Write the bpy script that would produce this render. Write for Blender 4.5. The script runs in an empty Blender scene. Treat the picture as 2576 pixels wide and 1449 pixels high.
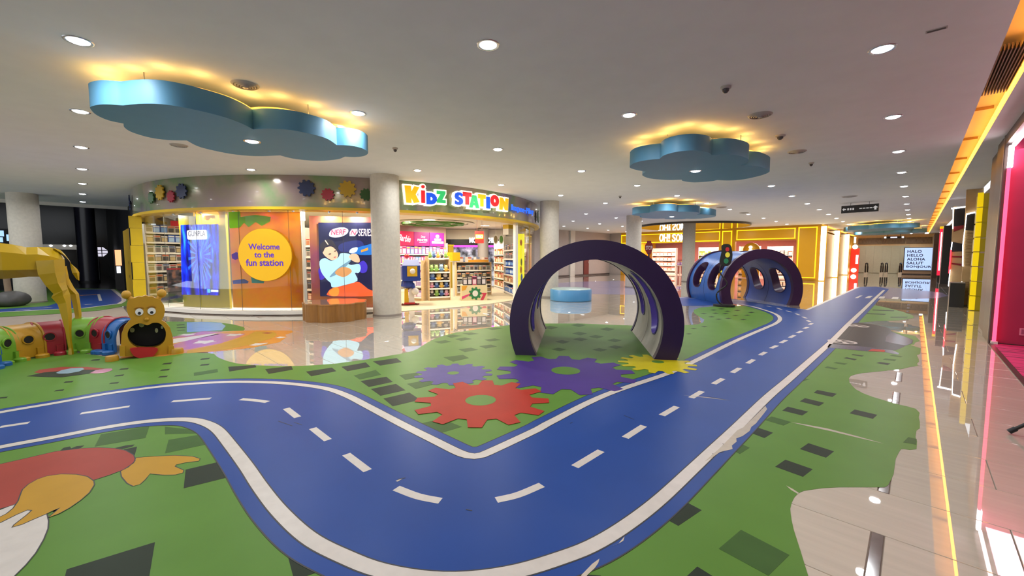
import bpy, math, random
from mathutils import Vector, Matrix
from mathutils.geometry import tessellate_polygon, delaunay_2d_cdt
random.seed(7)
S = bpy.context.scene
COL = S.collection
# ------------------------------------------------------------------ camera
FPX = 1041.6
PITCH = math.atan(77.5 / FPX)
YAW = math.atan(1014 * math.cos(PITCH) / FPX)     # the camera looks this far left of the hallway axis (+Y)
EYE = Vector((0, 0, 1.5))
CZ = 3.56                                          # ceiling height
cam_d = bpy.data.cameras.new('camera'); cam_d.sensor_width = 36; cam_d.lens = FPX / 2576 * 36
cam_d.clip_start = 0.05; cam_d.clip_end = 300
cam = bpy.data.objects.new('camera', cam_d); COL.objects.link(cam)
cam.location = EYE; cam.rotation_euler = (math.pi / 2 - PITCH, 0, YAW)
S.camera = cam
# ------------------------------------------------------------------ world, view
W = bpy.data.worlds.new('mall_air'); S.world = W; W.use_nodes = True
W.node_tree.nodes['Background'].inputs[0].default_value = (0.64, 0.67, 0.70, 1)
W.node_tree.nodes['Background'].inputs[1].default_value = 1.2
S.view_settings.view_transform = 'Standard'; S.view_settings.look = 'None'
S.view_settings.exposure = 0.54; S.view_settings.gamma = 1.0; S.view_settings.use_curve_mapping = False
S.cycles.use_denoising = True
S.cycles.use_adaptive_sampling = True; S.cycles.adaptive_threshold = 0.1
S.cycles.max_bounces = 5; S.cycles.diffuse_bounces = 2; S.cycles.glossy_bounces = 3
S.cycles.transparent_max_bounces = 12; S.cycles.caustics_reflective = False; S.cycles.caustics_refractive = False
S.cycles.sample_clamp_indirect = 4.0
P_DOWN = 16.5      # W of one downlight
P_SHOP = 54.0      # W of one light panel inside the toy shop

# ------------------------------------------------------------------ camera geometry helpers (a pixel of the photo -> a point of the place)
FW = Vector((-math.sin(YAW) * math.cos(PITCH), math.cos(YAW) * math.cos(PITCH), -math.sin(PITCH)))
RT = Vector((math.cos(YAW), math.sin(YAW), 0)); UP = RT.cross(FW)
def ray(x, y): return FW * FPX + RT * (x - 1288) + UP * (724.5 - y)
def F(x, y, z=0.0):
    d = ray(x, y); p = EYE + d * ((z - EYE.z) / d.z); return (p.x, p.y)
def FL(pts, z=0.0): return [F(x, y, z) for x, y in pts]
def PD(x, y, depth): return EYE + ray(x, y) * (depth / FPX)
def onplane(p0, n, x, y):
    d = ray(x, y); n = Vector(n); t = (Vector(p0) - EYE).dot(n) / d.dot(n); return EYE + d * t
def zat(x, y, p):
    d = ray(x, y); return EYE.z + d.z * math.hypot(p[0], p[1]) / math.hypot(d.x, d.y)
def to_px(p):
    q = Vector(p) - EYE; w = q.dot(FW)
    return (1288 + FPX * q.dot(RT) / w, 724.5 - FPX * q.dot(UP) / w) if w > 0.2 else (-9999, -9999)
SC = Vector((-17.0, 8.5)); SR = 7.4               # the toy shop front is an arc about SC
def circ(x, r):
    d = ray(x, 600); d = Vector((d.x, d.y)).normalized(); b = d.dot(SC); q = b * b - SC.dot(SC) + r * r
    return d * (b - math.sqrt(max(q, 0)))
def ang(p): return math.atan2(p[1] - SC.y, p[0] - SC.x)
def pol(a, r): return Vector((SC.x + r * math.cos(a), SC.y + r * math.sin(a)))

# ------------------------------------------------------------------ materials
def lin(c):
    if isinstance(c, str):
        c = tuple(int(c[i:i + 2], 16) / 255 for i in (0, 2, 4))
        c = tuple(x / 12.92 if x <= 0.04045 else ((x + 0.055) / 1.055) ** 2.4 for x in c)
    return tuple(c)
MATS = {}
def M(name, col='808080', rough=0.5, metal=0.0, emit=None, strength=1.0, noise=0.0, nscale=6.0, stretch=(1, 1, 1), bump=0.0, bscale=40.0,
      coat=0.0, spec=0.5, transl=0.0, alpha=1.0, sheen=0.0, ramp=None, rnoise=0.0):
    if name in MATS: return MATS[name]
    m = bpy.data.materials.new(name); m.use_nodes = True; MATS[name] = m
    nt = m.node_tree; b = nt.nodes['Principled BSDF']; c = lin(col)
    m.diffuse_color = (*c, 1)
    b.inputs['Base Color'].default_value = (*c, 1); b.inputs['Roughness'].default_value = rough
    b.inputs['Metallic'].default_value = metal; b.inputs['Coat Weight'].default_value = coat
    b.inputs['Specular IOR Level'].default_value = spec
    if emit:
        b.inputs['Emission Color'].default_value = (*lin(emit), 1); b.inputs['Emission Strength'].default_value = strength
    if noise or bump or ramp or rnoise:
        tc = nt.nodes.new('ShaderNodeTexCoord'); mp = nt.nodes.new('ShaderNodeMapping'); mp.inputs['Scale'].default_value = stretch
        nt.links.new(tc.outputs['Object'], mp.inputs['Vector'])
    if noise or ramp or rnoise:
        n = nt.nodes.new('ShaderNodeTexNoise'); n.inputs['Scale'].default_value = nscale; n.inputs['Detail'].default_value = 6
        nt.links.new(mp.outputs[0], n.inputs['Vector'])
    if ramp:
        r = nt.nodes.new('ShaderNodeValToRGB'); e = r.color_ramp.elements
        while len(e) < len(ramp): e.new(0.5)
        for k, (p, cc) in enumerate(ramp): e[k].position = p; e[k].color = (*lin(cc), 1)
        nt.links.new(n.outputs['Fac'], r.inputs['Fac']); nt.links.new(r.outputs['Color'], b.inputs['Base Color'])
        if emit: nt.links.new(r.outputs['Color'], b.inputs['Emission Color'])
    elif noise:
        r = nt.nodes.new('ShaderNodeMapRange'); r.inputs['From Min'].default_value = 0.3; r.inputs['From Max'].default_value = 0.7
        r.inputs['To Min'].default_value = 1 - noise; r.inputs['To Max'].default_value = 1 + noise
        nt.links.new(n.outputs['Fac'], r.inputs['Value'])
        mx = nt.nodes.new('ShaderNodeVectorMath'); mx.operation = 'SCALE'; mx.inputs[0].default_value = c
        nt.links.new(r.outputs[0], mx.inputs['Scale']); nt.links.new(mx.outputs[0], b.inputs['Base Color'])
    if rnoise:
        r2 = nt.nodes.new('ShaderNodeMapRange'); r2.inputs['To Min'].default_value = max(rough - rnoise, 0.02); r2.inputs['To Max'].default_value = rough + rnoise
        nt.links.new(n.outputs['Fac'], r2.inputs['Value']); nt.links.new(r2.outputs[0], b.inputs['Roughness'])
    if bump:
        n2 = nt.nodes.new('ShaderNodeTexNoise'); n2.inputs['Scale'].default_value = bscale; n2.inputs['Detail'].default_value = 3
        nt.links.new(mp.outputs[0], n2.inputs['Vector'])
        bp = nt.nodes.new('ShaderNodeBump'); bp.inputs['Strength'].default_value = bump; bp.inputs['Distance'].default_value = 0.01
        nt.links.new(n2.outputs['Fac'], bp.inputs['Height']); nt.links.new(bp.outputs[0], b.inputs['Normal'])
    if transl:
        out = nt.nodes['Material Output']; tr = nt.nodes.new('ShaderNodeBsdfTranslucent'); mix = nt.nodes.new('ShaderNodeMixShader')
        tr.inputs['Color'].default_value = (*c, 1); mix.inputs[0].default_value = transl
        src = b.inputs['Base Color'].links
        if src: nt.links.new(src[0].from_socket, tr.inputs['Color'])
        nt.links.new(b.outputs[0], mix.inputs[1]); nt.links.new(tr.outputs[0], mix.inputs[2]); nt.links.new(mix.outputs[0], out.inputs[0])
    return m
def MG(name, tint=(1, 1, 1), refl=1.0, see=1.0):
    """clear pane: light passes straight, a fresnel share is mirrored"""
    if name in MATS: return MATS[name]
    m = bpy.data.materials.new(name); m.use_nodes = True; MATS[name] = m; nt = m.node_tree; nt.nodes.clear()
    o = nt.nodes.new('ShaderNodeOutputMaterial'); t = nt.nodes.new('ShaderNodeBsdfTransparent'); g = nt.nodes.new('ShaderNodeBsdfGlossy')
    t.inputs[0].default_value = (*tint, 1); g.inputs['Roughness'].default_value = 0.02
    fr = nt.nodes.new('ShaderNodeFresnel'); fr.inputs[0].default_value = 1.45
    mu = nt.nodes.new('ShaderNodeMath'); mu.operation = 'MULTIPLY'; mu.inputs[1].default_value = refl
    mx = nt.nodes.new('ShaderNodeMixShader')
    nt.links.new(fr.outputs[0], mu.inputs[0]); nt.links.new(mu.outputs[0], mx.inputs[0])
    nt.links.new(t.outputs[0], mx.inputs[1]); nt.links.new(g.outputs[0], mx.inputs[2]); nt.links.new(mx.outputs[0], o.inputs[0])
    return m
def ME(name, col, strength=1.0, sample=False):
    m = M(name, col, rough=0.5, emit=col, strength=strength); m.cycles.emission_sampling = 'AUTO' if sample else 'NONE'; return m

# ------------------------------------------------------------------ mesh helpers
MW = {}
class MB:
    def __init__(s): s.v = []; s.f = []; s.mi = []
    def add(s, vs, fs, mi=0):
        o = len(s.v); s.v += [Vector(p) for p in vs]; s.f += [tuple(i + o for i in q) for q in fs]; s.mi += [mi] * len(fs); return s
    def box(s, x0, x1, y0, y1, z0, z1, mi=0):
        return s.add([(x0, y0, z0), (x1, y0, z0), (x1, y1, z0), (x0, y1, z0), (x0, y0, z1), (x1, y0, z1), (x1, y1, z1), (x0, y1, z1)],
                     [(0, 3, 2, 1), (4, 5, 6, 7), (0, 1, 5, 4), (1, 2, 6, 5), (2, 3, 7, 6), (3, 0, 4, 7)], mi)
    def prism(s, poly, z0, z1, holes=(), mi=0, bottom=True):
        loops = [list(poly)] + [list(h) for h in holes]
        flat = [p for l in loops for p in l]; n = len(flat)
        tris = tessellate_polygon([[Vector((p[0], p[1], 0)) for p in l] for l in loops])
        vs = [(p[0], p[1], z1) for p in flat]; fs = []
        def orient(t):
            a, b, c = (flat[i] for i in t)
            return tuple(t) if (b[0] - a[0]) * (c[1] - a[1]) - (b[1] - a[1]) * (c[0] - a[0]) > 0 else (t[0], t[2], t[1])
        tr = [orient(t) for t in tris]; fs += tr
        vs += [(p[0], p[1], z0) for p in flat]
        if bottom: fs += [(t[0] + n, t[2] + n, t[1] + n) for t in tr]
        o = 0
        for k, l in enumerate(loops):
            m = len(l); A = sum(l[i][0] * l[(i + 1) % m][1] - l[(i + 1) % m][0] * l[i][1] for i in range(m))
            rev = (A < 0) != (k > 0)
            for i in range(m):
                a, b = o + i, o + (i + 1) % m
                fs.append((a, a + n, b + n, b) if not rev else (a, b, b + n, a + n))
            o += m
        return s.add(vs, fs, mi)
    def tube(s, pts, r, n=8, mi=0, cap=True):
        pts = [Vector(p) for p in pts]; rs = r if isinstance(r, (list, tuple)) else [r] * len(pts); vs = []; fs = []
        for i, p in enumerate(pts):
            d = (pts[min(i + 1, len(pts) - 1)] - pts[max(i - 1, 0)]).normalized()
            a = d.cross(Vector((0, 0, 1)) if abs(d.z) < 0.9 else Vector((1, 0, 0))).normalized(); b = d.cross(a)
            vs += [p + (a * math.cos(2 * math.pi * k / n) + b * math.sin(2 * math.pi * k / n)) * rs[i] for k in range(n)]
        for i in range(len(pts) - 1):
            for k in range(n): fs.append((i * n + k, i * n + (k + 1) % n, (i + 1) * n + (k + 1) % n, (i + 1) * n + k))
        if cap: fs += [tuple(range(n)), tuple((len(pts) - 1) * n + k for k in reversed(range(n)))]
        return s.add(vs, fs, mi)
    def lathe(s, prof, c=(0, 0), n=32, mi=0, cap=True):
        vs = []; fs = []; m = len(prof)
        for r, z in prof: vs += [(c[0] + r * math.cos(2 * math.pi * k / n), c[1] + r * math.sin(2 * math.pi * k / n), z) for k in range(n)]
        for i in range(m - 1):
            for k in range(n): fs.append((i * n + k, i * n + (k + 1) % n, (i + 1) * n + (k + 1) % n, (i + 1) * n + k))
        if cap:
            if prof[0][0] > 1e-6: fs.append(tuple(reversed(range(n))))
            if prof[-1][0] > 1e-6: fs.append(tuple((m - 1) * n + k for k in range(n)))
        return s.add(vs, fs, mi)
    def ball(s, c, r, nu=14, nv=8, mi=0):
        rx, ry, rz = r if isinstance(r, (list, tuple)) else (r, r, r); vs = [(c[0], c[1], c[2] - rz)]; fs = []
        for j in range(1, nv):
            t = math.pi * j / nv
            vs += [(c[0] + rx * math.sin(t) * math.cos(2 * math.pi * k / nu), c[1] + ry * math.sin(t) * math.sin(2 * math.pi * k / nu), c[2] - rz * math.cos(t)) for k in range(nu)]
        vs.append((c[0], c[1], c[2] + rz)); L = len(vs) - 1
        for k in range(nu):
            fs.append((0, 1 + (k + 1) % nu, 1 + k)); fs.append((L, L - nu + k, L - nu + (k + 1) % nu))
            for j in range(nv - 2):
                a = 1 + j * nu; fs.append((a + k, a + (k + 1) % nu, a + nu + (k + 1) % nu, a + nu + k))
        return s.add(vs, fs, mi)
    def plate(s, fr, poly, t=0.02, off=0.0, holes=(), mi=0):
        """flat figure in a vertical frame fr=(origin, ux, uz, n), polygon in (u,z), thickness t along -n, face at off along n"""
        o = len(s.v); m2 = MB().prism(poly, off - t, off, holes)
        O, ux, uz, n = fr
        return s.add([O + ux * p.x + uz * p.y + n * p.z for p in m2.v], m2.f, mi)
    def arcband(s, r0, r1, z0, z1, a0, a1, n=48, mi=0, c=None):
        c = c or SC; vs = []; fs = []
        for i in range(n + 1):
            a = a0 + (a1 - a0) * i / n; q = (math.cos(a), math.sin(a))
            vs += [(c[0] + r0 * q[0], c[1] + r0 * q[1], z0), (c[0] + r1 * q[0], c[1] + r1 * q[1], z0), (c[0] + r1 * q[0], c[1] + r1 * q[1], z1), (c[0] + r0 * q[0], c[1] + r0 * q[1], z1)]
        for i in range(n):
            b = 4 * i
            for k in range(4): fs.append((b + k, b + (k + 1) % 4, b + 4 + (k + 1) % 4, b + 4 + k)[::-1])
        fs += [(0, 1, 2, 3), (4 * n + 3, 4 * n + 2, 4 * n + 1, 4 * n)]
        return s.add(vs, fs, mi)
    def loft(s, rings, mi=0):
        n = len(rings[0]); vs = [p for r in rings for p in r]; fs = []
        for i in range(len(rings) - 1):
            for k in range(n): fs.append((i * n + k, i * n + (k + 1) % n, (i + 1) * n + (k + 1) % n, (i + 1) * n + k))
        fs += [tuple(reversed(range(n))), tuple((len(rings) - 1) * n + k for k in range(n))]
        c = sum((Vector(p) for p in vs), Vector()) / len(vs); vol = 0.0
        for f in fs:
            for k in range(1, len(f) - 1): vol += (Vector(vs[f[0]]) - c).dot((Vector(vs[f[k]]) - c).cross(Vector(vs[f[k + 1]]) - c))
        if vol < 0: fs = [tuple(reversed(f)) for f in fs]
        return s.add(vs, fs, mi)
    def mesh(s, name, mats, smooth=False):
        me = bpy.data.meshes.new(name); me.from_pydata([tuple(p) for p in s.v], [], s.f)
        for m in (mats if isinstance(mats, (list, tuple)) else [mats]): me.materials.append(m)
        if any(s.mi): me.polygons.foreach_set('material_index', s.mi)
        if smooth:
            me.polygons.foreach_set('use_smooth', [True] * len(s.f))
            if smooth != 'all': me.set_sharp_from_angle(angle=math.radians(40))
        me.update(); return me
    def build(s, name, mat, parent=None, smooth=False, local=False):
        if parent is not None and not local and parent.name in MW:
            inv = MW[parent.name].inverted(); s.v = [inv @ p for p in s.v]
        o = bpy.data.objects.new(name, s.mesh(name, mat, smooth)); COL.objects.link(o)
        if parent is not None:
            o.parent = parent
            if parent.name in MW: MW[o.name] = MW[parent.name]
        return o
def tag(o, label=None, cat=None, group=None, kind=None):
    if label: o['label'] = label
    if cat: o['category'] = cat
    if group: o['group'] = group
    if kind: o['kind'] = kind
    return o
def thing(name, label, cat, loc=(0, 0, 0), rz=0.0, group=None):
    o = bpy.data.objects.new(name, None); COL.objects.link(o); o.empty_display_size = 0.1
    o.location = loc; o.rotation_euler = (0, 0, rz)
    MW[o.name] = Matrix.Translation(Vector(loc)) @ Matrix.Rotation(rz, 4, 'Z')
    return tag(o, label, cat, group)
def struct(name, mb, mat, label=None, smooth=False):
    return tag(mb.build(name, mat, None, smooth), label, None, None, 'structure')
def copy_tree(o, parent=None):
    c = o.copy(); COL.objects.link(c)
    if parent is not None: c.parent = parent
    for ch in list(o.children): copy_tree(ch, c)
    return c
ORD = ['first', 'second', 'third', 'fourth', 'fifth', 'sixth', 'seventh', 'eighth', 'ninth', 'tenth', 'eleventh', 'twelfth', 'thirteenth',
       'fourteenth', 'fifteenth', 'sixteenth', 'seventeenth', 'eighteenth', 'nineteenth', 'twentieth']
def smooth_line(pts, n=6, closed=False):
    P = [Vector((p[0], p[1])) for p in pts]; m = len(P); out = []
    rng = range(m if closed else m - 1)
    for i in rng:
        p1, p2 = P[i], P[(i + 1) % m]
        p0 = P[i - 1] if (closed or i > 0) else p1 * 2 - p2
        p3 = P[(i + 2) % m] if (closed or i + 2 < m) else p2 * 2 - p1
        for k in range(n):
            t = k / n
            out.append(0.5 * ((2 * p1) + (p2 - p0) * t + (2 * p0 - 5 * p1 + 4 * p2 - p3) * t * t + (3 * p1 - p0 - 3 * p2 + p3) * t ** 3))
    if not closed: out.append(P[-1])
    return [(q.x, q.y) for q in out]
def offset_line(pts, d):
    out = []
    for i, p in enumerate(pts):
        a = Vector(pts[max(i - 1, 0)]); b = Vector(pts[min(i + 1, len(pts) - 1)]); t = (b - a).normalized()
        out.append((p[0] - t.y * d, p[1] + t.x * d))
    return out
def clean_offset(pts, d):
    o = offset_line(pts, d); P = [Vector(p) for p in pts]; out = []
    for q in o:
        v = Vector(q)
        if min((v - p).length_squared for p in P) > (abs(d) * 0.97) ** 2: out.append(q)
    return out
def resample(pts, step):
    P = [Vector(p) for p in pts]; out = [P[0]]; acc = 0
    for a, b in zip(P, P[1:]):
        L = (b - a).length; t = step - acc
        while t <= L: out.append(a.lerp(b, t / L)); t += step
        acc = (acc + L) % step
    if (out[-1] - P[-1]).length > step * 0.3: out.append(P[-1])
    return [(p.x, p.y) for p in out]
def ribbon(pts, w): return offset_line(pts, w / 2) + offset_line(pts, -w / 2)[::-1]
def ell(cx, cy, rx, ry, n=32, a0=0.0, a1=2 * math.pi, rot=0.0):
    full = abs(a1 - a0 - 2 * math.pi) < 1e-6; out = []
    for k in range(n if full else n + 1):
        a = a0 + (a1 - a0) * k / n; x, y = rx * math.cos(a), ry * math.sin(a)
        out.append((cx + x * math.cos(rot) - y * math.sin(rot), cy + x * math.sin(rot) + y * math.cos(rot)))
    return out
def gear(cx, cy, R, r, teeth=12, rot=0.0, frac=0.42):
    out = []; st = 2 * math.pi / teeth
    for k in range(teeth):
        a = rot + k * st
        for da, rr in ((-0.34 * st, r), (-0.17 * st, R), (0.17 * st, R), (0.34 * st, r)):
            out.append((cx + rr * math.cos(a + da), cy + rr * math.sin(a + da)))
    return out
def rrect(x0, x1, y0, y1, r, n=5):
    out = []
    for cx, cy, a in ((x1 - r, y1 - r, 0), (x0 + r, y1 - r, 90), (x0 + r, y0 + r, 180), (x1 - r, y0 + r, 270)):
        out += [(cx + r * math.cos(math.radians(a + 90 * k / n)), cy + r * math.sin(math.radians(a + 90 * k / n))) for k in range(n + 1)]
    return out
def frame_at(p, nrm, z=0.0):
    """vertical frame: u to the right seen from the front, z up, n to the front"""
    n = Vector((nrm[0], nrm[1], 0)).normalized(); u = Vector((0, 0, 1)).cross(n)
    return (Vector((p[0], p[1], z)), u, Vector((0, 0, 1)), n)
def in_frame(fr, pts):
    """photo pixels -> (u, z) in the frame's plane"""
    out = []
    for x, y in pts:
        q = onplane(fr[0], fr[3], x, y) - fr[0]; out.append((q.dot(fr[1]), q.dot(fr[2])))
    return out
def inpoly(p, poly):
    c = False; n = len(poly); x, y = p
    for i in range(n):
        a, b = poly[i], poly[i - 1]
        if (a[1] > y) != (b[1] > y) and x < (b[0] - a[0]) * (y - a[1]) / (b[1] - a[1]) + a[0]: c = not c
    return c
# text -> mesh lists, normalised so that its box is 0..w, 0..h
GL = {}
def glyphs(body, offset=0.0, extrude=0.0, spacing=1.0, shear=0.0):
    k = (body, offset, extrude, spacing, shear)
    if k in GL: return GL[k]
    cu = bpy.data.curves.new('t', 'FONT'); cu.body = body; cu.offset = offset; cu.extrude = extrude; cu.resolution_u = 4
    cu.space_character = spacing; cu.shear = shear; cu.align_x = 'CENTER' if '\n' in body else 'LEFT'
    ob = bpy.data.objects.new('t', cu); me = ob.to_mesh()
    vs = [v.co.copy() for v in me.vertices]; fs = [tuple(p.vertices) for p in me.polygons]
    ob.to_mesh_clear(); bpy.data.objects.remove(ob); bpy.data.curves.remove(cu)
    x0 = min(v.x for v in vs); y0 = min(v.y for v in vs); x1 = max(v.x for v in vs); y1 = max(v.y for v in vs)
    GL[k] = ([Vector((v.x - x0, v.y - y0, v.z)) for v in vs], fs, x1 - x0, y1 - y0); return GL[k]
def text_on(mb, fr, body, u0, z0, w=None, h=None, off=0.0, depth=0.0, bold=0.0, spacing=1.0, shear=0.0, mi=0, rot=0.0):
    vs, fs, W0, H0 = glyphs(body, bold, 0.5 if depth else 0.0, spacing, shear)
    if w is None: w = W0 * h / H0
    if h is None: h = H0 * w / W0
    O, ux, uz, n = fr; out = []
    for v in vs:
        a, b = v.x / W0 * w, v.y / H0 * h
        if rot: a, b = (a - w / 2) * math.cos(rot) - (b - h / 2) * math.sin(rot) + w / 2, (a - w / 2) * math.sin(rot) + (b - h / 2) * math.cos(rot) + h / 2
        out.append(O + ux * (u0 + a) + uz * (z0 + b) + n * (off + (v.z * depth if depth else 0)))
    mb.add(out, fs, mi); return mb
def area_light(name, loc, size, power, color, parent, rot=(0, 0, 0), shape='RECTANGLE', sy=None, spread=None):
    d = bpy.data.lights.new(name, 'AREA'); d.shape = shape; d.size = size; d.energy = power; d.color = color
    if sy: d.size_y = sy
    if spread: d.spread = spread
    o = bpy.data.objects.new(name, d); COL.objects.link(o); o.parent = parent
    if parent is not None and parent.name in MW: o.location = MW[parent.name].inverted() @ Vector(loc)
    else: o.location = loc
    o.rotation_euler = rot; return o
# ================================================================== the setting
m_tile = M('cream_stone_tile', 'cdc3b2', 0.015, noise=0.06, nscale=2.2, stretch=(0.5, 7, 1), coat=1.0)
for k_, v_ in (('Coat IOR', 1.62), ('Coat Roughness', 0.012)): m_tile.node_tree.nodes['Principled BSDF'].inputs[k_].default_value = v_
m_inlay = M('dark_inlay_stone', '6b5c55', 0.1, noise=0.15, nscale=9)
m_grout = M('grout', '8d8074', 0.8, noise=0.05)
m_ceil = M('ceiling_paint', 'f2f3f2', 0.85, noise=0.02, nscale=3, bump=0.03, bscale=6)
m_white = M('white_paint', 'e6e1d8', 0.6, noise=0.02)
m_col = M('column_plaster', 'cfc9bc', 0.75, noise=0.06, nscale=14, bump=0.05, bscale=60)
m_green = M('green_vinyl', '588232', 0.42, noise=0.05, nscale=2.5, spec=0.12)
m_green2 = M('dark_green_vinyl', '2c362a', 0.45, noise=0.06, nscale=5, spec=0.08)
m_green3 = M('mid_green_vinyl', '40602e', 0.45, noise=0.06, nscale=5, spec=0.08)
m_blue = M('blue_vinyl', '26478c', 0.36, noise=0.05, nscale=1.6, spec=0.1)
m_line = M('white_vinyl', 'c8c2ba', 0.35, noise=0.05, nscale=12, spec=0.25)
m_black = M('black_edge', '1d1d22', 0.5, noise=0.05)
m_red_v = M('red_vinyl', 'a83426', 0.45, noise=0.07, nscale=3, spec=0.08)
m_pur_v = M('purple_vinyl', '4c3880', 0.45, noise=0.06, nscale=3, spec=0.08)
m_lav_v = M('lavender_vinyl', '5a508c', 0.45, noise=0.07, nscale=4, spec=0.08)
m_yel_v = M('yellow_vinyl', 'c0b41e', 0.45, noise=0.05, nscale=4, spec=0.08)
m_och_v = M('ochre_vinyl', 'b48a30', 0.45, noise=0.05, nscale=4, spec=0.08)
m_brick_v = M('brick_red_vinyl', '9c443a', 0.45, noise=0.06, nscale=3, spec=0.08)
m_org_v = M('orange_vinyl', 'd08a3c', 0.22, noise=0.06, nscale=3)
m_pink_v = M('pink_vinyl', 'b8728f', 0.22, noise=0.06, nscale=3)
m_sky_v = M('pale_blue_vinyl', '86a6b4', 0.3, noise=0.06)
m_car_v = M('charcoal_vinyl', '2a282e', 0.35, noise=0.06, nscale=4, spec=0.1)
m_navy_v = M('navy_vinyl', '32395e', 0.22, noise=0.06, nscale=4, spec=0.1)
m_gviol = M('grey_violet_vinyl', '8b84a4', 0.15, noise=0.08, nscale=1.2)
m_gviol2 = M('violet_swirl_vinyl', 'a79fbe', 0.15, noise=0.05)

# ---- floor -------------------------------------------------------------
floor = struct('floor', MB().box(-45, 9, -8, 54, -0.2, -0.006), m_grout, 'mall floor of glossy cream stone tiles')
# floor graphics outlines, measured on the floor
UPPER = [(-260, 1090), (-120, 1062), (0, 1038), (138, 1014.6), (276, 990), (414, 972), (552, 962), (650, 961.6), (733, 966), (816, 977), (871, 995), (926, 1023),
         (1009, 1067), (1092, 1108.5), (1147, 1136), (1170, 1145), (1187, 1148.5), (1206, 1147), (1235, 1136), (1350, 1082), (1388, 1061), (1526, 993), (1685, 938), (1747, 909), (1857, 855), (1931, 823),
         (1950, 814.6), (1961.6, 805), (1958, 795), (1937, 784.5), (1892, 771), (1854, 764)]
LOWER = [(-260, 1180), (-120, 1152), (0, 1125.6), (138, 1100), (276, 1074), (386, 1059), (469, 1056), (511, 1063), (546, 1081), (580, 1121), (620, 1174), (655, 1226), (705, 1289),
         (779, 1356), (875, 1405), (958, 1435.6), (1070, 1455), (1180, 1456), (1300, 1438), (1410, 1405), (1493, 1372), (1575, 1322.6), (1658, 1259), (1741, 1182), (1796, 1130),
         (1851, 1078), (1931, 1000), (1986, 953), (2041.6, 904), (2094, 857), (2138, 812), (2180, 772), (2207, 745.6), (2224, 730)]
DASH = [[(-130, 1100), (-60, 1086)], [(0, 1075), (73, 1064)], [(203, 1041), (326, 1023)], [(433, 1010.5), (530, 1003)], [(606, 1005), (640, 1007.5), (673, 1012)], [(720, 1028), (749, 1050.5)],
        [(786.6, 1078), (825, 1108)], [(871, 1143.6), (925, 1185)], [(996.6, 1229), (1051.7, 1249.7), (1108, 1261)], [(1248.6, 1259), (1303, 1246), (1363, 1221)],
        [(1446, 1175), (1512, 1135)], [(1572.6, 1102), (1619.5, 1072)], [(1665, 1045.7), (1702.6, 1023.6)], [(1738.5, 1001.5), (1766, 985)], [(1795, 966.5), (1818.6, 953)],
        [(1842, 938), (1861, 926.4)], [(1880.7, 914.6), (1896, 905)], [(1912, 894), (1926, 886)], [(1939.5, 876.6), (1954.7, 869.7)], [(1964, 863), (1978, 856)],
        [(1986.4, 850), (1999, 843.5)], [(2005.7, 838), (2016.8, 833)], [(2022, 827), (2032, 823.4)], [(2036, 817), (2043, 813.7)], [(2031, 806), (2037.5, 810)],
        [(2019.5, 797), (2028, 801)], [(2001.6, 789), (2011, 793)], [(1979.5, 782), (1990.5, 785.6)], [(1954.7, 775), (1965.7, 778.7)], [(1928, 769.6), (1939.5, 772)]]
MID = [(-260, 1132), (0, 1075), (203, 1041), (433, 1010), (606, 1005), (720, 1028), (871, 1143), (996, 1229), (1108, 1262), (1248, 1259), (1363, 1221), (1572, 1102), (1738, 1001), (1912, 894), (2022, 827)]
U_w = resample(smooth_line(FL(UPPER), 6), 0.06); L_w = resample(smooth_line(FL(LOWER), 6), 0.06)
LW = 0.085; BORD = 0.135
FAR = FL([(1822, 767), (1770, 769), (1722, 770), (1692, 763), (1700, 749), (1770, 744), (1876, 756), (2028, 780), (2097, 749), (2165, 722), (2204, 721), (2236, 727)])
road_poly = clean_offset(U_w, BORD) + FAR + clean_offset(L_w, -BORD)[::-1]
GM = FL([(-260, 915), (0, 899), (200, 888), (300, 902), (414, 894), (470, 886), (538, 890), (545, 897), (552, 901), (570, 908), (593, 914), (640, 919), (700, 921), (741, 921), (790, 919), (843, 915), (926, 904), (1009, 890), (1035, 884),
         (1050, 878), (1070, 865), (1092, 853), (1118, 844), (1147, 836.6), (1230, 824), (1282, 818), (1360, 814), (1460, 814), (1559, 818), (1650, 821), (1727, 818), (1755, 816), (1769, 811), (1772, 804), (1760, 797), (1746, 788), (1745, 780), (1760, 774), (1788, 771.5), (1843, 769), (1880, 770), (1945, 790), (1965, 812)]) \
    + FL([(1955, 830), (1880, 875), (1738, 1001), (1572, 1102), (1363, 1221), (1248, 1255), (1150, 1220), (996, 1180), (871, 1120), (720, 1000), (606, 985), (433, 985), (203, 1020), (0, 1055), (-260, 1110)])
GR = FL([(2089, 876), (2120, 876), (2200, 880), (2262, 884), (2315, 888), (2313, 891), (2306, 893), (2311, 903), (2312, 910), (2307, 914), (2309, 921), (2290, 923), (2275, 927), (2262, 929), (2207, 935), (2170, 938.5), (2152, 942), (2140, 946), (2135.6, 952), (2137, 962), (2143, 970), (2152, 979), (2170, 989),
         (2193.6, 998), (2220, 1006), (2248.7, 1015), (2280, 1022), (2304, 1028.6), (2313.6, 1039), (2311, 1050), (2314, 1062), (2314, 1077.5), (2305.6, 1083), (2303, 1100), (2307, 1110), (2305.6, 1130), (2297, 1131), (2289, 1132), (2275, 1130), (2267, 1130), (2262, 1137), (2253, 1154.6), (2251, 1170), (2248, 1193), (2242, 1206), (2234, 1220.8), (2226, 1226),
         (2180, 1226), (2110, 1226), (2070, 1228), (2041, 1232), (2022, 1235), (2008, 1241), (1998, 1252), (1991.7, 1265), (1988, 1280), (1989, 1292), (1992, 1312), (1997, 1333.7), (2013.7, 1386), (2033, 1449), (2075, 1560), (1300, 1560), (1240, 1440), (1400, 1370), (1560, 1290),
         (1640, 1230), (1800, 1090), (1990, 920), (2060, 880)])
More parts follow.
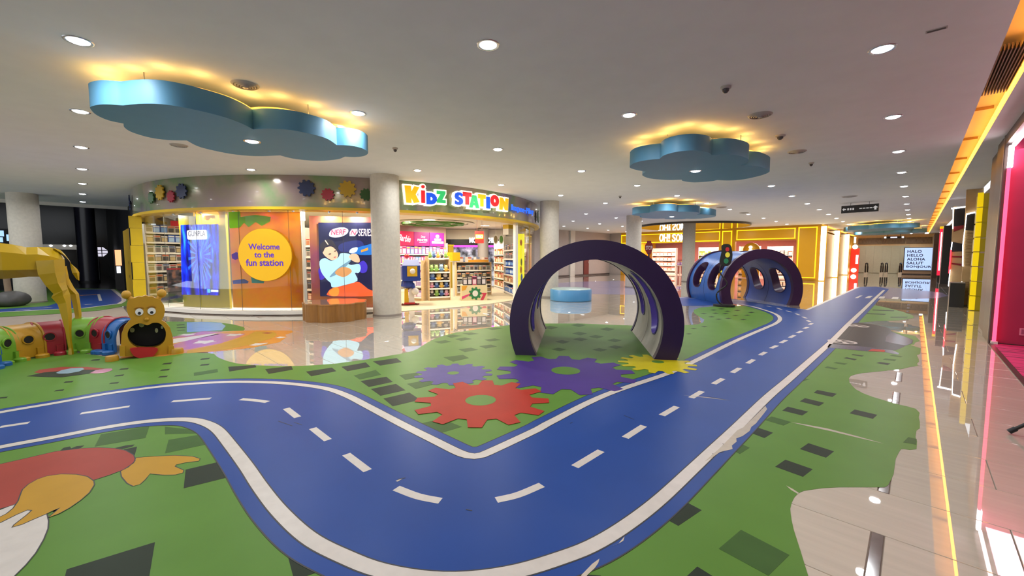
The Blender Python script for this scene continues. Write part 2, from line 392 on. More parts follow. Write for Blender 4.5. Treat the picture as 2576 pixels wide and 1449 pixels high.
GL_ = FL([(-260, 1165), (0, 1105), (203, 1070), (433, 1045), (500, 1050), (560, 1085), (680, 1240), (800, 1350), (930, 1410), (1150, 1440), (1150, 1600), (-260, 1600)])
G_BACK = FL([(2155, 812), (2205, 808), (2262, 806), (2300, 800), (2296, 793), (2270, 784), (2222, 772), (2192, 766), (2180, 778), (2158, 800)])
CREAM_BUMP = None
veh = FL([(2139, 815), (2155, 812), (2195, 816), (2228, 823), (2238, 827), (2244, 834.5), (2282, 849), (2297, 856), (2295, 864), (2279, 870), (2255, 881), (2241, 882), (2152, 871), (2090, 868), (2086, 862), (2096, 851), (2117, 833), (2128, 823)])
RIGHT_GREEN = FL([(2240, 833), (2262, 838), (2302, 845), (2309, 852), (2314, 858), (2302, 862), (2300, 867), (2290, 868), (2316, 876), (2315, 888), (2200, 880), (2240, 860)])
BFLY = FL([(300, 902), (340, 880), (436, 848), (509, 836), (563, 834), (648, 831), (735, 832), (737, 836), (718, 842), (721, 848), (703, 861), (633, 875), (540, 885), (470, 888), (414, 896)])
BFLY_G = FL([(380, 812), (425, 809), (540, 810), (586, 816), (613, 823), (616, 828), (612, 832), (563, 833), (509, 836), (438, 846), (380, 850)])
L_GREEN = FL([(-200, 800), (0, 797.5), (150, 789), (250, 781), (325, 768), (322, 752), (292, 727), (160, 724), (60, 728), (-200, 742)])
PV = FL([(1395, 712), (1480, 708), (1560, 706), (1640, 711), (1700, 722), (1706, 733), (1650, 741), (1600, 742), (1480, 739), (1395, 730)])
COVERS = [road_poly, GM, GR, GL_, BFLY]
# stone tiles: 1.1 x 0.55 in rows along the hallway axis
TX, TY = 1.1, 0.551
def tile_mb(w, d):
    g = 0.0022; b = 0.002
    return MB().add([(g, g, -0.012), (w - g, g, -0.012), (w - g, d - g, -0.012), (g, d - g, -0.012), (g, g, -b), (w - g, g, -b), (w - g, d - g, -b), (g, d - g, -b),
                     (g + b, g + b, 0), (w - g - b, g + b, 0), (w - g - b, d - g - b, 0), (g + b, d - g - b, 0)],
                    [(0, 1, 5, 4), (1, 2, 6, 5), (2, 3, 7, 6), (3, 0, 4, 7), (4, 5, 9, 8), (5, 6, 10, 9), (6, 7, 11, 10), (7, 4, 8, 11), (8, 9, 10, 11)])
tile_full = tile_mb(TX, TY).mesh('floor_tile', m_tile); tile_cut = tile_mb(TX - 0.055, TY).mesh('floor_tile_cut', m_tile); tile_dark = tile_mb(0.055, TY).mesh('inlay_tile', m_inlay)
cand = []
for j in range(-3, 98):
    y0 = 2.93 - TY + j * TY; dark = j % 2 == 0
    k0 = -0.095 if dark else -0.095 - TX / 2
    for i in range(-26, 8):
        x0 = k0 + i * TX; pieces = [(x0, TX, tile_full)]
        if dark and i == 0: pieces = [(x0, 0.055, tile_dark), (x0 + 0.055, TX - 0.055, tile_cut)]
        for px0, w, me in pieces:
            c = (px0 + w / 2, y0 + TY / 2)
            if px0 > 1.45: continue
            if (Vector(c) - SC).length < 7.15 or c[1] > 51.8: continue
            if (c[1] > 32.4 and c[0] < -4.6) or c[0] < -25 or (c[0] < -19.3 and c[1] > 3): continue
            q = to_px((c[0], c[1], 0))
            if not (-200 < q[0] < (2776 if c[1] > 9 else 4200) and 600 < q[1] < 2400): continue
            cor = [(px0, y0), (px0 + w, y0), (px0 + w, y0 + TY), (px0, y0 + TY), c]
            if all(any(inpoly(p, P) for P in COVERS) for p in cor): continue
            cand.append(((Vector((c[0], c[1], 0)) - EYE).length, px0, y0, w, me))
cand.sort(key=lambda t: t[0])
for d, x0, y0, w, me in cand[:300]:
    o = bpy.data.objects.new('inlay_tile' if me is tile_dark else 'floor_tile', me); COL.objects.link(o); o.location = (x0, y0, 0); o.parent = floor
rest = MB()
for d, x0, y0, w, me in cand[300:]:
    t = tile_mb(w, TY); rest.add([v + Vector((x0, y0, 0)) for v in t.v], t.f)
o = rest.build('floor_tile_field', m_tile, floor); o['kind'] = 'stuff'

# ---- vinyl floor graphics ------------------------------------------------
def sheet(mb, poly, z, t=0.0012, holes=()): return mb.prism(poly, z - t, z, holes)
def floor_thing(name, label, pts, cat='floor graphic', group=None):
    return thing(name, label, cat, (sum(p[0] for p in pts) / len(pts), sum(p[1] for p in pts) / len(pts), 0), 0, group)
def outline(mb, poly, z, w=0.009): sheet(mb, ribbon(list(poly) + [poly[0], poly[1]], w), z, 0.0006)
Z1, Z2, Z3, Z4, Z5 = 0.0014, 0.0026, 0.0036, 0.0046, 0.0056
def grass(label, poly, quads, z=Z1):
    t = floor_thing('grass_floor_sheet', label, poly)
    sheet(MB(), poly, z).build('green_sheet', m_green, t)
    for q, dark in quads:
        sheet(MB(), q, z + 0.0007, 0.0005).build('dark_square', m_green2 if dark else m_green3, t)
    return t
def sq(cx, cy, dark=1, s=0.17, rot=None, a=None):
    x, y = F(cx, cy); r = math.radians(-8 if rot is None else rot); b = a or s
    return ([(x + u * math.cos(r) - v * math.sin(r), y + u * math.sin(r) + v * math.cos(r)) for u, v in ((-s / 2, -b / 2), (s / 2, -b / 2), (s / 2, b / 2), (-s / 2, b / 2))], dark)
def qd(pts, dark=1): return (FL(pts), dark)
quadsM = [qd([(486, 944), (548, 928), (549, 939), (488, 946)], 1)] [:0]
quadsM = [qd([(487.5, 938), (547, 928.5), (548.6, 936.5), (488, 946)], 0), qd([(574, 923), (642, 918.5), (645, 924), (577, 935)], 1), qd([(667, 929), (733, 921), (737, 930), (676, 941)], 1),
          qd([(769.6, 935), (835, 925), (846, 934), (783, 947)]), qd([(859, 923), (920, 912), (931.6, 923), (874, 934)]), qd([(938, 909.6), (997.6, 901), (1010.6, 911), (956, 920)]),
          qd([(890, 945), (945, 931), (959, 943), (905, 955)], 0), qd([(907, 959), (972, 948), (988, 961), (928, 974)]), qd([(933, 979), (996, 966), (1020, 982), (957, 996)]), qd([(964.5, 1003), (1030, 988), (1057, 1006), (988, 1022.5)]),
          qd([(1004, 944), (1045, 938), (1060, 947), (1020, 956)], 0), qd([(1024, 966), (1075, 956), (1095, 966), (1046, 979)], 0), qd([(1053, 1067), (1110, 1054), (1162, 1074), (1103, 1091.6)], 0),
          qd([(1115, 899), (1165, 893), (1180, 901), (1140, 910)], 0), qd([(1153, 879), (1185, 875), (1203, 880), (1170, 886)], 0), qd([(1122, 845.6), (1140, 842), (1162, 845), (1135, 850)], 0), qd([(1145, 853), (1170, 849), (1187, 853), (1160, 858)], 0),
          qd([(1163, 838.5), (1185, 836.6), (1205, 840), (1180, 843)], 0), qd([(1091, 860), (1120, 856), (1136, 860), (1110, 864.5)], 0), qd([(1218, 855), (1245, 851.5), (1260, 855.5), (1232, 859)], 0), qd([(1205, 871), (1235, 867), (1250, 872), (1222, 877)], 0),
          qd([(1220, 826), (1250, 824.5), (1265, 827), (1238, 830)], 0)]
for cx, cy in ((1385, 824), (1455, 818), (1528, 828), (1458, 839), (1500, 847), (1460, 853.5), (1546, 856), (1415, 860), (1406, 879), (1509, 880), (1548, 873), (1345, 826), (1330, 845)):
    quadsM.append(qd([(cx - 19, cy), (cx - 2, cy - 4.2), (cx + 19, cy), (cx + 2, cy + 4.8)], 0))
for cx, cy in ((1745, 827), (1772, 822), (1733, 840), (1790, 797), (1808, 803), (1832, 801), (1870, 804), (1800, 788), (1825, 789), (1850, 794), (1880, 793), (1770, 789), (1795, 780), (1830, 783), (1855, 781), (1890, 786), (1815, 777)):
    quadsM.append(qd([(cx - 9, cy), (cx, cy - 1.3), (cx + 9, cy), (cx, cy + 1.4)], 1))
for cx, cy in ((312, 928.5), (300, 945), (172.5, 961), (149, 982.5), (7, 1001), (420, 915), (415, 931), (410, 948), (516, 903), (515, 918), (240, 906), (287, 964)):
    quadsM.append(qd([(cx - 13, cy + 2.5), (cx - 8, cy - 1), (cx + 13, cy - 3), (cx + 9, cy + 1)], 1))
grass('green grass print floor sheet between the toy shop and the blue road', GM, quadsM)
quadsR = [qd([(2056, 981.5), (2105, 991), (2094, 999), (2047, 988.6)]), qd([(2025, 1002), (2073, 1013.6), (2060, 1022), (2012, 1010)]), qd([(1982, 1023.5), (2033, 1036), (2018, 1045.6), (1968, 1033)]),
          qd([(2150, 1030.5), (2207, 1044), (2196, 1054), (2137, 1040)]), qd([(1941, 1048), (1990, 1062), (1971, 1071), (1925, 1057)], 0), qd([(1900, 1074), (1944.6, 1089), (1923, 1102.5), (1882, 1086.5)]),
          qd([(2033.6, 1115.4), (2098, 1136), (2078, 1152), (2012, 1130)]), qd([(1975.7, 1157), (2044.5, 1181), (2020, 1200), (1950, 1174.6)]), qd([(1845, 1108), (1886, 1127), (1861, 1142.6), (1838, 1130)], 0),
          qd([(1806, 1165), (1814.6, 1170), (1782, 1189), (1779, 1186)], 0), qd([(1712, 1256), (1765, 1284), (1706.6, 1323.6), (1663, 1300)]), qd([(1864, 1333.5), (1986, 1397), (1933, 1449), (1808, 1381)], 0),
          qd([(1754, 1426), (1812, 1462), (1770, 1500), (1715, 1462)]), qd([(1473, 1446), (1512, 1449), (1500, 1480), (1440, 1490)]), qd([(2145, 891), (2173.6, 895), (2168, 897), (2142, 893)]), qd([(2130, 899), (2156, 904), (2150, 906.5), (2122, 901)]),
          qd([(2104, 911), (2132, 915), (2124, 918), (2097, 913)], 0), qd([(2081, 922), (2108.6, 927), (2100, 929.6), (2074, 925)], 0), qd([(2244.6, 893), (2271, 897), (2266, 899), (2238, 895)], 0), qd([(2227, 902), (2255.6, 905), (2250, 908.6), (2221, 904.6)], 0),
          qd([(2213, 911), (2240, 914.6), (2233, 918.6), (2204, 913.5)]), qd([(2013, 951), (2037, 954), (2020, 959.6), (2011, 957)], 0), qd([(2285, 1100), (2306, 1105), (2305, 1119), (2272, 1113)], 0)]
gr = grass('green grass print floor sheet with torn right edge beside the bare cream tiles', GR, quadsR)
for pts in ([(1990, 1062.5), (2025, 1068), (2080, 1078), (2150, 1096), (2222, 1116), (2160, 1102), (2090, 1085), (2030, 1072)], [(1978, 1222), (1995, 1231), (2010, 1241), (2007, 1243), (1990, 1233)], [(2020, 880), (2150, 905), (2020, 890)][:0]):
    if pts: sheet(MB(), FL(pts), Z1 + 0.0006, 0.0005).build('torn_seam', m_tile, gr)
quadsL = [qd([(254, 1093), (376, 1072.5), (366, 1102), (238, 1124)], 0), qd([(412, 1082), (415, 1074), (500, 1083), (511, 1090), (415, 1093)][1:], 0), qd([(424, 1107), (515, 1092), (526, 1117), (415, 1141)], 0),
          qd([(312, 1131), (345, 1124), (338, 1150), (300, 1150)], 1), qd([(467, 1182), (557, 1161), (583, 1199), (462, 1229)]), qd([(168, 1433), (390, 1364.5), (376, 1449), (365, 1520), (140, 1540)]), qd([(718, 1377), (760, 1402), (810, 1437), (740, 1460)])]
grass('green grass print floor sheet inside the road bend with a red bird figure', GL_, quadsL)
# road
road = floor_thing('toy_road', 'blue toy road floor sheet with white edge lines winding to the tunnels', road_poly, 'toy road')
sheet(MB(), road_poly, Z2).build('blue_sheet', m_blue, road)
for P in (U_w, L_w):
    e = MB(); sheet(e, ribbon(P, LW + 0.016), Z3 - 0.0003, 0.0006); e.build('line_shadow_edge', m_black, road)
    sheet(MB(), ribbon(P, LW), Z3).build('edge_line', m_line, road)
for px in ([(1700, 748), (1876, 757), (2029, 780), (2097, 750), (2160, 722)],):
    P = FL(px); sheet(MB(), ribbon(P, 0.09), Z3).build('edge_line', m_line, road)
for d in DASH:
    P = FL(d)
    if len(P) > 2: P = smooth_line(P, 4)
    sheet(MB(), ribbon(P, 0.062), Z3).build('lane_dash', m_line, road)
e = MB()
for P in (clean_offset(U_w, BORD), clean_offset(L_w, -BORD)): sheet(e, ribbon(P, 0.008), Z3 - 0.0004, 0.0005)
e.build('cut_edge', m_black, road)
peel = [[(1925, 1022), (1930, 1030), (1921, 1042), (1908, 1058), (1902, 1066), (1890, 1075), (1886, 1085), (1868, 1098), (1852, 1104), (1853, 1112), (1841, 1122), (1843, 1131), (1812, 1138), (1792, 1152), (1773, 1162), (1790, 1146), (1806, 1133), (1834, 1105), (1855, 1083), (1870, 1076), (1900, 1047)],
        [(1542, 1375), (1556, 1369), (1571, 1351), (1568, 1362), (1558, 1368)], [(1462, 1449), (1490, 1420), (1508, 1407), (1505, 1418), (1496, 1431), (1480, 1446), (1466, 1462)], [(995, 1211), (1003, 1208), (1012, 1206), (1000, 1213)], [(1720, 995), (1836, 1008), (1780, 1000)]]
for q in peel: sheet(MB(), FL(q), Z3 + 0.0004, 0.0005).build('peeled_patch', m_tile, road)
p = MB()
for a, b in (((1820, 1138), (1792, 1143)), ((1818, 1117), (1830, 1127)), ((700, 1060), (735, 1072)), ((1000, 1207), (1020, 1203)), ((740, 1063), (760, 1070)), ((1440, 1063), (1435, 1066)), ((1570, 1046), (1595, 1056)), ((1780, 998), (1835, 1008)), ((1172, 1283), (1188, 1286))):
    sheet(MB(), ribbon(FL([a, b]), 0.007), Z3 + 0.0003, 0.0004).build('scuff_mark', m_black, road)
# gears lying on the grass and the road edge
def floor_gear(label, c, tips, R, r, teeth, mat, hub, rot=0.0, z=Z4, hr=0.16):
    cx, cy = F(*c); t = thing('floor_gear', label, 'floor graphic', (cx, cy, 0), 0, 'gear floor graphics')
    sheet(MB(), gear(cx, cy, R, r, teeth, rot), z, 0.001).build('gear_plate', mat, t)
    hx, hy = F(*hub); sheet(MB(), ell(hx, hy, hr, hr, 28), z + 0.0008, 0.0006).build('gear_hub', m_green, t)
floor_gear('red twelve-tooth gear floor graphic at the road corner', (1213, 1008), None, 0.70, 0.53, 12, m_red_v, (1209, 1008), 0.75, Z4 + 0.002)
floor_gear('large purple gear floor graphic in front of the purple tunnel', (1421, 937), None, 0.90, 0.71, 13, m_pur_v, (1423, 933), 0.3, Z4, 0.19)
floor_gear('pale lavender gear floor graphic left of the purple gear', (1142, 940), None, 0.50, 0.41, 14, m_lav_v, (1140, 939), 0.2, Z4 - 0.0006, 0.075)
floor_gear('yellow gear floor graphic under the right foot of the purple tunnel', (1652, 915), None, 0.53, 0.40, 14, m_yel_v, (1655, 911), 0.1, Z4 + 0.001, 0.085)
# bird figure lower left, photo pixels given in the crop 0,1050 at 0.2754
BC = lambda pts: [F(x * 0.2754, 1050 + y * 0.2754) for x, y in pts]
bird = floor_thing('bird_floor_figure', 'red, ochre and white bird figure printed on the green floor sheet', BC([(400, 700)]))
for nm, pts, mt, z in (('red_body', [(-500, 560), (-200, 480), (0, 430), (200, 385), (500, 315), (750, 285), (900, 278), (1050, 285), (1150, 305), (1220, 345), (1238, 380), (1220, 420), (1130, 480), (1000, 530), (860, 575), (600, 700), (140, 800), (0, 840), (-500, 990)], m_brick_v, Z2 + 0.0004),
                       ('tail', [(1225, 372), (1400, 358), (1600, 350), (1760, 358), (1830, 380), (1815, 402), (1700, 415), (1610, 435), (1600, 450), (1680, 485), (1670, 510), (1600, 528), (1500, 530), (1370, 518), (1330, 570), (1280, 615), (1215, 632), (1160, 605), (1110, 545), (1100, 495), (1170, 460), (1235, 400)], m_och_v, Z2),
                       ('white_belly', [(-500, 1050), (0, 850), (140, 795), (300, 850), (430, 885), (445, 950), (440, 1020), (400, 1120), (330, 1240), (240, 1350), (140, 1449), (40, 1560), (-500, 1700)], m_line, Z2 + 0.0008),
                       ('wing', [(-120, 965), (0, 915), (60, 885), (120, 835), (165, 770), (190, 700), (205, 665), (260, 615), (340, 570), (430, 540), (560, 522), (700, 525), (800, 545), (858, 585), (863, 620), (820, 690), (740, 760), (640, 830), (540, 885), (440, 922), (500, 870), (545, 832), (480, 860), (430, 885), (300, 940), (200, 985), (110, 1010), (130, 985), (240, 900), (290, 855), (250, 852), (150, 895), (0, 970), (-120, 1030)], m_och_v, Z2 + 0.0016),
                       ('dark_feather', [(545, 310), (580, 280), (640, 268), (650, 285), (700, 265), (770, 258), (740, 280), (640, 305)], m_green2, Z2 - 0.0003),
                       ('dark_feather', [(1050, 282), (1150, 258), (1230, 250), (1210, 268), (1120, 290)], m_green2, Z2 - 0.0003)):
    pw = BC(pts); o = sheet(MB(), pw, z, 0.0006).build(nm, mt, bird)
    if nm not in ('dark_feather',):
        e = MB(); outline(e, pw, z + 0.0004, 0.006); e.build('outline', m_black, o)
# flower print by the caterpillar
fl = floor_thing('floor_flower', 'brown and red leaf print with a pale blue oval on the left green sheet', FL([(170, 938)]))
FC = lambda pts: [F(x * 0.276, 780 + y * 0.276) for x, y in pts]
for nm, pts, mt, z in (('red_petal', [(310, 570), (360, 545), (560, 520), (800, 520), (950, 535), (800, 560), (400, 580)], m_brick_v, Z2), ('brown_leaf', [(245, 605), (400, 570), (700, 545), (900, 545), (820, 580), (560, 615), (420, 612)], m_green2, Z2 + 0.0005),
                       ('blue_oval', [(510, 575), (560, 550), (650, 532), (750, 528), (770, 540), (720, 562), (620, 580), (540, 582)], m_sky_v, Z2 + 0.001), ('pink_oval', [(815, 578), (870, 552), (960, 535), (1020, 535), (1025, 550), (960, 572), (880, 580)], m_pink_v, Z2 + 0.001)):
    sheet(MB(), FC(pts), z, 0.0005).build(nm, mt, fl)
# butterfly print in front of the shop
YC = lambda pts: [F(400 + x * 0.1553, 780 + y * 0.1553) for x, y in pts]
bf = floor_thing('butterfly_floor_figure', 'orange, pink and yellow winged figure with white stars on the floor by the caterpillar', BFLY)
sheet(MB(), BFLY, Z1 + 0.0003).build('orange_wing', m_org_v, bf)
for nm, pts, mt in (('pink_stripe', [(240, 560), (400, 510), (980, 380), (1400, 385), (1300, 440), (1000, 540), (450, 640), (240, 690)], m_pink_v), ('pink_stripe', [(230, 440), (700, 345), (1040, 350), (900, 375), (230, 460)], m_pink_v),
                    ('yellow_wing', [(450, 660), (1000, 545), (1400, 430), (1560, 348), (1850, 352), (1915, 395), (1850, 450), (1500, 560), (1050, 650), (450, 705)], m_och_v), ('cream_stripe', [(230, 470), (900, 380), (980, 392), (400, 510), (230, 540)], m_line)):
    sheet(MB(), YC(pts), Z2, 0.0006).build(nm, mt, bf)
for pts in ([(540, 545), (630, 510), (640, 498), (780, 500), (890, 488), (880, 508), (940, 515), (820, 530), (740, 552), (690, 540)], [(290, 410), (370, 400), (400, 388), (500, 388), (600, 378), (560, 395), (580, 402), (440, 418), (360, 412)],
            [(1075, 422), (1130, 400), (1150, 392), (1260, 392), (1320, 384), (1330, 395), (1380, 402), (1270, 412), (1220, 424), (1160, 418)], [(1455, 572), (1530, 555), (1560, 540), (1640, 540), (1770, 532), (1730, 550), (1600, 575), (1540, 582)], [(1885, 452), (1930, 440), (1960, 432), (2060, 440), (2000, 455), (1950, 462)]):
    sheet(MB(), YC(pts), Z3, 0.0006).build('star', m_line, bf)
sheet(MB(), YC([(1665, 376), (1750, 364), (1845, 372), (1760, 385)]), Z3, 0.0006).build('wing_spot', m_brick_v, bf)
t = grass('green floor sheet with painted blue reflection in front of the shop window', BFLY_G, [qd([(443, 817.5), (462, 816), (466, 818), (446, 819)]), qd([(444, 824), (466, 822.5), (468, 824), (446, 825.5)]), qd([(445, 831), (464, 829.5), (466, 831), (447, 832)]), qd([(504, 814), (520, 813), (521, 814.5), (505, 815.5)], 0)])
sheet(MB(), YC([(450, 200), (700, 192), (1000, 205), (1080, 260), (1020, 330), (450, 360)]), Z2, 0.0005).build('blue_patch', M('blue_reflection_paint', '7a9fc4', 0.25, noise=0.06), t)  # blue reflection on the floor, painted as a flat sheet
# vehicle print beside the hallway road
vt = floor_thing('vehicle_floor_figure', 'charcoal vehicle floor graphic with two white spoked wheels beside the hallway road', veh)
grass('torn green strip of floor sheet right of the charcoal vehicle graphic', RIGHT_GREEN, [], Z1 - 0.0003)
sheet(MB(), veh, Z2 + 0.0004).build('body_print', m_car_v, vt)
VC = lambda pts: [F(2020 + x * 0.138, 700 + y * 0.138) for x, y in pts]
sheet(MB(), VC([(480, 1200), (960, 1235), (1500, 1300), (1640, 1320), (1745, 1365), (1740, 1392), (1610, 1375), (1480, 1345), (1180, 1335), (440, 1265)]), Z2 + 0.001).build('skirt_print', m_navy_v, vt)
sheet(MB(), VC([(1180, 1330), (1260, 1290), (1480, 1310), (1500, 1330), (1480, 1348)]), Z2 + 0.0016, 0.0005).build('red_light_print', m_red_v, vt)
sheet(MB(), VC([(1620, 980), (1900, 1085), (2005, 1130), (1985, 1190), (1870, 1230), (1500, 1160), (1520, 1060)]), Z2 + 0.001, 0.0005).build('window_print', m_navy_v, vt)
for cx, cy, hw in ((715, 1160, 350), (1000, 872, 270)):
    c = Vector(VC([(cx, cy)])[0]); R = (Vector(VC([(cx + hw, cy + (30 if hw > 300 else 22))])[0]) - c).length * 0.80
    o = MB(); sheet(o, ell(c.x, c.y, R, R, 36), Z3 + 0.0010, 0.0005, [ell(c.x, c.y, R * 0.8, R * 0.8, 36)])
    for k in range(4):
        a = k * math.pi / 2 + 0.5; sheet(o, [(c.x + R * 0.12 * math.cos(a - 1.5), c.y + R * 0.12 * math.sin(a - 1.5)), (c.x + R * 0.85 * math.cos(a - 0.25), c.y + R * 0.85 * math.sin(a - 0.25)), (c.x + R * 0.85 * math.cos(a + 0.25), c.y + R * 0.85 * math.sin(a + 0.25)), (c.x + R * 0.12 * math.cos(a + 1.5), c.y + R * 0.12 * math.sin(a + 1.5))], Z3 + 0.0010, 0.0005)
    o.build('wheel_print', m_line, vt)
grass('far green leaf-shaped floor sheet beside the hallway road', G_BACK, [qd([(2180, 788), (2230, 790), (2225, 792), (2178, 790)]), qd([(2195, 779), (2250, 781), (2248, 783), (2195, 781)]), qd([(2240, 797), (2285, 797), (2280, 799), (2240, 799)])])
xw = floor_thing('zebra_crossing', 'white zebra crossing blocks across the far hallway road', FL([(2190, 747)]), 'crossing')
for q in ([(2150, 750), (2163, 743.6), (2170, 743.6), (2158, 750)], [(2175, 750), (2185, 744.5), (2196, 744.5), (2188, 750)], [(2208, 751), (2214, 746), (2227, 746), (2224, 751)], [(2242, 752), (2246, 747.5), (2261, 748), (2259, 753)]):
    sheet(MB(), FL(q), Z3, 0.0006).build('crossing_block', m_line, xw)
hb = floor_thing('grey_floor_sheet', 'grey violet floor sheet across the far hallway before the screen', FL([(2300, 735)]))
sheet(MB(), FL([(2150, 722), (2230, 722), (2300, 729), (2370, 736), (2384, 744), (2360, 750), (2290, 752), (2205, 751), (2236, 727)]), Z1).build('sheet', m_gviol, hb)
pv = floor_thing('violet_floor_sheet', 'grey violet spiral floor graphic behind the round blue bench', PV)
sheet(MB(), PV, Z1).build('sheet', m_gviol, pv)
for c, rr in (((1545, 722), 0.9), ((1600, 724), 0.55), ((1650, 728), 0.8)):
    x, y = F(*c)
    for k in (1.0, 0.55): sheet(MB(), ell(x, y, rr * k * 1.3, rr * k, 40), Z2, 0.0005, [ell(x, y, rr * k * 1.3 - 0.07, rr * k - 0.07, 40)]).build('swirl_ring', m_gviol2, pv)
lg = grass('green floor sheet around the small road in front of the dark windows', L_GREEN, [])
br = floor_thing('small_toy_road', 'small blue road print with white border near the dark windows', FL([(230, 750)]), 'toy road')
bp = FL([(150, 733), (165, 728), (283, 728), (312, 750), (313, 757), (300, 765), (210, 776), (150, 778), (0, 786), (-200, 800), (-200, 790), (0, 778), (120, 770), (150, 760)])
sheet(MB(), bp, Z2).build('blue_sheet', m_blue, br)
sheet(MB(), ribbon(FL([(165, 728), (283, 728), (311, 750), (312, 757), (300, 764), (210, 775.5), (150, 777.5), (0, 785.5)]), 0.12), Z3).build('edge_line', m_line, br)
for a, b in (((248, 740), (253, 757)), ((213, 767), (232, 765)), ((40, 781), (75, 778)), ((110, 775), (130, 773))): sheet(MB(), ribbon(FL([a, b]), 0.08), Z3).build('lane_dash', m_line, br)
sheet(MB(), ribbon(FL([(190, 744), (245, 741)]), 0.25), Z3).build('orange_streak', m_org_v, br)
# ---- ceiling, cove, columns, walls -----------------------------------------
CX0, CX1 = 0.50, 0.76                           # gold cove slot
struct('ceiling', MB().prism([(-23.4, -9), (CX0, -9), (CX0, 52.2), (-23.4, 52.2)], CZ, CZ + 0.25), m_ceil, 'wide off-white mall ceiling with recessed downlights')
struct('ceiling_strip', MB().box(CX1, 1.35, -9, 52.2, CZ, CZ + 0.25), m_ceil, 'narrow off-white ceiling strip between gold cove and right wall')
cove_mb = MB().box(CX0 - 0.02, CX1 + 0.02, -9, 52.2, CZ + 0.17, CZ + 0.25)
struct('trim_cove', cove_mb, M('cove_paint', 'f0dcb0', 0.6), 'back panel of the gold lit ceiling slot')
m_gold_led = ME('gold_led', 'ffa830', 5.5, True)
cv = thing('cove_light', 'long gold cove light running along the right ceiling edge', 'light', (CX1, 10, CZ))
for k in range(24):
    y = -1.5 + k * 2.2
    MB().box(CX1 - 0.035, CX1 - 0.004, y, y + 2.12, CZ + 0.012, CZ + 0.06).build('led_section', m_gold_led, cv)
    MB().box(CX0 + 0.004, CX1 - 0.04, y + 2.14, y + 2.16, CZ + 0.13, CZ + 0.168).build('slot_divider', M('divider', 'b89058', 0.6), cv)
# linear air grille in the slot
vg = thing('linear_air_grille', 'slatted air grille at the near end of the gold cove slot', 'air grille', (0.62, 7.2, CZ))
for k in range(9): MB().box(CX0 + 0.01 + k * 0.026, CX0 + 0.02 + k * 0.026, 6.6, 8.25, CZ + 0.03, CZ + 0.09).build('slat', M('grille_metal', '7a6450', 0.5), vg)
# columns
COLS = [(-9.78, 5.42, 0.355, 'round plaster column between the shop window and the shop entrance'), (-9.85, 12.15, 0.35, 'round plaster column behind the blue bench'),
        (-10.1, 19.1, 0.37, 'pale round column behind the stop sign'), (-10.05, 26.0, 0.36, 'grey round column under the mirror disc hiding part of the shop sign'),
        (-20.9, -1.3, 0.355, 'round plaster column behind the yellow animal sculpture')]
for x, y, r, lb in COLS:
    t = thing('round_column', lb, 'column', (x, y, 0), 0, 'round columns'); 
    MB().lathe([(r, 0.0), (r, CZ)], (x, y), 48).build('shaft', m_col, t, smooth=True)
    MB().lathe([(r + 0.012, 0.0), (r + 0.012, 0.05), (r, 0.055)], (x, y), 48, cap=False).build('base_ring', M('column_base', '9c938a', 0.5), t, smooth=True)
# ---- downlights
m_lamp = ME('downlight_lens', 'f4f8ff', 7.0)
m_rim = M('downlight_rim', 'c9ccd0', 0.25, metal=0.8)
GX = [-0.34 - 2.75 * i for i in range(9)]; GY = [0.07 + 2.778 * j for j in range(-2, 19)]
proto = None
CLOUD1_HIDE = FL([(230, 225), (640, 290), (925, 345), (930, 390), (800, 410), (480, 380), (230, 300)], CZ)
def make_downlight(z):
    t = thing('downlight', 'x', 'ceiling light', (0, 0, 0), 0, 'recessed downlights')
    MB().lathe([(0.083, -0.002), (0.094, -0.008), (0.108, -0.006), (0.112, 0.0)], (0, 0), 28, cap=False).build('rim', m_rim, t, smooth=True, local=True)
    MB().lathe([(0.0, -0.026), (0.03, -0.024), (0.06, -0.017), (0.08, -0.007), (0.084, -0.002)], (0, 0), 24, cap=False).build('lens', m_lamp, t, smooth=True, local=True)
    d = bpy.data.lights.new('downlight_beam', 'AREA'); d.shape = 'DISK'; d.size = 0.17; d.energy = P_DOWN; d.color = (0.97, 0.98, 1.0); d.spread = math.radians(165)
    o = bpy.data.objects.new('downlight_beam', d); COL.objects.link(o); o.parent = t; o.location = (0, 0, -0.032)
    return t
def place_downlight(x, y, z, label):
    global proto
    if proto is None: proto = make_downlight(z); o = proto
    else: o = copy_tree(proto)
    o.location = (x, y, z); o['label'] = label; return o
for i, x in enumerate(GX):
    n = 0
    for j, y in enumerate(GY):
        p = Vector((x, y))
        if (p - SC).length < SR + 0.25: continue
        if y > 31.7 and x < -4.5: continue
        if x < -22.5 or (x < -18.9 and y > 3): continue
        if abs(x + 3.1) < 0.1 and abs(y - 8.4) < 0.2: continue          # carried by the cloud panel
        q = to_px((x, y, CZ)); vis = -40 < q[0] < 2616 and -40 < q[1] < 760
        if not vis and not ((-0.1 < y < 6 and x > -10) or (y < -1 and -21 < x < -7)): continue
        place_downlight(x, y, CZ, 'round white recessed downlight, %s along the %s ceiling row counted from the gold cove' % (ORD[n], ORD[i])); n += 1
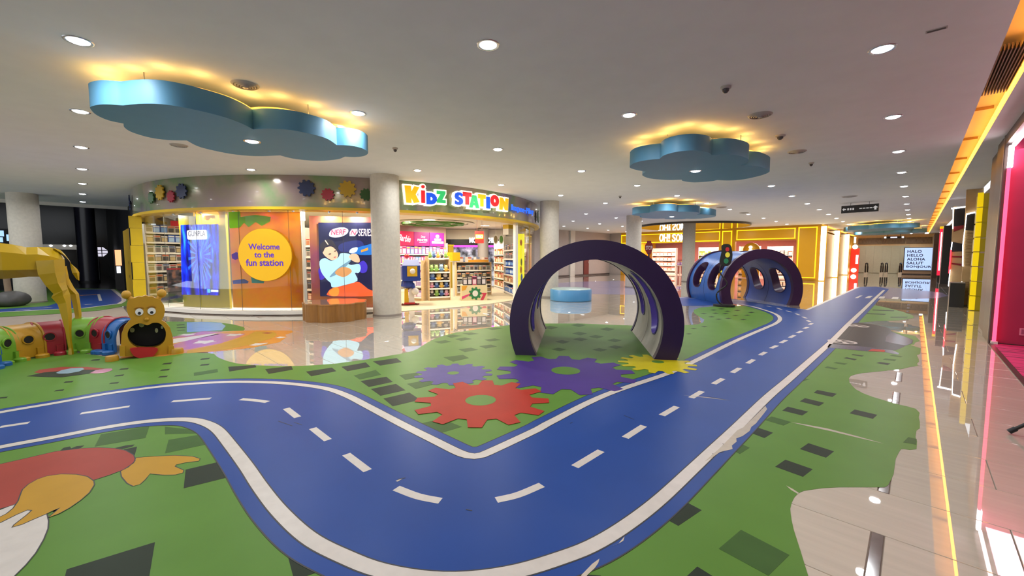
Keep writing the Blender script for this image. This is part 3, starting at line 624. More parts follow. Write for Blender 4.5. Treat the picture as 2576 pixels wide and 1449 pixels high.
# ---- ceiling clouds
m_cloud = M('cloud_blue_paint', '5a96b8', 0.55, noise=0.03, nscale=3)
m_amber = ME('amber_led', 'ffa840', 1.6)
CB, CT = 3.13, 3.38
def lobes(px, z, n=4):
    """px: list of arcs (each from notch to notch); smooth inside an arc, sharp at notches"""
    out = []
    for arc in px:
        w = FL(arc, z); out += smooth_line(w, n)[:-1]
    return out
CL1 = [[(309, 265), (362, 260.6), (421, 263.6), (495, 277), (569, 296), (613, 313), (636.6, 325.5)], [(636.6, 325.5), (672, 323.5), (731, 327), (790, 339), (825, 350), (847.5, 365)],
       [(847.5, 365), (878.5, 366), (908, 372), (926, 383), (917, 392), (893, 395), (868, 394)], [(868, 394), (849, 400.7), (805, 404.6), (760.5, 402), (731, 397.8), (704.5, 391)],
       [(704.5, 391), (642.5, 392.8), (583.5, 387.5), (524.5, 375.7), (495, 366.8), (470, 353.5)], [(470, 353.5), (421, 352), (377, 346), (333, 333), (313.6, 321), (310.6, 310.8)],
       [(310.6, 310.8), (274, 303), (244, 290), (229, 276), (229, 268), (259, 262.5), (309, 265)]]
CL2 = [[(1659.5, 399.4), (1672, 390), (1705, 381.5), (1746.4, 378.5), (1779.5, 383), (1790.6, 389.8)], [(1790.6, 389.8), (1829, 388), (1865, 393), (1883, 401), (1878, 409), (1863, 416.5)],
       [(1863, 416.5), (1884, 416), (1912, 419), (1934, 428), (1933, 434), (1912, 442), (1870.6, 451), (1835, 454), (1804, 453)], [(1804, 453), (1788, 456), (1746, 458.8), (1719, 455.5), (1714.7, 452)],
       [(1714.7, 452), (1677, 452.7), (1636, 449), (1617, 442), (1618, 436.7), (1626, 431.7)], [(1626, 431.7), (1603, 428), (1584, 421), (1594.6, 410.5), (1622, 403.6), (1659.5, 399.4)]]
def cloud(label, poly, light=None, glow=60.0, lightlabel=None):
    cx = sum(p[0] for p in poly) / len(poly); cy = sum(p[1] for p in poly) / len(poly)
    t = thing('cloud_panel', label, 'ceiling panel', (cx, cy, CB), 0, 'blue cloud ceiling panels')
    A = sum(poly[i - 1][0] * poly[i][1] - poly[i][0] * poly[i - 1][1] for i in range(len(poly)))
    if A < 0: poly = poly[::-1]
    MB().prism(poly, CB, CT).build('cloud_body', m_cloud, t, smooth=True)
    ins = [(cx + (p[0] - cx) * 0.86, cy + (p[1] - cy) * 0.86) for p in poly]; ins2 = [(cx + (p[0] - cx) * 0.84, cy + (p[1] - cy) * 0.84) for p in poly]
    MB().prism(ins, CT, CT + 0.04, [ins2]).build('amber_strip', m_amber, t)
    for k in range(4):
        a = ins2[k * len(ins2) // 4]; MB().tube([(a[0], a[1], CT), (a[0], a[1], CZ)], 0.006, 6).build('hanger_rod', M('rod_steel', '9a9a9a', 0.4, metal=0.8), t)
    # the amber strips wash the ceiling above the panel
    n = 24 if light and light[1] < 500 else 10; edge = [(cx + (p[0] - cx) * 0.91, cy + (p[1] - cy) * 0.91) for p in poly]
    for k in range(n):
        a = edge[(k * len(ins)) // n]; d = bpy.data.lights.new('amber_wash', 'POINT'); d.energy = glow / n; d.color = (1.0, 0.56, 0.14); d.shadow_soft_size = 0.06
        o = bpy.data.objects.new('amber_wash', d); COL.objects.link(o); o.parent = t; o.location = MW[t.name].inverted() @ Vector((a[0], a[1], CT + 0.055))
    if light:
        x, y = F(*light, CB); place_downlight(x, y, CB, lightlabel)
    return t
c1 = cloud('large blue cloud panel hanging left over the play floor', lobes(CL1, CB), (634, 355.5), 22, 'round downlight set into the large left cloud panel')
cl2w = lobes(CL2, CB)
cloud('grey blue five-lobed cloud panel hanging over the purple tunnel', cl2w, (1750, 430), 20, 'round downlight set into the cloud panel over the tunnels')
c2c = (sum(p[0] for p in cl2w) / len(cl2w), sum(p[1] for p in cl2w) / len(cl2w))
def cloud_copy(center, s, rot):
    return [(center[0] + s * ((p[0] - c2c[0]) * math.cos(rot) - (p[1] - c2c[1]) * math.sin(rot)), center[1] + s * ((p[0] - c2c[0]) * math.sin(rot) + (p[1] - c2c[1]) * math.cos(rot))) for p in cl2w]
q = F(1694, 542, CB); cloud('blue green cloud panel over the middle of the hall beside the pale column', cloud_copy(q, 1.25, 0.0), (1690, 545), 26, 'round downlight set into the middle hall cloud panel')
q = F(2212, 578, CB); cloud('nearer of the two pale blue cloud panels at the far hallway end', cloud_copy(q, 1.35, 0.7), None, 40)
q = F(2234, 588, CB); cloud('farther of the two pale blue cloud panels at the far hallway end', cloud_copy(q, 1.35, 0.9), None, 40)
# ---- ceiling fittings
m_vent = M('vent_metal', 'b4b0aa', 0.45, noise=0.03); m_ventd = M('vent_dark', '4a4744', 0.6)
def diffuser(px, r, label):
    x, y = F(px[0], px[1], CZ); t = thing('round_air_diffuser', label, 'air vent', (x, y, CZ), 0, 'round ceiling diffusers')
    for k, rr in enumerate((1.0, 0.78, 0.58, 0.38)):
        MB().lathe([(r * rr, CZ), (r * rr * 0.94, CZ - 0.012 - 0.006 * k), (r * rr * 0.84, CZ - 0.02 - 0.006 * k), (r * rr * 0.80, CZ - 0.004)], (x, y), 32, cap=False).build('vent_ring', m_vent, t, smooth=True)
    MB().lathe([(r * 0.93, CZ - 0.002), (0.0, CZ - 0.002)], (x, y), 32, cap=False).build('dark_throat', m_ventd, t)
    MB().lathe([(0.0, CZ - 0.045), (r * 0.2, CZ - 0.04), (r * 0.24, CZ - 0.02)], (x, y), 24, cap=False).build('centre_cone', m_vent, t, smooth=True)
diffuser((617, 213), 0.15, 'round ringed air diffuser above the large left cloud')
diffuser((450, 365), 0.14, 'round air diffuser on the ceiling left below the large cloud')
diffuser((1912, 289), 0.16, 'round air diffuser with a loose flap right above the tunnel cloud')
diffuser((2005, 381), 0.16, 'round air diffuser right of the tunnel cloud')
diffuser((2137, 494), 0.22, 'round air diffuser near the hanging direction board')
diffuser((1815, 521), 0.2, 'small far air diffuser right of the middle cloud')
diffuser((1872, 535), 0.2, 'second far air diffuser right of the middle cloud')
def dome(px, r, label, name='smoke_detector', cat='smoke detector'):
    x, y = F(px[0], px[1], CZ); t = thing(name, label, cat, (x, y, CZ), 0, 'small ceiling devices')
    MB().lathe([(r, CZ), (r, CZ - 0.02), (r * 0.8, CZ - 0.03)], (x, y), 24).build('base_plate', M('device_white', 'b9b4ae', 0.5), t, smooth=True)
    MB().lathe([(r * 0.62, CZ - 0.03), (r * 0.6, CZ - 0.055), (r * 0.3, CZ - 0.075), (0.0, CZ - 0.08)], (x, y), 24, cap=False).build('dome', M('device_dark', '4d4a4c', 0.3), t, smooth=True)
dome((1826, 218), 0.06, 'dome camera on the ceiling above the tunnel cloud', 'dome_camera', 'camera'); dome((994, 372), 0.05, 'small smoke detector on the ceiling above the shop column')
dome((1963, 340), 0.075, 'flat round ceiling speaker right of the tunnel cloud', 'ceiling_speaker', 'speaker'); dome((1560, 493), 0.05, 'small far smoke detector above the purple tunnel')
dome((2041, 409), 0.05, 'small sprinkler head right of the tunnel cloud', 'sprinkler_head', 'sprinkler')
x, y = F(2356, 74, CZ); t = thing('ceiling_slot_vent', 'small flat slot vent at the upper right of the ceiling', 'air vent', (x, y, CZ), 0.05)
MB().box(x - 0.07, x + 0.07, y - 0.025, y + 0.025, CZ - 0.006, CZ).build('frame', m_vent, t); MB().box(x - 0.06, x + 0.06, y - 0.014, y + 0.014, CZ - 0.009, CZ - 0.006).build('slot', m_ventd, t)
# mirror disc
x0 = Vector(F(1740, 567, CZ)); t = thing('ceiling_mirror_disc', 'large round gold-edged mirror disc under the ceiling before the yellow shop', 'ceiling mirror', (-10.9, 27.6, CZ))
R = 3.3; cx, cy = -10.4, 27.4
MB().lathe([(R, CZ - 0.005), (R, CZ - 0.12)], (cx, cy), 72).build('rim', M('disc_rim', '4a4540', 0.3, metal=0.6), t, smooth=True)
MB().lathe([(R - 0.05, CZ - 0.121), (R - 0.05, CZ - 0.126)], (cx, cy), 72).build('mirror', M('mirror', 'f0e4d0', 0.02, metal=1.0), t)
# hanging direction board
a = onplane((-1.6, 20.4, 0), (-0.1, -1, 0), 2117, 530); b = onplane((-1.6, 20.4, 0), (-0.1, -1, 0), 2211, 522)
fr = frame_at((-1.6, 20.4), (-0.1, -1)); c = in_frame(fr, [(2117, 528), (2117, 536), (2211, 517.5), (2211, 531)]); u0, u1 = c[0][0], c[2][0]; z0, z1 = 3.18, 3.46
t = thing('direction_board', 'black hanging direction board with white arrows', 'sign', (-1.6, 20.4, z0))
MB().plate(fr, [(u0, z0), (u1, z0), (u1, z1), (u0, z1)], 0.08, 0.04).build('board', M('board_black', '1c1c1e', 0.35), t)
w = MB()
for du in (0.25, 0.75): w.tube([fr[0] + fr[1] * (u0 + (u1 - u0) * du) + Vector((0, 0, z1)), fr[0] + fr[1] * (u0 + (u1 - u0) * du) + Vector((0, 0, CZ))], 0.006, 6)
w.build('hanger', m_black, t)
m_sgw = ME('sign_white', 'd0d0d0', 0.3)
g = MB()
zc = (z0 + z1) / 2
def arrow(mb, u, z, s, rot, off):
    pts = [(0, 0.5), (0.5, 0), (0.2, 0), (0.2, -0.5), (-0.2, -0.5), (-0.2, 0), (-0.5, 0)]
    mb.plate(fr, [(u + s * (p[0] * math.cos(rot) - p[1] * math.sin(rot)), z + s * (p[0] * math.sin(rot) + p[1] * math.cos(rot))) for p in pts], 0.003, off)
bw = u1 - u0; arrow(g, u0 + bw * 0.08, zc, 0.12, math.pi / 2, 0.044); g.build('arrow_print', m_sgw, t); g = MB(); arrow(g, u1 - bw * 0.08, zc, 0.15, 0, 0.044); g.build('arrow_print', m_sgw, t)
for k in range(3): MB().plate(fr, rrect(u0 + bw * (0.17 + k * 0.07), u0 + bw * (0.215 + k * 0.07), zc - 0.04, zc + 0.04, 0.01), 0.003, 0.044).build('icon_print', m_sgw, t)
for k in range(4): MB().plate(fr, [(u0 + bw * (0.5 + k * 0.09), zc - 0.015), (u0 + bw * (0.57 + k * 0.09), zc - 0.015), (u0 + bw * (0.57 + k * 0.09), zc + 0.02), (u0 + bw * (0.5 + k * 0.09), zc + 0.02)], 0.003, 0.044).build('text_bar_print', m_sgw, t)

# ---- right side: pink shop, pillars, hallway fronts -------------------------
m_pink = M('magenta_wall_paint', 'a0264e', 0.55, noise=0.04, nscale=4)
m_pinkc = M('magenta_carpet', 'c02460', 0.9, ramp=[(0.40, '5a1030'), (0.47, 'c42864'), (0.7, 'd03070')], nscale=1.4, stretch=(0.6, 9, 1))
m_bronze = M('bronze_frame', '4b423d', 0.35, metal=0.4, noise=0.08); m_taupe = M('taupe_cladding', '5f5248', 0.4, noise=0.12, nscale=5, stretch=(6, 6, 0.6))
struct('wall_pink', MB().box(1.08, 8, 10.95, 11.1, 0, CZ), m_pink, 'magenta side wall inside the open pink shop')
struct('floor_pink', MB().box(1.02, 8.2, -2, 10.95, -0.004, 0.006), m_pinkc, 'magenta carpet with dark wavy stripes in the pink shop')
struct('wall_pink_back', MB().box(8, 8.15, -2, 11.1, 0, 4.4), m_pink); struct('wall_pink_near', MB().box(1.08, 8, -2.1, -2, 0, 4.4), m_pink)
struct('ceiling_pink', MB().box(1.35, 8.15, -2.1, 11.1, 3.75, 3.9), M('pink_shop_ceiling', '6a3442', 0.6))
struct('trim_threshold', MB().box(0.985, 1.045, -2, 10.9, 0, 0.012), m_bronze, 'dark threshold strip of the pink shop')
struct('trim_header', MB().box(1.0, 1.1, -2, 10.95, 3.40, CZ), m_bronze, 'dark bronze header above the pink shop opening')
struct('baseboard_pink', MB().box(1.08, 8, 10.93, 10.95, 0, 0.02), m_bronze)
t = thing('neon_edge_light', 'glowing pink vertical neon edge of the pink shop opening', 'light', (1.05, 10.93, 0))
MB().box(1.035, 1.075, 10.86, 10.94, 0.02, 3.0).build('neon_tube', ME('pink_neon', 'ff4a6e', 1.6, True), t)
MB().box(1.035, 1.09, 10.84, 10.94, 3.0, 3.36).build('white_cap_light', ME('white_neon', 'fff0f4', 6.0, True), t)
MB().box(1.06, 1.1, 4.0, 10.84, 3.33, 3.38).build('header_tube', ME('white_neon2', 'ffdfe6', 4.0, True), t)
MB().box(1.02, 1.095, 10.84, 10.95, 0.0, 0.05).build('foot_cap', m_white, t)
area_light('neon_glow', (1.4, 9.6, 3.3), 0.5, 40, (1.0, 0.42, 0.55), t, (0, 0, 0), sy=5)
t = thing('wall_socket', 'small pale socket plate low on the magenta wall', 'socket', (1.33, 10.95, 0.45))
fr = frame_at((1.2, 10.945), (0, -1)); c = in_frame(fr, [(2565, 825), (2600, 846)])
MB().plate(fr, [(c[0][0], c[1][1]), (c[1][0], c[1][1]), (c[1][0], c[0][1]), (c[0][0], c[0][1])], 0.01, 0.01).build('plate', M('socket_pink', 'd98aa2', 0.4), t)
MB().plate(fr, [(c[0][0] + 0.02, c[1][1] + 0.02), (c[0][0] + 0.05, c[1][1] + 0.02), (c[0][0] + 0.05, c[0][1] - 0.02), (c[0][0] + 0.02, c[0][1] - 0.02)], 0.01, 0.014).build('switch', M('socket_dark', 'a05070', 0.4), t)
# taupe pillar between the shops
t = thing('clad_pillar', 'taupe and bronze clad pillar left of the pink shop', 'pillar', (1.2, 12.2, 0))
MB().box(1.0, 1.075, 10.95, 11.9, 0, CZ).build('bronze_jamb', m_bronze, t); MB().box(1.06, 1.5, 11.9, 13.4, 0, CZ).build('taupe_cladding', m_taupe, t)
MB().box(0.99, 1.02, 11.0, 11.05, 0, CZ).build('edge_strip', M('steel_edge', '9a9088', 0.3, metal=0.7), t)
struct('wall_right', MB().box(1.5, 1.7, 13.4, 52.2, 0, CZ), M('right_wall_paint', '6a5a48', 0.6, noise=0.05), 'right hallway wall behind the shop fronts')
# kiosk front with yellow light boxes, corrugated cladding and black panels
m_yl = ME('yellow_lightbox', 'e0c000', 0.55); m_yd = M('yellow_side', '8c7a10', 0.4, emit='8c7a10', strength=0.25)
t = thing('yellow_light_column', 'column of stacked glowing yellow light boxes right of the hallway', 'light column', (1.25, 17.6, 0))
for k in range(8):
    z0 = 0.02 + k * 0.41
    MB().box(1.16, 1.27, 17.3, 17.36, z0, z0 + 0.385).build('light_box', m_yl, t)
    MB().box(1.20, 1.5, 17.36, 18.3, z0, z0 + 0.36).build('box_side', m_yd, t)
m_clad = M('tan_cladding', 'c2a272', 0.5, noise=0.08, nscale=4); m_kblk = M('kiosk_black', '1b1a1b', 0.35, noise=0.05); m_wled = ME('white_led', 'f2f6ff', 4.0); m_rled = ME('red_led', 'ff3040', 2.2); m_red = M('red_panel', '8e1c26', 0.45)
t = thing('clad_shop_front', 'shop front wing with tan ribbed cladding, black panels and white light lines', 'shop front', (1.15, 18.9, 0))
fr = frame_at((1.15, 18.9), (0, -1)); FQ = lambda pts: in_frame(fr, pts)
XC = lambda pts: FQ([(2330 + x * 0.3106, 430 + y * 0.3106) for x, y in pts])
MB().plate(fr, XC([(330, 110), (470, 110), (400, 1130), (275, 1105)]), 0.1, 0).build('backing', m_clad, t)
MB().plate(fr, XC([(330, 345), (445, 325), (430, 485), (318, 480)]), 0.02, 0.02).build('black_panel', m_kblk, t)
MB().plate(fr, XC([(275, 1085), (395, 1088), (393, 1130), (272, 1108)]), 0.02, 0.03).build('black_plinth', m_kblk, t)
a = XC([(318, 490), (308, 770)]); b = XC([(285, 895), (275, 1080)])
m_rib = M('tan_rib', 'a88c5e', 0.5)
for (q0, q1), n in ((a, 24), (b, 17)):
    for k in range(n):
        z = q0[1] + (q1[1] - q0[1]) * (k + 0.5) / n; MB().plate(fr, [(q0[0], z), (q0[0] + 0.34, z), (q0[0] + 0.34, z + abs(q1[1] - q0[1]) / n * 0.55), (q0[0], z + abs(q1[1] - q0[1]) / n * 0.55)], 0.02, 0.025).build('rib', m_rib, t)
for pts in ([(325, 345), (330, 345), (300, 600), (300, 775), (290, 770), (292, 600)], [(330, 345), (455, 318), (455, 328), (332, 355)], [(285, 895), (292, 897), (275, 940), (268, 935)]): MB().plate(fr, XC(pts), 0.02, 0.05).build('light_line', m_wled, t)
t = thing('angular_shop_front', 'far angular shop front of tan, black and red panels with light lines', 'shop front', (1.05, 21.5, 0))
fr = frame_at((1.0, 21.5), (0, -1)); q = XC([(185, 940), (300, 960)]); MB().plate(fr, [(q[0][0], 0), (q[1][0], 0), q[1], q[0]], 0.1, 0).build('foot_panel', m_kblk, t)
MB().plate(fr, XC([(222, 290), (325, 290), (300, 960), (185, 940)]), 0.1, 0).build('backing', m_clad, t)
for pts, mt in (([(228, 305), (318, 300), (305, 440), (222, 450)], m_kblk), ([(222, 452), (305, 438), (300, 465), (222, 492)], m_red), ([(212, 575), (295, 590), (290, 650), (205, 655)], m_kblk), ([(208, 688), (290, 690), (289, 702), (206, 700)], m_red), ([(205, 745), (285, 752), (284, 768), (204, 755)], m_red)):
    MB().plate(fr, XC(pts), 0.02, 0.02).build('panel', mt, t)
for pts, mt in (([(215, 310), (222, 310), (218, 470), (211, 470)], m_wled), ([(205, 575), (213, 578), (205, 640), (197, 640)], m_wled), ([(195, 640), (206, 640), (190, 820), (178, 830)], m_rled), ([(190, 800), (196, 800), (182, 935), (176, 930)], m_wled), ([(200, 300), (325, 285), (325, 295), (205, 312)], m_wled)):
    MB().plate(fr, XC(pts), 0.02, 0.05).build('light_line', mt, t)
t = thing('black_plinth_box', 'black box plinth on the floor before the angular shop front', 'plinth', (0.95, 18.9, 0))
c = [F(2383, 767), F(2414, 769)]; MB().box(c[0][0], c[1][0] + 0.05, 18.2, 18.75, 0, 0.72).build('box', m_kblk, t); MB().box(c[0][0] - 0.005, c[1][0] + 0.05, 18.19, 18.75, 0.72, 0.74).build('top_edge', M('grey_edge', '77736e', 0.3), t)
t = thing('dark_pillar', 'tall black pillar before the red sign down the hallway', 'pillar', (1.15, 30.7, 0)); MB().box(0.98, 1.35, 30.6, 31.4, 0, 3.1).build('shaft', m_kblk, t); MB().box(0.96, 1.37, 30.58, 31.42, 0, 0.12).build('foot', m_bronze, t)
t = thing('red_totem_sign', 'tall glowing red sign with white tubes far down the hallway', 'sign', (1.1, 36, 0)); MB().box(1.02, 1.4, 36, 36.4, 0.0, 0.4).build('dark_foot', m_kblk, t); MB().box(1.0, 1.4, 36, 36.4, 0.4, 3.2).build('red_face', ME('red_sign', 'c01838', 1.0), t); MB().box(0.99, 1.4, 35.98, 36.4, 3.2, 3.35).build('yellow_top', m_yl, t)
for k in (1.05, 1.2): MB().box(k, k + 0.05, 35.95, 35.99, 0.6 + (k - 1) * 2, 3.0).build('tube', ME('pinkish_tube', 'ffd8e0', 3.0), t)
t = thing('shop_jamb', 'brown shop front jamb at the far right end of the hallway', 'pillar', (1.2, 42, 0)); MB().box(0.95, 1.5, 42, 46, 0, 3.2).build('cladding', m_taupe, t); MB().box(0.9, 1.5, 41.9, 42, 0, 3.2).build('front', m_bronze, t)
# hallway end wall
struct('wall_end', MB().box(-4.5, 1.7, 52.0, 52.2, 0, CZ), M('end_wall', 'f0d8a8', 0.6, noise=0.04), 'beige wall at the far end of the hallway')
m_shut = M('shutter_grey_green', 'c0c4ac', 0.35, noise=0.04)
t = thing('roller_shutter', 'grey green closed shutter wall at the hallway end', 'shutter', (-2.3, 51.9, 0))
for k in range(6): MB().box(-4.0 + k * 0.6, -4.0 + k * 0.6 + 0.595, 51.9, 51.98, 0.02, 2.55).build('shutter_panel', m_shut, t)
t = thing('ventilation_band', 'brown grille band high on the hallway end wall', 'air grille', (-1.5, 51.9, 2.8))
for k in range(3): MB().box(-4.0 + k * 1.68, -4.0 + k * 1.68 + 1.63, 51.9, 51.97, 2.72, 3.28).build('grille_panel', M('grille_brown', '7a6a52', 0.6, ramp=[(0.45, '6a5a44'), (0.55, '8a7a62')], nscale=60, stretch=(1, 1, 0.05)), t)
t = thing('led_ticker', 'dark ticker sign with blue white light over the far hallway', 'sign', (-1.4, 49, 3.2)); MB().box(-2.05, -0.75, 48.9, 49.1, 3.12, 3.3).build('case', m_kblk, t); MB().tube([(-1.8, 49, 3.3), (-1.8, 49, CZ)], 0.02, 6).build('hanger', m_kblk, t); MB().tube([(-1.0, 49, 3.3), (-1.0, 49, CZ)], 0.02, 6).build('hanger', m_kblk, t)
g = MB().box(-1.62, -1.2, 48.88, 48.9, 3.17, 3.25); g.build('glow_text', ME('ticker_blue', 'c0c8ff', 2.0), t); MB().box(-2.02, -1.9, 48.88, 48.9, 3.15, 3.27).build('end_lamp', m_wled, t); MB().box(-0.9, -0.78, 48.88, 48.9, 3.15, 3.27).build('end_lamp', m_wled, t)
fr = frame_at((0.3, 50.0), (0, -1)); c = in_frame(fr, [(2277, 624), (2351, 680), (2262, 666), (2352, 690)])
t = thing('greeting_screen', 'large pale blue screen reading HALO HELLO ALOHA SALUT BONJOUR', 'screen', (0.3, 50, 0))
u0, z1 = c[0]; u1, z0 = c[1]
MB().plate(fr, [(u0 - 0.05, z0 - 0.05), (u1 + 0.05, z0 - 0.05), (u1 + 0.05, z1 + 0.05), (u0 - 0.05, z1 + 0.05)], 0.15, 0).build('bezel', m_kblk, t)
MB().plate(fr, [(u0, z0), (u1, z0), (u1, z1), (u0, z1)], 0.02, 0.02).build('display', ME('screen_blue', 'a8c4f0', 0.7), t)
g = MB(); hh = (z1 - z0)
for k, s in enumerate(('HALO', 'HELLO', 'ALOHA', 'SALUT', 'BONJOUR')): text_on(g, fr, s, u0 + 0.16, z1 - hh * (0.22 + 0.175 * k), h=hh * 0.125, off=0.025, bold=0.03, spacing=1.1, w=(0.36, 0.40, 0.46, 0.42, 0.62)[k] * (u1 - u0) * 1.3)
g.build('greeting_text', M('screen_ink', '3c4468', 0.5), t)
t = thing('screen_podium', 'beige podium under the greeting screen', 'podium', (0.2, 50.2, 0)); MB().box(c[2][0] + 0.3, 1.48, 50.16, 51.8, 0.08, 0.8).build('podium_body', M('podium_beige', 'c0a58a', 0.5), t); MB().box(c[2][0] + 0.28, 1.48, 50.14, 51.8, 0, 0.08).build('dark_foot', m_bronze, t)
for k, pxx in enumerate((2176, 2215, 2226, 2262)):
    x, y = F(pxx, 691.5); t = thing('escalator_handrail', ('leftmost escalator handrail loop at the hallway end', 'middle escalator handrail loop, left of the pair', 'middle escalator handrail loop, right of the pair', 'escalator handrail loop beside the screen podium')[k], 'handrail', (x, y, 0), 0, 'escalator handrails')
    MB().tube([(x, y + 0.05, 0.15), (x, y, 0.3), (x, y - 0.02, 0.75), (x + 0.01, y + 0.03, 0.95), (x + 0.04, y + 0.3, 1.0), (x + 0.08, y + 0.6, 0.95), (x + 0.1, y + 0.7, 0.7), (x + 0.1, y + 0.7, 0.2)], 0.05, 8).build('rubber_rail', m_kblk, t, smooth=True)
    MB().box(x - 0.08, x + 0.14, y - 0.1, y + 0.75, 0, 0.2).build('newel_base', M('newel_cream', 'd8ccb8', 0.4), t)
YF = 32.2
XA = lambda px: (onplane((0, YF, 0), (0, 1, 0), px, 640)).x
# ---- back wall between the toy shop and the yellow shop
struct('wall_back', MB().box(-19.6, -19.3, 14, 32.2, 0, CZ), M('pale_wall', 'bdb3ae', 0.7, noise=0.03), 'pale grey wall beyond the round columns')
struct('wall_back_end', MB().box(-19.6, XA(1562), 32.2, 32.5, 0, CZ), MATS['pale_wall'])
struct('trim_1', MB().box(-19.3, -19.2, 26.3, 26.9, 0, CZ), m_white, 'white pilaster strip on the pale wall')
struct('baseboard_back', MB().box(-19.3, -19.27, 14, 32.2, 0, 0.12), M('dark_skirting', '5b5350', 0.5))
d = struct('door_1', MB().box(-19.3, -19.24, 28.2, 28.9, 0.1, 2.1), M('dark_red_door', '6e1f1a', 0.5), 'narrow dark red door in the pale wall')
MB().box(-19.24, -19.20, 28.75, 28.8, 1.0, 1.15).build('door_handle', m_rim, d)
# ================================================================== play tunnels
m_dpur = M('dark_purple_foam', '2c1c44', 0.38, noise=0.05, nscale=3, rnoise=0.05); m_vio = M('violet_inner', '4c3f8f', 0.35, noise=0.05)
m_gin = M('streaked_grey_lining', 'b5b3aa', 0.45, ramp=[(0.3, '83837c'), (0.5, 'a3a29a'), (0.72, 'b8b7ae')], nscale=1.8); m_tblue = M('tunnel_blue', '2f62b0', 0.36, noise=0.08, nscale=3)
m_tblue2 = M('tunnel_blue_lining', '27469a', 0.4, noise=0.08, nscale=3); m_seam = M('seam_black', '1a1a1c', 0.6)
def play_tunnel(label, center, rot, L, shell_in, shell_out, hole_rows, ringmat, window_mat):
    R, r, zc = 1.275, 0.985, 0.48
    t = thing('play_tunnel', label, 'play tunnel', (center[0], center[1], 0), rot, 'arched play tunnels')
    def P(rad, th, s): return Vector((rad * math.cos(th), s, zc + rad * math.sin(th)))          # local: arch in x-z, axis +y
    def lim(rad): return -math.asin(min(zc / rad, 1))
    for s0, s1 in ((0.0, 0.13), (L - 0.13, L)):
        mb = MB(); n = 64; vs = []; fs = []
        for k in range(n + 1):
            f = k / n
            for rad, s in ((R, s0), (r, s0), (r, s1), (R, s1)):
                a = lim(rad); vs.append(P(rad, a + (math.pi - 2 * a) * f, s))
        for k in range(n):
            for q in range(4): fs.append((4 * k + q, 4 * k + (q + 1) % 4, 4 * k + 4 + (q + 1) % 4, 4 * k + 4 + q))
        fs += [(3, 2, 1, 0), (4 * n, 4 * n + 1, 4 * n + 2, 4 * n + 3)]
        mb.add(vs, fs).build('end_ring', ringmat, t, smooth=True, local=True)
    Ro, Ri = R - 0.05, r + 0.012
    al = lim(Ri); y0, y1 = 0.13, L - 0.13
    holes = []
    for th0, s, a, b in hole_rows: holes.append([(th0 + a * math.copysign(abs(math.cos(q)) ** 0.75, math.cos(q)), s + b * math.copysign(abs(math.sin(q)) ** 0.75, math.sin(q))) for q in [2 * math.pi * k / 28 for k in range(28)]])
    # skin with windows: triangulate in (angle, length)
    pts = []; edges = []
    nx, ny = 56, 6
    per = [(al + (math.pi - 2 * al) * k / nx, y0) for k in range(nx + 1)] + [(math.pi - al, y0 + (y1 - y0) * k / ny) for k in range(1, ny)] + [(math.pi - al - (math.pi - 2 * al) * k / nx, y1) for k in range(nx + 1)] + [(al, y1 - (y1 - y0) * k / ny) for k in range(1, ny)]
    pts += per; edges += [(i, (i + 1) % len(per)) for i in range(len(per))]
    for h in holes:
        o = len(pts); pts += h; edges += [(o + i, o + (i + 1) % len(h)) for i in range(len(h))]
    for i in range(1, nx):
        for j in range(1, 14):
            p = (al + (math.pi - 2 * al) * i / nx, y0 + (y1 - y0) * j / 14)
            if all(min(math.hypot((p[0] - q[0]) * 1.1, p[1] - q[1]) for q in h) > 0.03 and not inpoly(p, h) for h in holes): pts.append(p)
    res = delaunay_2d_cdt([Vector(p) for p in pts], edges, [], 0, 1e-5); vv, ff = res[0], res[2]
    ff = [f for f in ff if not any(inpoly((sum(vv[i].x for i in f) / 3, sum(vv[i].y for i in f) / 3), h) for h in holes)]
    for rad, nm, mt, fl in ((Ri, 'inner_lining', shell_in, 1), (Ro, 'outer_skin', shell_out, -1)):
        vs = []
        for p in vv:
            a2 = lim(rad); f = (p.x - al) / (math.pi - 2 * al); vs.append(P(rad, a2 + (math.pi - 2 * a2) * f, p.y))
        MB().add(vs, [tuple(f) if fl < 0 else tuple(reversed(f)) for f in ff]).build(nm, mt, t, smooth='all', local=True)
    for h in holes:
        vs = []; fs = []; m = len(h)
        for rad in (Ri - 0.012, Ro + 0.012):
            a2 = lim(rad)
            for p in h:
                f = (p[0] - al) / (math.pi - 2 * al); vs.append(P(rad, a2 + (math.pi - 2 * a2) * f, p[1]))
        c0 = sum((v for v in vs[:m]), Vector()) / m
        for k in range(m): fs.append((k, (k + 1) % m, m + (k + 1) % m, m + k))
        inn = [v + (c0 - v).normalized() * 0.02 for v in vs]; fs2 = [tuple(2 * m + q for q in reversed(f)) for f in fs]
        lips = [(k, 2 * m + k, 2 * m + (k + 1) % m, (k + 1) % m) for k in range(m)] + [(m + k, m + (k + 1) % m, 3 * m + (k + 1) % m, 3 * m + k) for k in range(m)]
        MB().add(vs + inn, fs + fs2 + lips).build('window_rim', window_mat, t, smooth=True, local=True)
    sm = MB(); n = 48; vs = []; fs = []
    for k in range(n + 1):
        a = al + (math.pi - 2 * al) * k / n
        for s, rad in ((L / 2 - 0.006, Ri - 0.003), (L / 2 + 0.006, Ri - 0.003)): vs.append(P(rad, a, s))
    fs = [(2 * k, 2 * k + 1, 2 * k + 3, 2 * k + 2) for k in range(n)]
    sm.add(vs, fs); vs = []
    for k in range(n + 1):
        a2 = lim(Ro); a = a2 + (math.pi - 2 * a2) * k / n
        for s, rad in ((L / 2 - 0.006, Ro + 0.003), (L / 2 + 0.006, Ro + 0.003)): vs.append(P(rad, a, s))
    o = sm.build('seam', m_seam, t, local=True); MB().add(vs, fs).build('seam', m_seam, t, local=True)
    return t
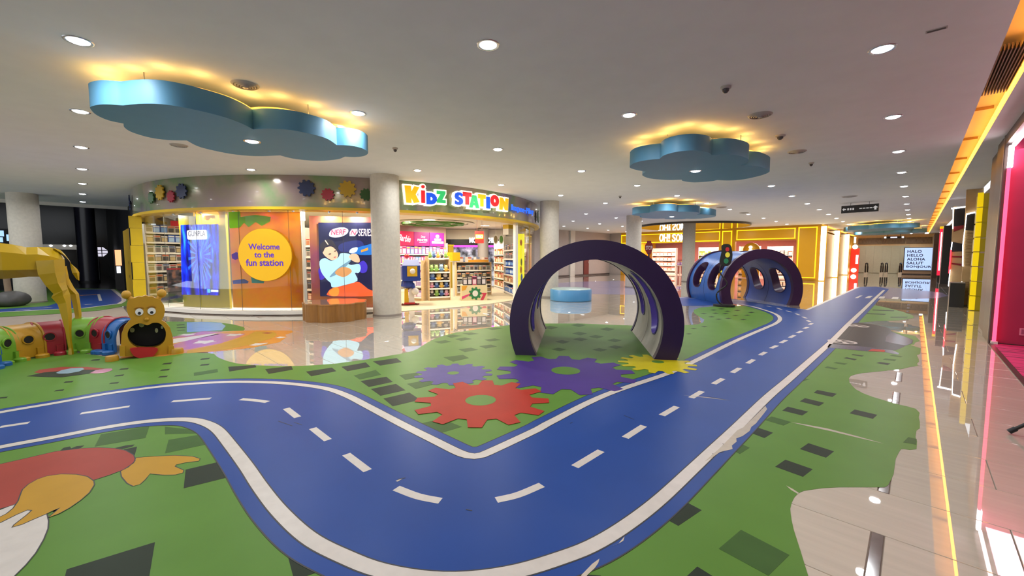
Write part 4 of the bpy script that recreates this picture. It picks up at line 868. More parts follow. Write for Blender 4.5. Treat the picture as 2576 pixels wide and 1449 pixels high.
HR = [(0.36, 0.66, 0.58, 0.28), (0.36, 1.80, 0.42, 0.24), (math.pi - 0.36, 0.66, 0.58, 0.28), (math.pi - 0.42, 1.80, 0.40, 0.22)]
play_tunnel('large dark purple arch tunnel with grey lining standing on the green floor sheet', (-3.37, 5.23), math.radians(35.8), 2.5, m_gin, m_dpur, HR, m_dpur, m_vio)
HR2 = [(0.30, 0.72, 0.44, 0.36), (0.30, 1.86, 0.42, 0.36), (math.pi - 0.30, 0.72, 0.44, 0.36), (math.pi - 0.30, 1.86, 0.42, 0.36), (math.pi / 2, 0.8, 0.25, 0.18), (math.pi / 2, 1.8, 0.25, 0.18)]
m_plum = M('plum_ring', '3a1e42', 0.4, noise=0.05)
play_tunnel('blue arch tunnel with plum end rings behind the traffic light', (-3.37, 14.67), math.radians(44.0), 2.6, m_tblue2, m_tblue, HR2, m_plum, m_plum)
# ================================================================== traffic light, stop sign
x, y = F(1821, 771); nrm = (-x, -y); fr = frame_at((x, y), nrm)
t = thing('toy_traffic_light', 'black toy traffic light with red, yellow and green lamps on a bent post', 'traffic light', (x, y, 0), 0)
m_tl = M('traffic_black', '20201f', 0.45, noise=0.05)
MB().prism(ell(x, y, 0.30, 0.24, 32, rot=0.3), 0, 0.06).build('base_slab', m_tl, t)
path = in_frame(fr, [(1817, 768), (1808, 761), (1803, 752), (1803, 740), (1812, 731), (1825, 722), (1829, 714), (1822, 703), (1814, 692), (1810.5, 682), (1816, 667)])
pp = smooth_line(path, 4); MB().tube([fr[0] + fr[1] * a + Vector((0, 0, b + 0.02)) for a, b in pp], 0.022, 10).build('bent_post', m_tl, t, smooth=True)
TC = lambda pts: in_frame(fr, [(1560 + a * 0.2208, 480 + b * 0.2208) for a, b in pts])
hd = smooth_line(TC([(1155, 630), (1180, 610), (1230, 608), (1262, 625), (1275, 680), (1280, 740), (1270, 800), (1245, 845), (1200, 858), (1155, 845), (1132, 810), (1145, 740), (1155, 690)]), 4, True)
MB().plate(fr, hd, 0.16, 0.08).build('head', m_tl, t, smooth=True)
ins = TC([(1205, 735)])[0]
for (a, b), col, nm, rr in (((1222, 667), 'b02028', 'red_lamp', 22), ((1224, 730), 'd8c83c', 'yellow_lamp', 27), ((1208, 800), '1f6a48', 'green_lamp', 27)):
    c = TC([(a, b)])[0]; r = abs(TC([(a + rr, b)])[0][0] - c[0]); w = MB().plate(fr, ell(c[0], c[1], r * 1.0, r * 1.25, 24), 0.02, 0.095); w.build(nm, M(nm + '_paint', col, 0.35, emit=col, strength=0.25), t)
    MB().plate(fr, ell(c[0], c[1], r * 1.15, r * 1.42, 24), 0.02, 0.088, [ell(c[0], c[1], r, r * 1.25, 24)]).build('lamp_bezel', m_black, t)
b0 = PD(1633, 624, 12.6); x, y = b0.x, b0.y; fr = frame_at((x, y), (-x, -y))
t = thing('toy_stop_sign', 'small dark red STOP sign rising behind the purple tunnel', 'stop sign', (x, y, 0))
SCp = lambda pts: in_frame(fr, [(1560 + a * 0.11044, 560 + b * 0.11044) for a, b in pts])
oc = SCp([(615, 415), (700, 415), (715, 455), (745, 510), (742, 600), (715, 670), (690, 725), (620, 720), (575, 640), (562, 580), (570, 510), (610, 455)])
MB().plate(fr, oc, 0.04, 0.02).build('sign_plate', M('stop_red', '6e1a1c', 0.4), t); a, b = SCp([(585, 620), (735, 530)])
g = MB(); text_on(g, fr, 'STOP', a[0], a[1], w=b[0] - a[0], h=b[1] - a[1], off=0.024, bold=0.005); g.build('stop_text', M('stop_white', 'cfc8cc', 0.4), t)
zz = SCp([(655, 722)])[0]; MB().tube([fr[0] + fr[1] * zz[0] + Vector((0, 0, 0.03)), fr[0] + fr[1] * zz[0] + Vector((0, 0, zz[1] + 0.05))], 0.025, 10).build('post', m_tl, t); MB().prism(ell(x, y, 0.28, 0.28, 28), 0, 0.05).build('base_slab', m_tl, t)
# ================================================================== benches
m_wood = M('bench_wood', '9a6a30', 0.4, noise=0.16, nscale=4, stretch=(5, 5, 0.5)); m_woodt = M('bench_top_gloss', 'b98552', 0.08, noise=0.08, nscale=3, coat=0.5)
def scallop(cx, cy, R, amp, n, rot=0.0, m=96): return [(cx + (R - amp + amp * 1.6 * abs(math.cos(n * (a - rot) / 2))) * math.cos(a), cy + (R - amp + amp * 1.6 * abs(math.cos(n * (a - rot) / 2))) * math.sin(a)) for a in [2 * math.pi * k / m for k in range(m)]]
cx, cy = -10.12, 4.22
t = thing('flower_bench', 'brown wooden flower-shaped bench before the shop window', 'bench', (cx, cy, 0))
MB().prism(scallop(cx, cy, 0.70, 0.06, 9), 0, 0.40).build('wooden_body', m_wood, t, smooth=True); MB().prism(scallop(cx, cy, 0.71, 0.06, 9), 0.40, 0.425).build('gloss_top', m_woodt, t)
cx, cy = -8.6, 11.82
t = thing('round_bench', 'round light blue bench at the foot of the column', 'bench', (cx, cy, 0))
MB().lathe([(0.70, 0.0), (0.72, 0.02), (0.72, 0.36), (0.70, 0.39)], (cx, cy), 56).build('blue_body', M('bench_blue', '4a8cc0', 0.35, noise=0.05, nscale=2), t, smooth=True); MB().lathe([(0.69, 0.39), (0.69, 0.402), (0.66, 0.41)], (cx, cy), 56).build('pale_top', M('bench_top', 'a5bdb9', 0.25, noise=0.04), t, smooth=True)
# ================================================================== tripod at the right edge
foot = F(2537, 1092); t = thing('camera_tripod', 'black tripod standing at the right picture edge, only one leg in view', 'tripod', (foot[0] + 0.42, foot[1] - 0.1, 0))
apex = Vector((foot[0] + 0.55, foot[1] + 0.12, 0.55))
for f in ((foot[0], foot[1]), (foot[0] + 0.95, foot[1] + 0.5), (foot[0] + 0.75, foot[1] - 0.45)):
    v = Vector((f[0], f[1], 0.02)); o = MB().tube([v + (apex - v) * 0.06, apex], 0.014, 10).build('leg', m_tl, t, smooth=True); MB().tube([v, v + (apex - v) * 0.07], 0.02, 10).build('rubber_foot', m_black, o, smooth=True)
MB().tube([apex, apex + Vector((0, 0, 0.6))], 0.018, 10).build('centre_column', m_tl, t); MB().tube([apex + Vector((0, 0, 0.56)), apex + Vector((0, 0, 0.64))], 0.05, 16).build('head_plate', m_tl, t)
# ================================================================== caterpillar tunnel
CC = lambda pts: [(a * 0.345, 430 + b * 0.345) for a, b in pts]
hx, hy = F(372, 897); fr = frame_at((hx, hy), (-hx, -hy)); CP = lambda pts: in_frame(fr, CC(pts))
m_cat = M('ochre_plastic', 'b98a1c', 0.42, noise=0.04, nscale=6); m_catd = M('mouth_dark', '0f0b0c', 0.6)
cat_t = thing('caterpillar_tunnel', 'crawl-through caterpillar tunnel of coloured barrel segments with an ochre goggle-eyed head', 'play tunnel', (hx, hy, 0), 0)
mouth = smooth_line(CP([(930, 1200), (945, 1150), (990, 1118), (1030, 1112), (1075, 1125), (1115, 1108), (1165, 1112), (1200, 1150), (1210, 1195), (1195, 1245), (1150, 1280), (1080, 1293), (1000, 1285), (950, 1250)]), 4, True)
head = CP([(885, 1352), (882, 1260), (886, 1190), (905, 1140), (935, 1105), (955, 1085), (935, 1050), (922, 1005), (925, 965), (945, 935), (985, 925), (1010, 915), (1035, 918), (1060, 908), (1085, 917), (1110, 915), (1135, 928), (1170, 940), (1195, 980), (1203, 1020), (1195, 1060), (1178, 1090), (1210, 1108), (1240, 1145), (1257, 1200), (1262, 1270), (1262, 1345)])
t = MB().plate(fr, head, 0.16, 0.0, [mouth]).build('caterpillar_head', m_cat, cat_t, smooth=True); t['label'] = 'ochre head with open black mouth'
MB().plate(fr, CP([(925, 1110), (1215, 1110), (1215, 1300), (925, 1300)]), 0.02, -0.30).build('dark_throat', m_catd, t)
thr = MB(); O = fr[0]
vs = [O + fr[1] * p[0] + fr[2] * p[1] + fr[3] * s for s in (-0.02, -0.30) for p in mouth]; m = len(mouth)
thr.add(vs, [(k, (k + 1) % m, m + (k + 1) % m, m + k) for k in range(m)]); thr.build('throat_wall', m_catd, t)
for (a, b), (rx, ry), off in (((962, 1178), (18, 18), -0.27), ((1033, 1137), (20, 20), -0.27), ((1145, 1180), (12, 18), -0.27), ((1185, 1152), (9, 13), -0.2)):  # pale discs painted for the light coming through the far-side holes
    c = CP([(a, b), (a + rx, b), (a, b + ry)]); MB().plate(fr, ell(c[0][0], c[0][1], abs(c[1][0] - c[0][0]), abs(c[2][1] - c[0][1]), 20), 0.01, off).build('painted_porthole_light', M('porthole_light_paint', 'dfe0b0', 0.5), t)
c = CP([(1050, 1305), (1145, 1305), (1050, 1365)]); MB().plate(fr, smooth_line(CP([(955, 1290), (1050, 1284), (1145, 1290), (1140, 1320), (1105, 1352), (1045, 1362), (985, 1350), (955, 1315)]), 4, True), 0.05, 0.05).build('red_tongue', M('tongue_red', 'b8222c', 0.35), t, smooth=True)
for (ba, bb), base, r in (((920, 905), (958, 940), 38), ((1180, 895), (1150, 945), 36)):
    c, e = CP([(ba, bb), base]); rr = abs(CP([(ba + r, bb)])[0][0] - c[0]); W3 = lambda p, o=-0.06: O + fr[1] * p[0] + fr[2] * p[1] + fr[3] * o
    a = MB().tube([W3(e), W3(c)], [0.035, 0.028], 12).build('antenna', m_cat, t, smooth=True); MB().ball(W3(c), (rr, rr, rr * 1.15), 18, 12).build('antenna_ball', m_cat, t, smooth=True)
for a, b in ((1016, 1028), (1106, 1022)):
    c = CP([(a, b)])[0]; r = abs(CP([(a + 30, b)])[0][0] - c[0]); q = O + fr[1] * c[0] + fr[2] * c[1]
    e = MB().plate(fr, ell(c[0], c[1], r, r * 1.15, 24), 0.015, 0.015).build('eye_white', M('eye_white_paint', 'e6e4e2', 0.35), t); MB().plate(fr, ell(c[0], c[1] - r * 0.4, r * 0.4, r * 0.45, 18), 0.006, 0.02).build('pupil', m_black, t)
    MB().plate(fr, [(c[0] + p[0], c[1] + p[1]) for p in ribbon([(-r * 1.1, r * 1.1), (-r * 0.4, r * 1.5), (r * 0.4, r * 1.5), (r * 1.1, r * 1.1)], 0.014)], 0.01, 0.012).build('brow', M('brow_ochre', '9a6a14', 0.4), t)
c = CP([(1070, 1080)])[0]; MB().ball(O + fr[1] * c[0] + fr[2] * c[1] + fr[3] * 0.01, 0.03, 14, 10).build('nose', m_cat, t, smooth=True)
for a, s in ((815, 1), (1290, 1)):
    c = CP([(a, 1340), (a + 52, 1340)]); r = c[1][0] - c[0][0]; q = O + fr[1] * c[0][0]
    MB().lathe([(r, 0.0), (r, 0.05), (r * 0.86, 0.075), (0, 0.08)], (q.x, q.y), 24).build('foot_pad', m_cat, t, smooth=True)
for a0, a1 in ((872, 912), (1228, 1268)):
    p = CP([(a0, 1350), (a1, 1350), (a1, 1275), (a0, 1275)]); MB().plate(fr, p, 0.1, 0.03).build('side_clip', m_cat, t)
# barrel segments behind the head, each a half barrel with a round window
m_seg = {'blue': M('blue_plastic', '1f62a8', 0.4), 'red': M('red_plastic', '9c2030', 0.4), 'green': M('green_plastic', '6fa030', 0.4), 'yellow': m_cat}
SEG = [('blue', (-8.98, 0.48), (-9.22, 0.36), 'blue barrel segment of the caterpillar tunnel right behind the head', 0.50, None), ('red', (-9.22, 0.36), (-9.52, 0.16), 'red barrel segment of the caterpillar tunnel nearer the head', 0.52, 0),
       ('green', (-9.52, 0.16), (-9.69, -0.13), 'green barrel segment of the caterpillar tunnel right of the yellow legs', 0.52, 0), ('red', (-9.68, -0.31), (-9.64, -0.62), 'red barrel segment of the caterpillar tunnel left of the yellow legs', 0.50, 0),
       ('yellow', (-9.62, -0.62), (-9.42, -0.93), 'yellow barrel segment of the caterpillar tunnel on the left', 0.50, 0), ('green', (-9.42, -0.93), (-9.13, -1.13), 'green barrel segment of the caterpillar tunnel at the left picture edge', 0.50, 0),
       ('blue', (-9.13, -1.13), (-8.78, -1.22), 'blue end segment of the caterpillar tunnel cut by the left picture edge', 0.46, None)]
for col, a, b, lb, hgt, _ in SEG:
    a, b = Vector(a), Vector(b); ax = (b - a).normalized(); L = (b - a).length; mid = (a + b) / 2
    side = Vector((-ax.y, ax.x));
    if side.x < 0: side = -side                               # side facing the camera
    def arch(hw, h, n=14):
        return [(hw, 0.02)] + [(hw * math.cos(q) ** 0.8 if math.cos(q) > 0 else -hw * (-math.cos(q)) ** 0.8, h * 0.42 + h * 0.58 * math.sin(q)) for q in [math.pi * k / n for k in range(n + 1)]] + [(-hw, 0.02)]
    hw = 0.25; ou, inn = arch(hw, hgt), arch(hw - 0.025, hgt - 0.025); n = len(ou)
    W3 = lambda p, s: Vector((mid.x + side.x * p[0] + ax.x * s, mid.y + side.y * p[0] + ax.y * s, p[1]))
    vs = []; fs = []
    for s in (-L / 2, L / 2): vs += [W3(p, s) for p in ou] + [W3(p, s) for p in inn]
    for k in range(n - 1):
        fs += [(k, k + 1, 2 * n + k + 1, 2 * n + k), (n + k, 3 * n + k, 3 * n + k + 1, n + k + 1), (k, n + k, n + k + 1, k + 1), (2 * n + k, 2 * n + k + 1, 3 * n + k + 1, 3 * n + k)]
    t = MB().add(vs, fs).build('barrel_segment', m_seg[col], cat_t, smooth=True); t['label'] = lb
    for s in (-L / 2, L / 2):
        MB().tube([W3((p[0] * 1.02, p[1] * 1.01), s) for p in ou], 0.014, 6).build('rib', m_seg[col], t, smooth=True)
    ff = (Vector((mid.x + side.x * (hw + 0.001), mid.y + side.y * (hw + 0.001), 0)), Vector((side.y, -side.x, 0)) * -1, Vector((0, 0, 1)), Vector((side.x, side.y, 0)))
    MB().plate(ff, ell(0, 0.29 * hgt / 0.5, 0.055, 0.055, 24), 0.02, 0.006).build('dark_window', m_catd, t); MB().plate(ff, ell(0, 0.29 * hgt / 0.5, 0.07, 0.07, 24), 0.02, 0.010, [ell(0, 0.29 * hgt / 0.5, 0.055, 0.055, 24)]).build('window_ring', m_seg[col], t)
    for s in (-L * 0.3, L * 0.3)[: (1 if col == 'red' else 2)]:
        c = W3((hw + 0.06, 0), s); MB().lathe([(0.075, 0), (0.075, 0.04), (0.06, 0.055), (0, 0.06)], (c.x, c.y), 20).build('foot_pad', m_seg['blue'] if (col == 'red' and hgt > 0.51) else m_seg[col], t, smooth=True)
        c2 = W3((hw, 0), s); q = MB(); q.box(-0.035, 0.035, -0.03, 0.03, 0.03, 0.15); rz = math.atan2(ax.y, ax.x); q.v = [Matrix.Rotation(rz, 4, 'Z') @ v + Vector((c2.x, c2.y, 0)) for v in q.v]; q.build('clip', m_seg[col], t)
# ================================================================== yellow faceted animal sculpture
lx, ly = F(182, 893)
n2 = Vector((-lx, -ly)).normalized(); base = Vector((lx, ly)) ; fr = frame_at(base, (n2.x, n2.y))
m_anim = M('yellow_faceted_paint', 'b59410', 0.32, noise=0.03, coat=0.2)
AC = lambda pts: in_frame(fr, [(a * 0.2208, 480 + b * 0.2208) for a, b in pts])
t = thing('faceted_animal_sculpture', 'yellow faceted four-legged animal sculpture seen from behind at the left edge', 'sculpture', (lx, ly, 0))
def ringz(u, zt, zb, dep, off=0.0, n=6, lean=0.0):
    zc, h = (zt + zb) / 2, (zt - zb) / 2
    return [fr[0] + fr[1] * (u + lean * math.cos(2 * math.pi * k / n)) + fr[2] * (zc + h * math.cos(2 * math.pi * k / n)) + fr[3] * (off + dep * math.sin(2 * math.pi * k / n)) for k in range(n)]
secs = [(-750, 640, 960, 0.20), (-500, 560, 985, 0.24), (-250, 560, 1010, 0.27), (0, 592, 1010, 0.28), (140, 610, 1000, 0.27), (290, 640, 985, 0.26), (420, 636, 985, 0.26), (560, 640, 1060, 0.25), (660, 672, 1080, 0.21), (735, 770, 960, 0.10)]
rings = []
for u, a, b, dpt in secs:
    A, B = AC([(u, a), (u, b)]); rings.append(ringz(A[0], A[1], B[1], dpt * 0.85, -0.22))
MB().loft(rings).build('body', m_anim, t)
def limb(pts, name, off, n=5):
    rr = []
    for (u0, b0), (u1, b1), dp in pts:
        A, B = AC([(u0, b0), (u1, b1)]); c = ((A[0] + B[0]) / 2, (A[1] + B[1]) / 2); d = (Vector(B) - Vector(A)) / 2
        rr.append([fr[0] + fr[1] * (c[0] + d.x * math.cos(2 * math.pi * k / n)) + fr[2] * (c[1] + d.y * math.cos(2 * math.pi * k / n)) + fr[3] * (off + dp * math.sin(2 * math.pi * k / n)) for k in range(n)])
    return MB().loft(rr).build(name, m_anim, t)
limb([((370, 800), (735, 780), 0.15), ((400, 960), (745, 920), 0.14), ((490, 1080), (750, 1040), 0.12), ((590, 1180), (775, 1120), 0.09), ((560, 1220), (800, 1180), 0.07), ((640, 1300), (810, 1260), 0.055), ((690, 1449), (820, 1430), 0.05), ((735, 1600), (815, 1600), 0.04), ((760, 1720), (820, 1720), 0.035), ((775, 1800), (835, 1800), 0.035), ((770, 1872), (845, 1872), 0.045)], 'hind_leg', -0.06)
limb([((560, 900), (760, 860), 0.13), ((620, 1060), (790, 1010), 0.11), ((700, 1150), (850, 1120), 0.08), ((790, 1200), (905, 1190), 0.05), ((820, 1320), (925, 1310), 0.045), ((850, 1449), (940, 1449), 0.04), ((850, 1600), (905, 1600), 0.035), ((855, 1780), (905, 1780), 0.035), ((850, 1835), (915, 1835), 0.04)], 'hind_leg', -0.42)
limb([((600, 640), (660, 690), 0.05), ((690, 670), (740, 750), 0.045), ((740, 720), (790, 800), 0.035), ((790, 790), (830, 860), 0.03), ((800, 870), (880, 890), 0.04), ((815, 940), (908, 935), 0.05), ((870, 1010), (908, 1030), 0.02)], 'tail', -0.2)
for f, o in ((-420, -0.05), (-380, -0.4)): limb([((f - 110, 900), (f + 110, 900), 0.12), ((f - 70, 1150), (f + 60, 1150), 0.08), ((f - 45, 1400), (f + 45, 1400), 0.05), ((f - 40, 1800), (f + 40, 1800), 0.045)], 'foreleg', o)
# ================================================================== rock seat with post
x, y = F(35, 771); t = thing('rock_planter', 'grey rock planter with a bare trunk behind the yellow animal sculpture', 'planter', (x, y, 0))
m_rock = M('rock_grey', '4c4a48', 0.5, noise=0.2, nscale=5, bump=0.4, bscale=8)
rk = MB().ball((x - 0.2, y - 0.1, 0.2), (0.35, 0.42, 0.24), 24, 12); 
for v in rk.v: v += Vector((math.sin(v.y * 7) * 0.04, math.cos(v.x * 6) * 0.04, math.sin(v.x * 9 + v.y * 5) * 0.03)); v.z = max(v.z, 0)
rk.build('rock', m_rock, t, smooth=True); zz = zat(29, 703, (x, y)); MB().tube([(x - 0.2, y - 0.1, 0.2), (x - 0.2, y - 0.1, zz * 0.6), (x - 0.2, y - 0.12, 1.1)], [0.09, 0.075, 0.07], 12).build('trunk', M('trunk_tan', '8c7560', 0.7, noise=0.15), t, smooth=True)
# ================================================================== toy shop
A = lambda px, r=7.2: ang(circ(px, r))
m_irid = M('pearly_fascia', 'c8b8b8', 0.16, metal=0.25, ramp=[(0.28, '7c6c92'), (0.42, '9c8886'), (0.5, '9c917c'), (0.58, '749064'), (0.68, '8a7696')], nscale=0.55, coat=0.6)
m_yell = M('shop_yellow', 'dcb41c', 0.4, noise=0.03); m_shopw = M('shop_white', 'ece4d4', 0.6); m_carpet = M('shop_carpet', 'c6b798', 0.8, noise=0.05, nscale=8)
FA0, FA1 = math.radians(-112), math.radians(58)
struct('wall_fascia', MB().arcband(7.2, 7.4, 2.77, CZ, FA0, FA1, 90), m_irid, 'pearly curved fascia of the toy shop', smooth=True)
struct('trim_soffit', MB().arcband(6.85, 7.42, 2.70, 2.77, FA0, FA1, 90), m_yell, 'yellow soffit band under the toy shop fascia', smooth=True)
struct('floor_shop', MB().prism(ell(SC.x, SC.y, 7.28, 7.28, 96), -0.005, 0.012), m_carpet, 'cream carpet floor of the toy shop')
struct('ceiling_shop', MB().prism(ell(SC.x, SC.y, 6.9, 6.9, 72), 2.92, 3.0), m_shopw, 'white ceiling inside the toy shop')
aL, aPost = A(363), A(925); aR0, aR1 = A(1302), math.radians(50)
struct('wall_shop_back', MB().arcband(7.0, 7.2, 0, 2.95, aR1, math.radians(247), 60), m_shopw, 'white rear wall of the toy shop')
# plinth below the glass
struct('baseboard_shop', MB().arcband(6.7, 7.40, 0.03, 0.115, math.radians(-100), A(935), 60), m_white, 'white raised plinth below the shop glass', smooth=True)
struct('trim_plinth', MB().arcband(6.7, 7.385, 0.0, 0.03, math.radians(-100), A(935), 60), M('plinth_brown', '5a463a', 0.4), smooth=True)
# glass panes
m_glass = MG('clear_glass', (0.97, 0.98, 0.97), 0.5)
gl = thing('shop_window', 'curved frameless glass window of the toy shop left of the column', 'window', (circ(600, 7.25)[0], circ(600, 7.25)[1], 0))
jx = [363, 414.5, 495, 602, 727, 863, 940]
for a, b in zip(jx, jx[1:]):
    MB().arcband(7.235, 7.25, 0.115, 2.70, A(a, 7.25) + 0.0008, A(b, 7.25) - 0.0008, 8).build('glass_pane', m_glass, gl, smooth=True)
for a in jx[1:-1]:
    q = pol(A(a, 7.25), 7.25); MB().tube([(q.x, q.y, 0.115), (q.x, q.y, 2.70)], 0.005, 6).build('joint', M('joint_grey', '5a5a50', 0.4), gl)
gr_ = thing('shop_side_window', 'glass panes of the toy shop right of its entrance', 'window', (circ(1330, 7.25)[0], circ(1330, 7.25)[1], 0))
ab = [A(1300, 7.25), A(1332, 7.25), math.radians(40)]
for a, b in zip(ab, ab[1:]): MB().arcband(7.235, 7.25, 0.03, 2.70, a + 0.001, b - 0.001, 8).build('glass_pane', m_glass, gr_, smooth=True)
q = pol(ab[0], 7.2); MB().box(q.x - 0.06, q.x + 0.06, q.y - 0.06, q.y + 0.06, 0, 2.7).build('white_post', m_white, gr_)
q = pol(ab[1], 7.25); MB().tube([(q.x, q.y, 0.03), (q.x, q.y, 2.7)], 0.012, 6).build('joint', m_yell, gr_)
for nm, pxx in (('x', 763),):
    q = pol(A(pxx, 7.1), 7.1); t = thing('window_post', 'slim white post between the orange film and the game poster', 'post', (q.x, q.y, 0)); MB().box(q.x - 0.035, q.x + 0.035, q.y - 0.035, q.y + 0.035, 0.115, 2.7).build('post', m_white, t); MB().box(q.x - 0.05, q.x + 0.05, q.y - 0.05, q.y + 0.05, 2.45, 2.68).build('head_lamp', ME('post_lamp', 'e8e8ff', 1.4), t)
# lights in the shop
m_panel = ME('shop_light_lens', 'fff2dc', 5.0)
for k, (px_, dp, lb) in enumerate(((420, 11.4, 'far left window display'), (470, 11.6, 'yellow display board, added as fill'), (600, 12.6, 'orange window film'), (800, 12.2, 'game poster'), (1010, 12.6, 'robot statue'), (1080, 15.5, 'plush toy shelf'), (1180, 14.0, 'red hanging sign'), (1220, 18.5, 'right wall shelves'), (1120, 18.5, 'shop back'), (1020, 16.2, 'doll wall'))):  # light by the yellow display board added to brighten the left interior
    p = PD(px_, 560, dp); t = thing('shop_ceiling_light', 'square ceiling light inside the toy shop near the %s' % lb, 'ceiling light', (p.x, p.y, 2.92), 0, 'toy shop ceiling lights')
    MB().box(p.x - 0.16, p.x + 0.16, p.y - 0.16, p.y + 0.16, 2.905, 2.92).build('lens', m_panel, t); MB().prism([(p.x - 0.19, p.y - 0.19), (p.x + 0.19, p.y - 0.19), (p.x + 0.19, p.y + 0.19), (p.x - 0.19, p.y + 0.19)], 2.90, 2.92, [[(p.x - 0.16, p.y - 0.16), (p.x + 0.16, p.y - 0.16), (p.x + 0.16, p.y + 0.16), (p.x - 0.16, p.y + 0.16)]]).build('frame', m_white, t)
    area_light('shop_beam', (p.x, p.y, 2.89), 0.3, P_SHOP, (1.0, 0.91, 0.76), t)
# ceiling rings
c = F(1090, 562, 2.9); t = thing('ceiling_ring_ornament', 'green gear-shaped ring ornament under the toy shop ceiling', 'ornament', (c[0], c[1], 2.9))
MB().prism(gear(c[0], c[1], 1.3, 1.15, 10), 2.84, 2.9, [ell(c[0], c[1], 1.02, 1.02, 48)]).build('green_gear_ring', M('ornament_green', '4f8a34', 0.5), t)
MB().prism(ell(c[0], c[1], 0.72, 0.72, 48), 2.84, 2.9, [ell(c[0], c[1], 0.58, 0.58, 48)]).build('green_inner_ring', MATS['ornament_green'], t)
MB().prism(ell(c[0], c[1], 1.7, 1.7, 48), 2.88, 2.905, [ell(c[0], c[1], 1.45, 1.45, 48)]).build('white_outer_ring', m_white, t)
# gears on the fascia
GCOL = {'green': '2e5c2c', 'yellow': 'c09a20', 'red': 'a02438', 'navy': '1c2a52'}
for px_, py_, r, col, lb in ((328, 510, 18, 'navy', 'edge-on navy gear at the far left of the shop fascia'), (391, 498, 14, 'green', 'green gear on the left of the shop fascia'), (413, 485, 18, 'yellow', 'yellow gear left on the shop fascia'), (440, 495, 14, 'red', 'red gear left on the shop fascia'), (467, 482, 18, 'navy', 'navy gear left on the shop fascia'),
                             (777, 474, 19.5, 'navy', 'navy gear on the shop fascia above the game poster'), (829, 490, 14.5, 'red', 'red gear on the shop fascia above the game poster'), (878, 476, 19.5, 'yellow', 'yellow gear on the shop fascia left of the column'), (924, 490, 14.5, 'green', 'dark green gear half hidden by the column'), (1350, 545, 14, 'green', 'edge-on green gear at the right end of the fascia')):
    p = circ(px_, 7.42); nv = (p - SC).normalized()
    if px_ in (328, 1350): a = ang(p) - (0.02 if px_ == 328 else -0.02); p = pol(a, 7.42); nv = (p - SC).normalized()
    z = zat(px_, py_, p); fr = frame_at(p, nv); R = r / FPX * p.dot(Vector((FW.x, FW.y))) * 1.02
    t = thing('fascia_gear', lb, 'gear ornament', (p.x, p.y, z), 0, 'gears on the toy shop fascia'); m = M('gear_' + col, GCOL[col], 0.4)
    MB().plate(fr, gear(0, z, R * 1.05, R * 0.84, 10), 0.03, 0.05).build('gear_disc', m, t); MB().plate(fr, ell(0, z, R * 0.25, R * 0.25, 20), 0.05, 0.045).build('hub_spacer', m, t)
# the illuminated shop name
LET = [('K', 'f0b010', 120, 370, 190, 480), ('i', 'd42028', 400, 465, 165, 480), ('D', '1450d8', 490, 665, 310, 505), ('Z', '30b868', 665, 815, 275, 480), ('S', '1450d8', 970, 1112, 298, 512), ('T', 'd42028', 1112, 1255, 297, 508), ('A', '30b868', 1222, 1385, 350, 562), ('T', 'f0b010', 1370, 1495, 335, 540), ('I', '1450d8', 1508, 1572, 375, 575), ('O', 'd42028', 1580, 1722, 345, 540), ('N', 'f0b010', 1732, 1882, 395, 600)]
p = circ(1150, 7.45); sg = thing('shop_name_sign', 'illuminated multicoloured KiDZ STATION shop name on the curved fascia', 'sign', (p.x, p.y, 3.0))
m_lwh = ME('letter_white', 'fff4d8', 0.85)
POLY = {'D': ([(0, 0), (0.5, 0), (0.8, 0.1), (1, 0.35), (1, 0.65), (0.8, 0.9), (0.5, 1), (0, 1)], [[(0.38, 0.36), (0.38, 0.64), (0.52, 0.64), (0.62, 0.5), (0.52, 0.36)]]), 'Z': ([(0, 0), (1, 0), (1, 0.27), (0.62, 0.27), (0.98, 0.8), (0.98, 1), (0, 1), (0, 0.72), (0.42, 0.72), (0, 0.22)], []),
        'T': ([(0.3, 0), (0.7, 0), (0.7, 0.66), (1, 0.66), (1, 1), (0, 1), (0, 0.66), (0.3, 0.66)], []), 'K': ([(0.1, 0), (0.45, 0), (0.45, 0.3), (0.62, 0), (1.0, 0.08), (0.74, 0.52), (1.0, 0.96), (0.66, 1), (0.46, 0.68), (0.42, 1), (0.0, 1)], []), 'i': ([(0, 0), (1, 0), (1, 0.68), (0, 0.68)], []),
        'I': ([(0, 0), (1, 0), (0.9, 1), (0, 1)], []), 'N': ([(0, 0), (0.33, 0), (0.36, 0.42), (0.66, 0), (0.94, 0), (1, 1), (0.68, 1), (0.66, 0.58), (0.36, 1), (0.06, 1)], []), 'A': ([(0, 0), (0.3, 0), (0.36, 0.2), (0.62, 0.2), (0.68, 0), (1, 0), (0.7, 1), (0.3, 1)], [[(0.42, 0.4), (0.49, 0.64), (0.56, 0.4)]]),
        'O': (ell(0.5, 0.5, 0.5, 0.5, 28), [ell(0.5, 0.5, 0.14, 0.16, 16)]), 'S': ([(0.02, 0.08), (0.3, 0), (0.65, 0), (0.95, 0.14), (1, 0.36), (0.88, 0.54), (0.6, 0.62), (0.44, 0.68), (0.5, 0.76), (0.7, 0.76), (0.9, 0.66), (0.96, 0.88), (0.7, 1), (0.36, 1), (0.08, 0.88), (0, 0.66), (0.12, 0.46), (0.4, 0.38), (0.56, 0.32), (0.5, 0.24), (0.3, 0.24), (0.06, 0.34)], [])}
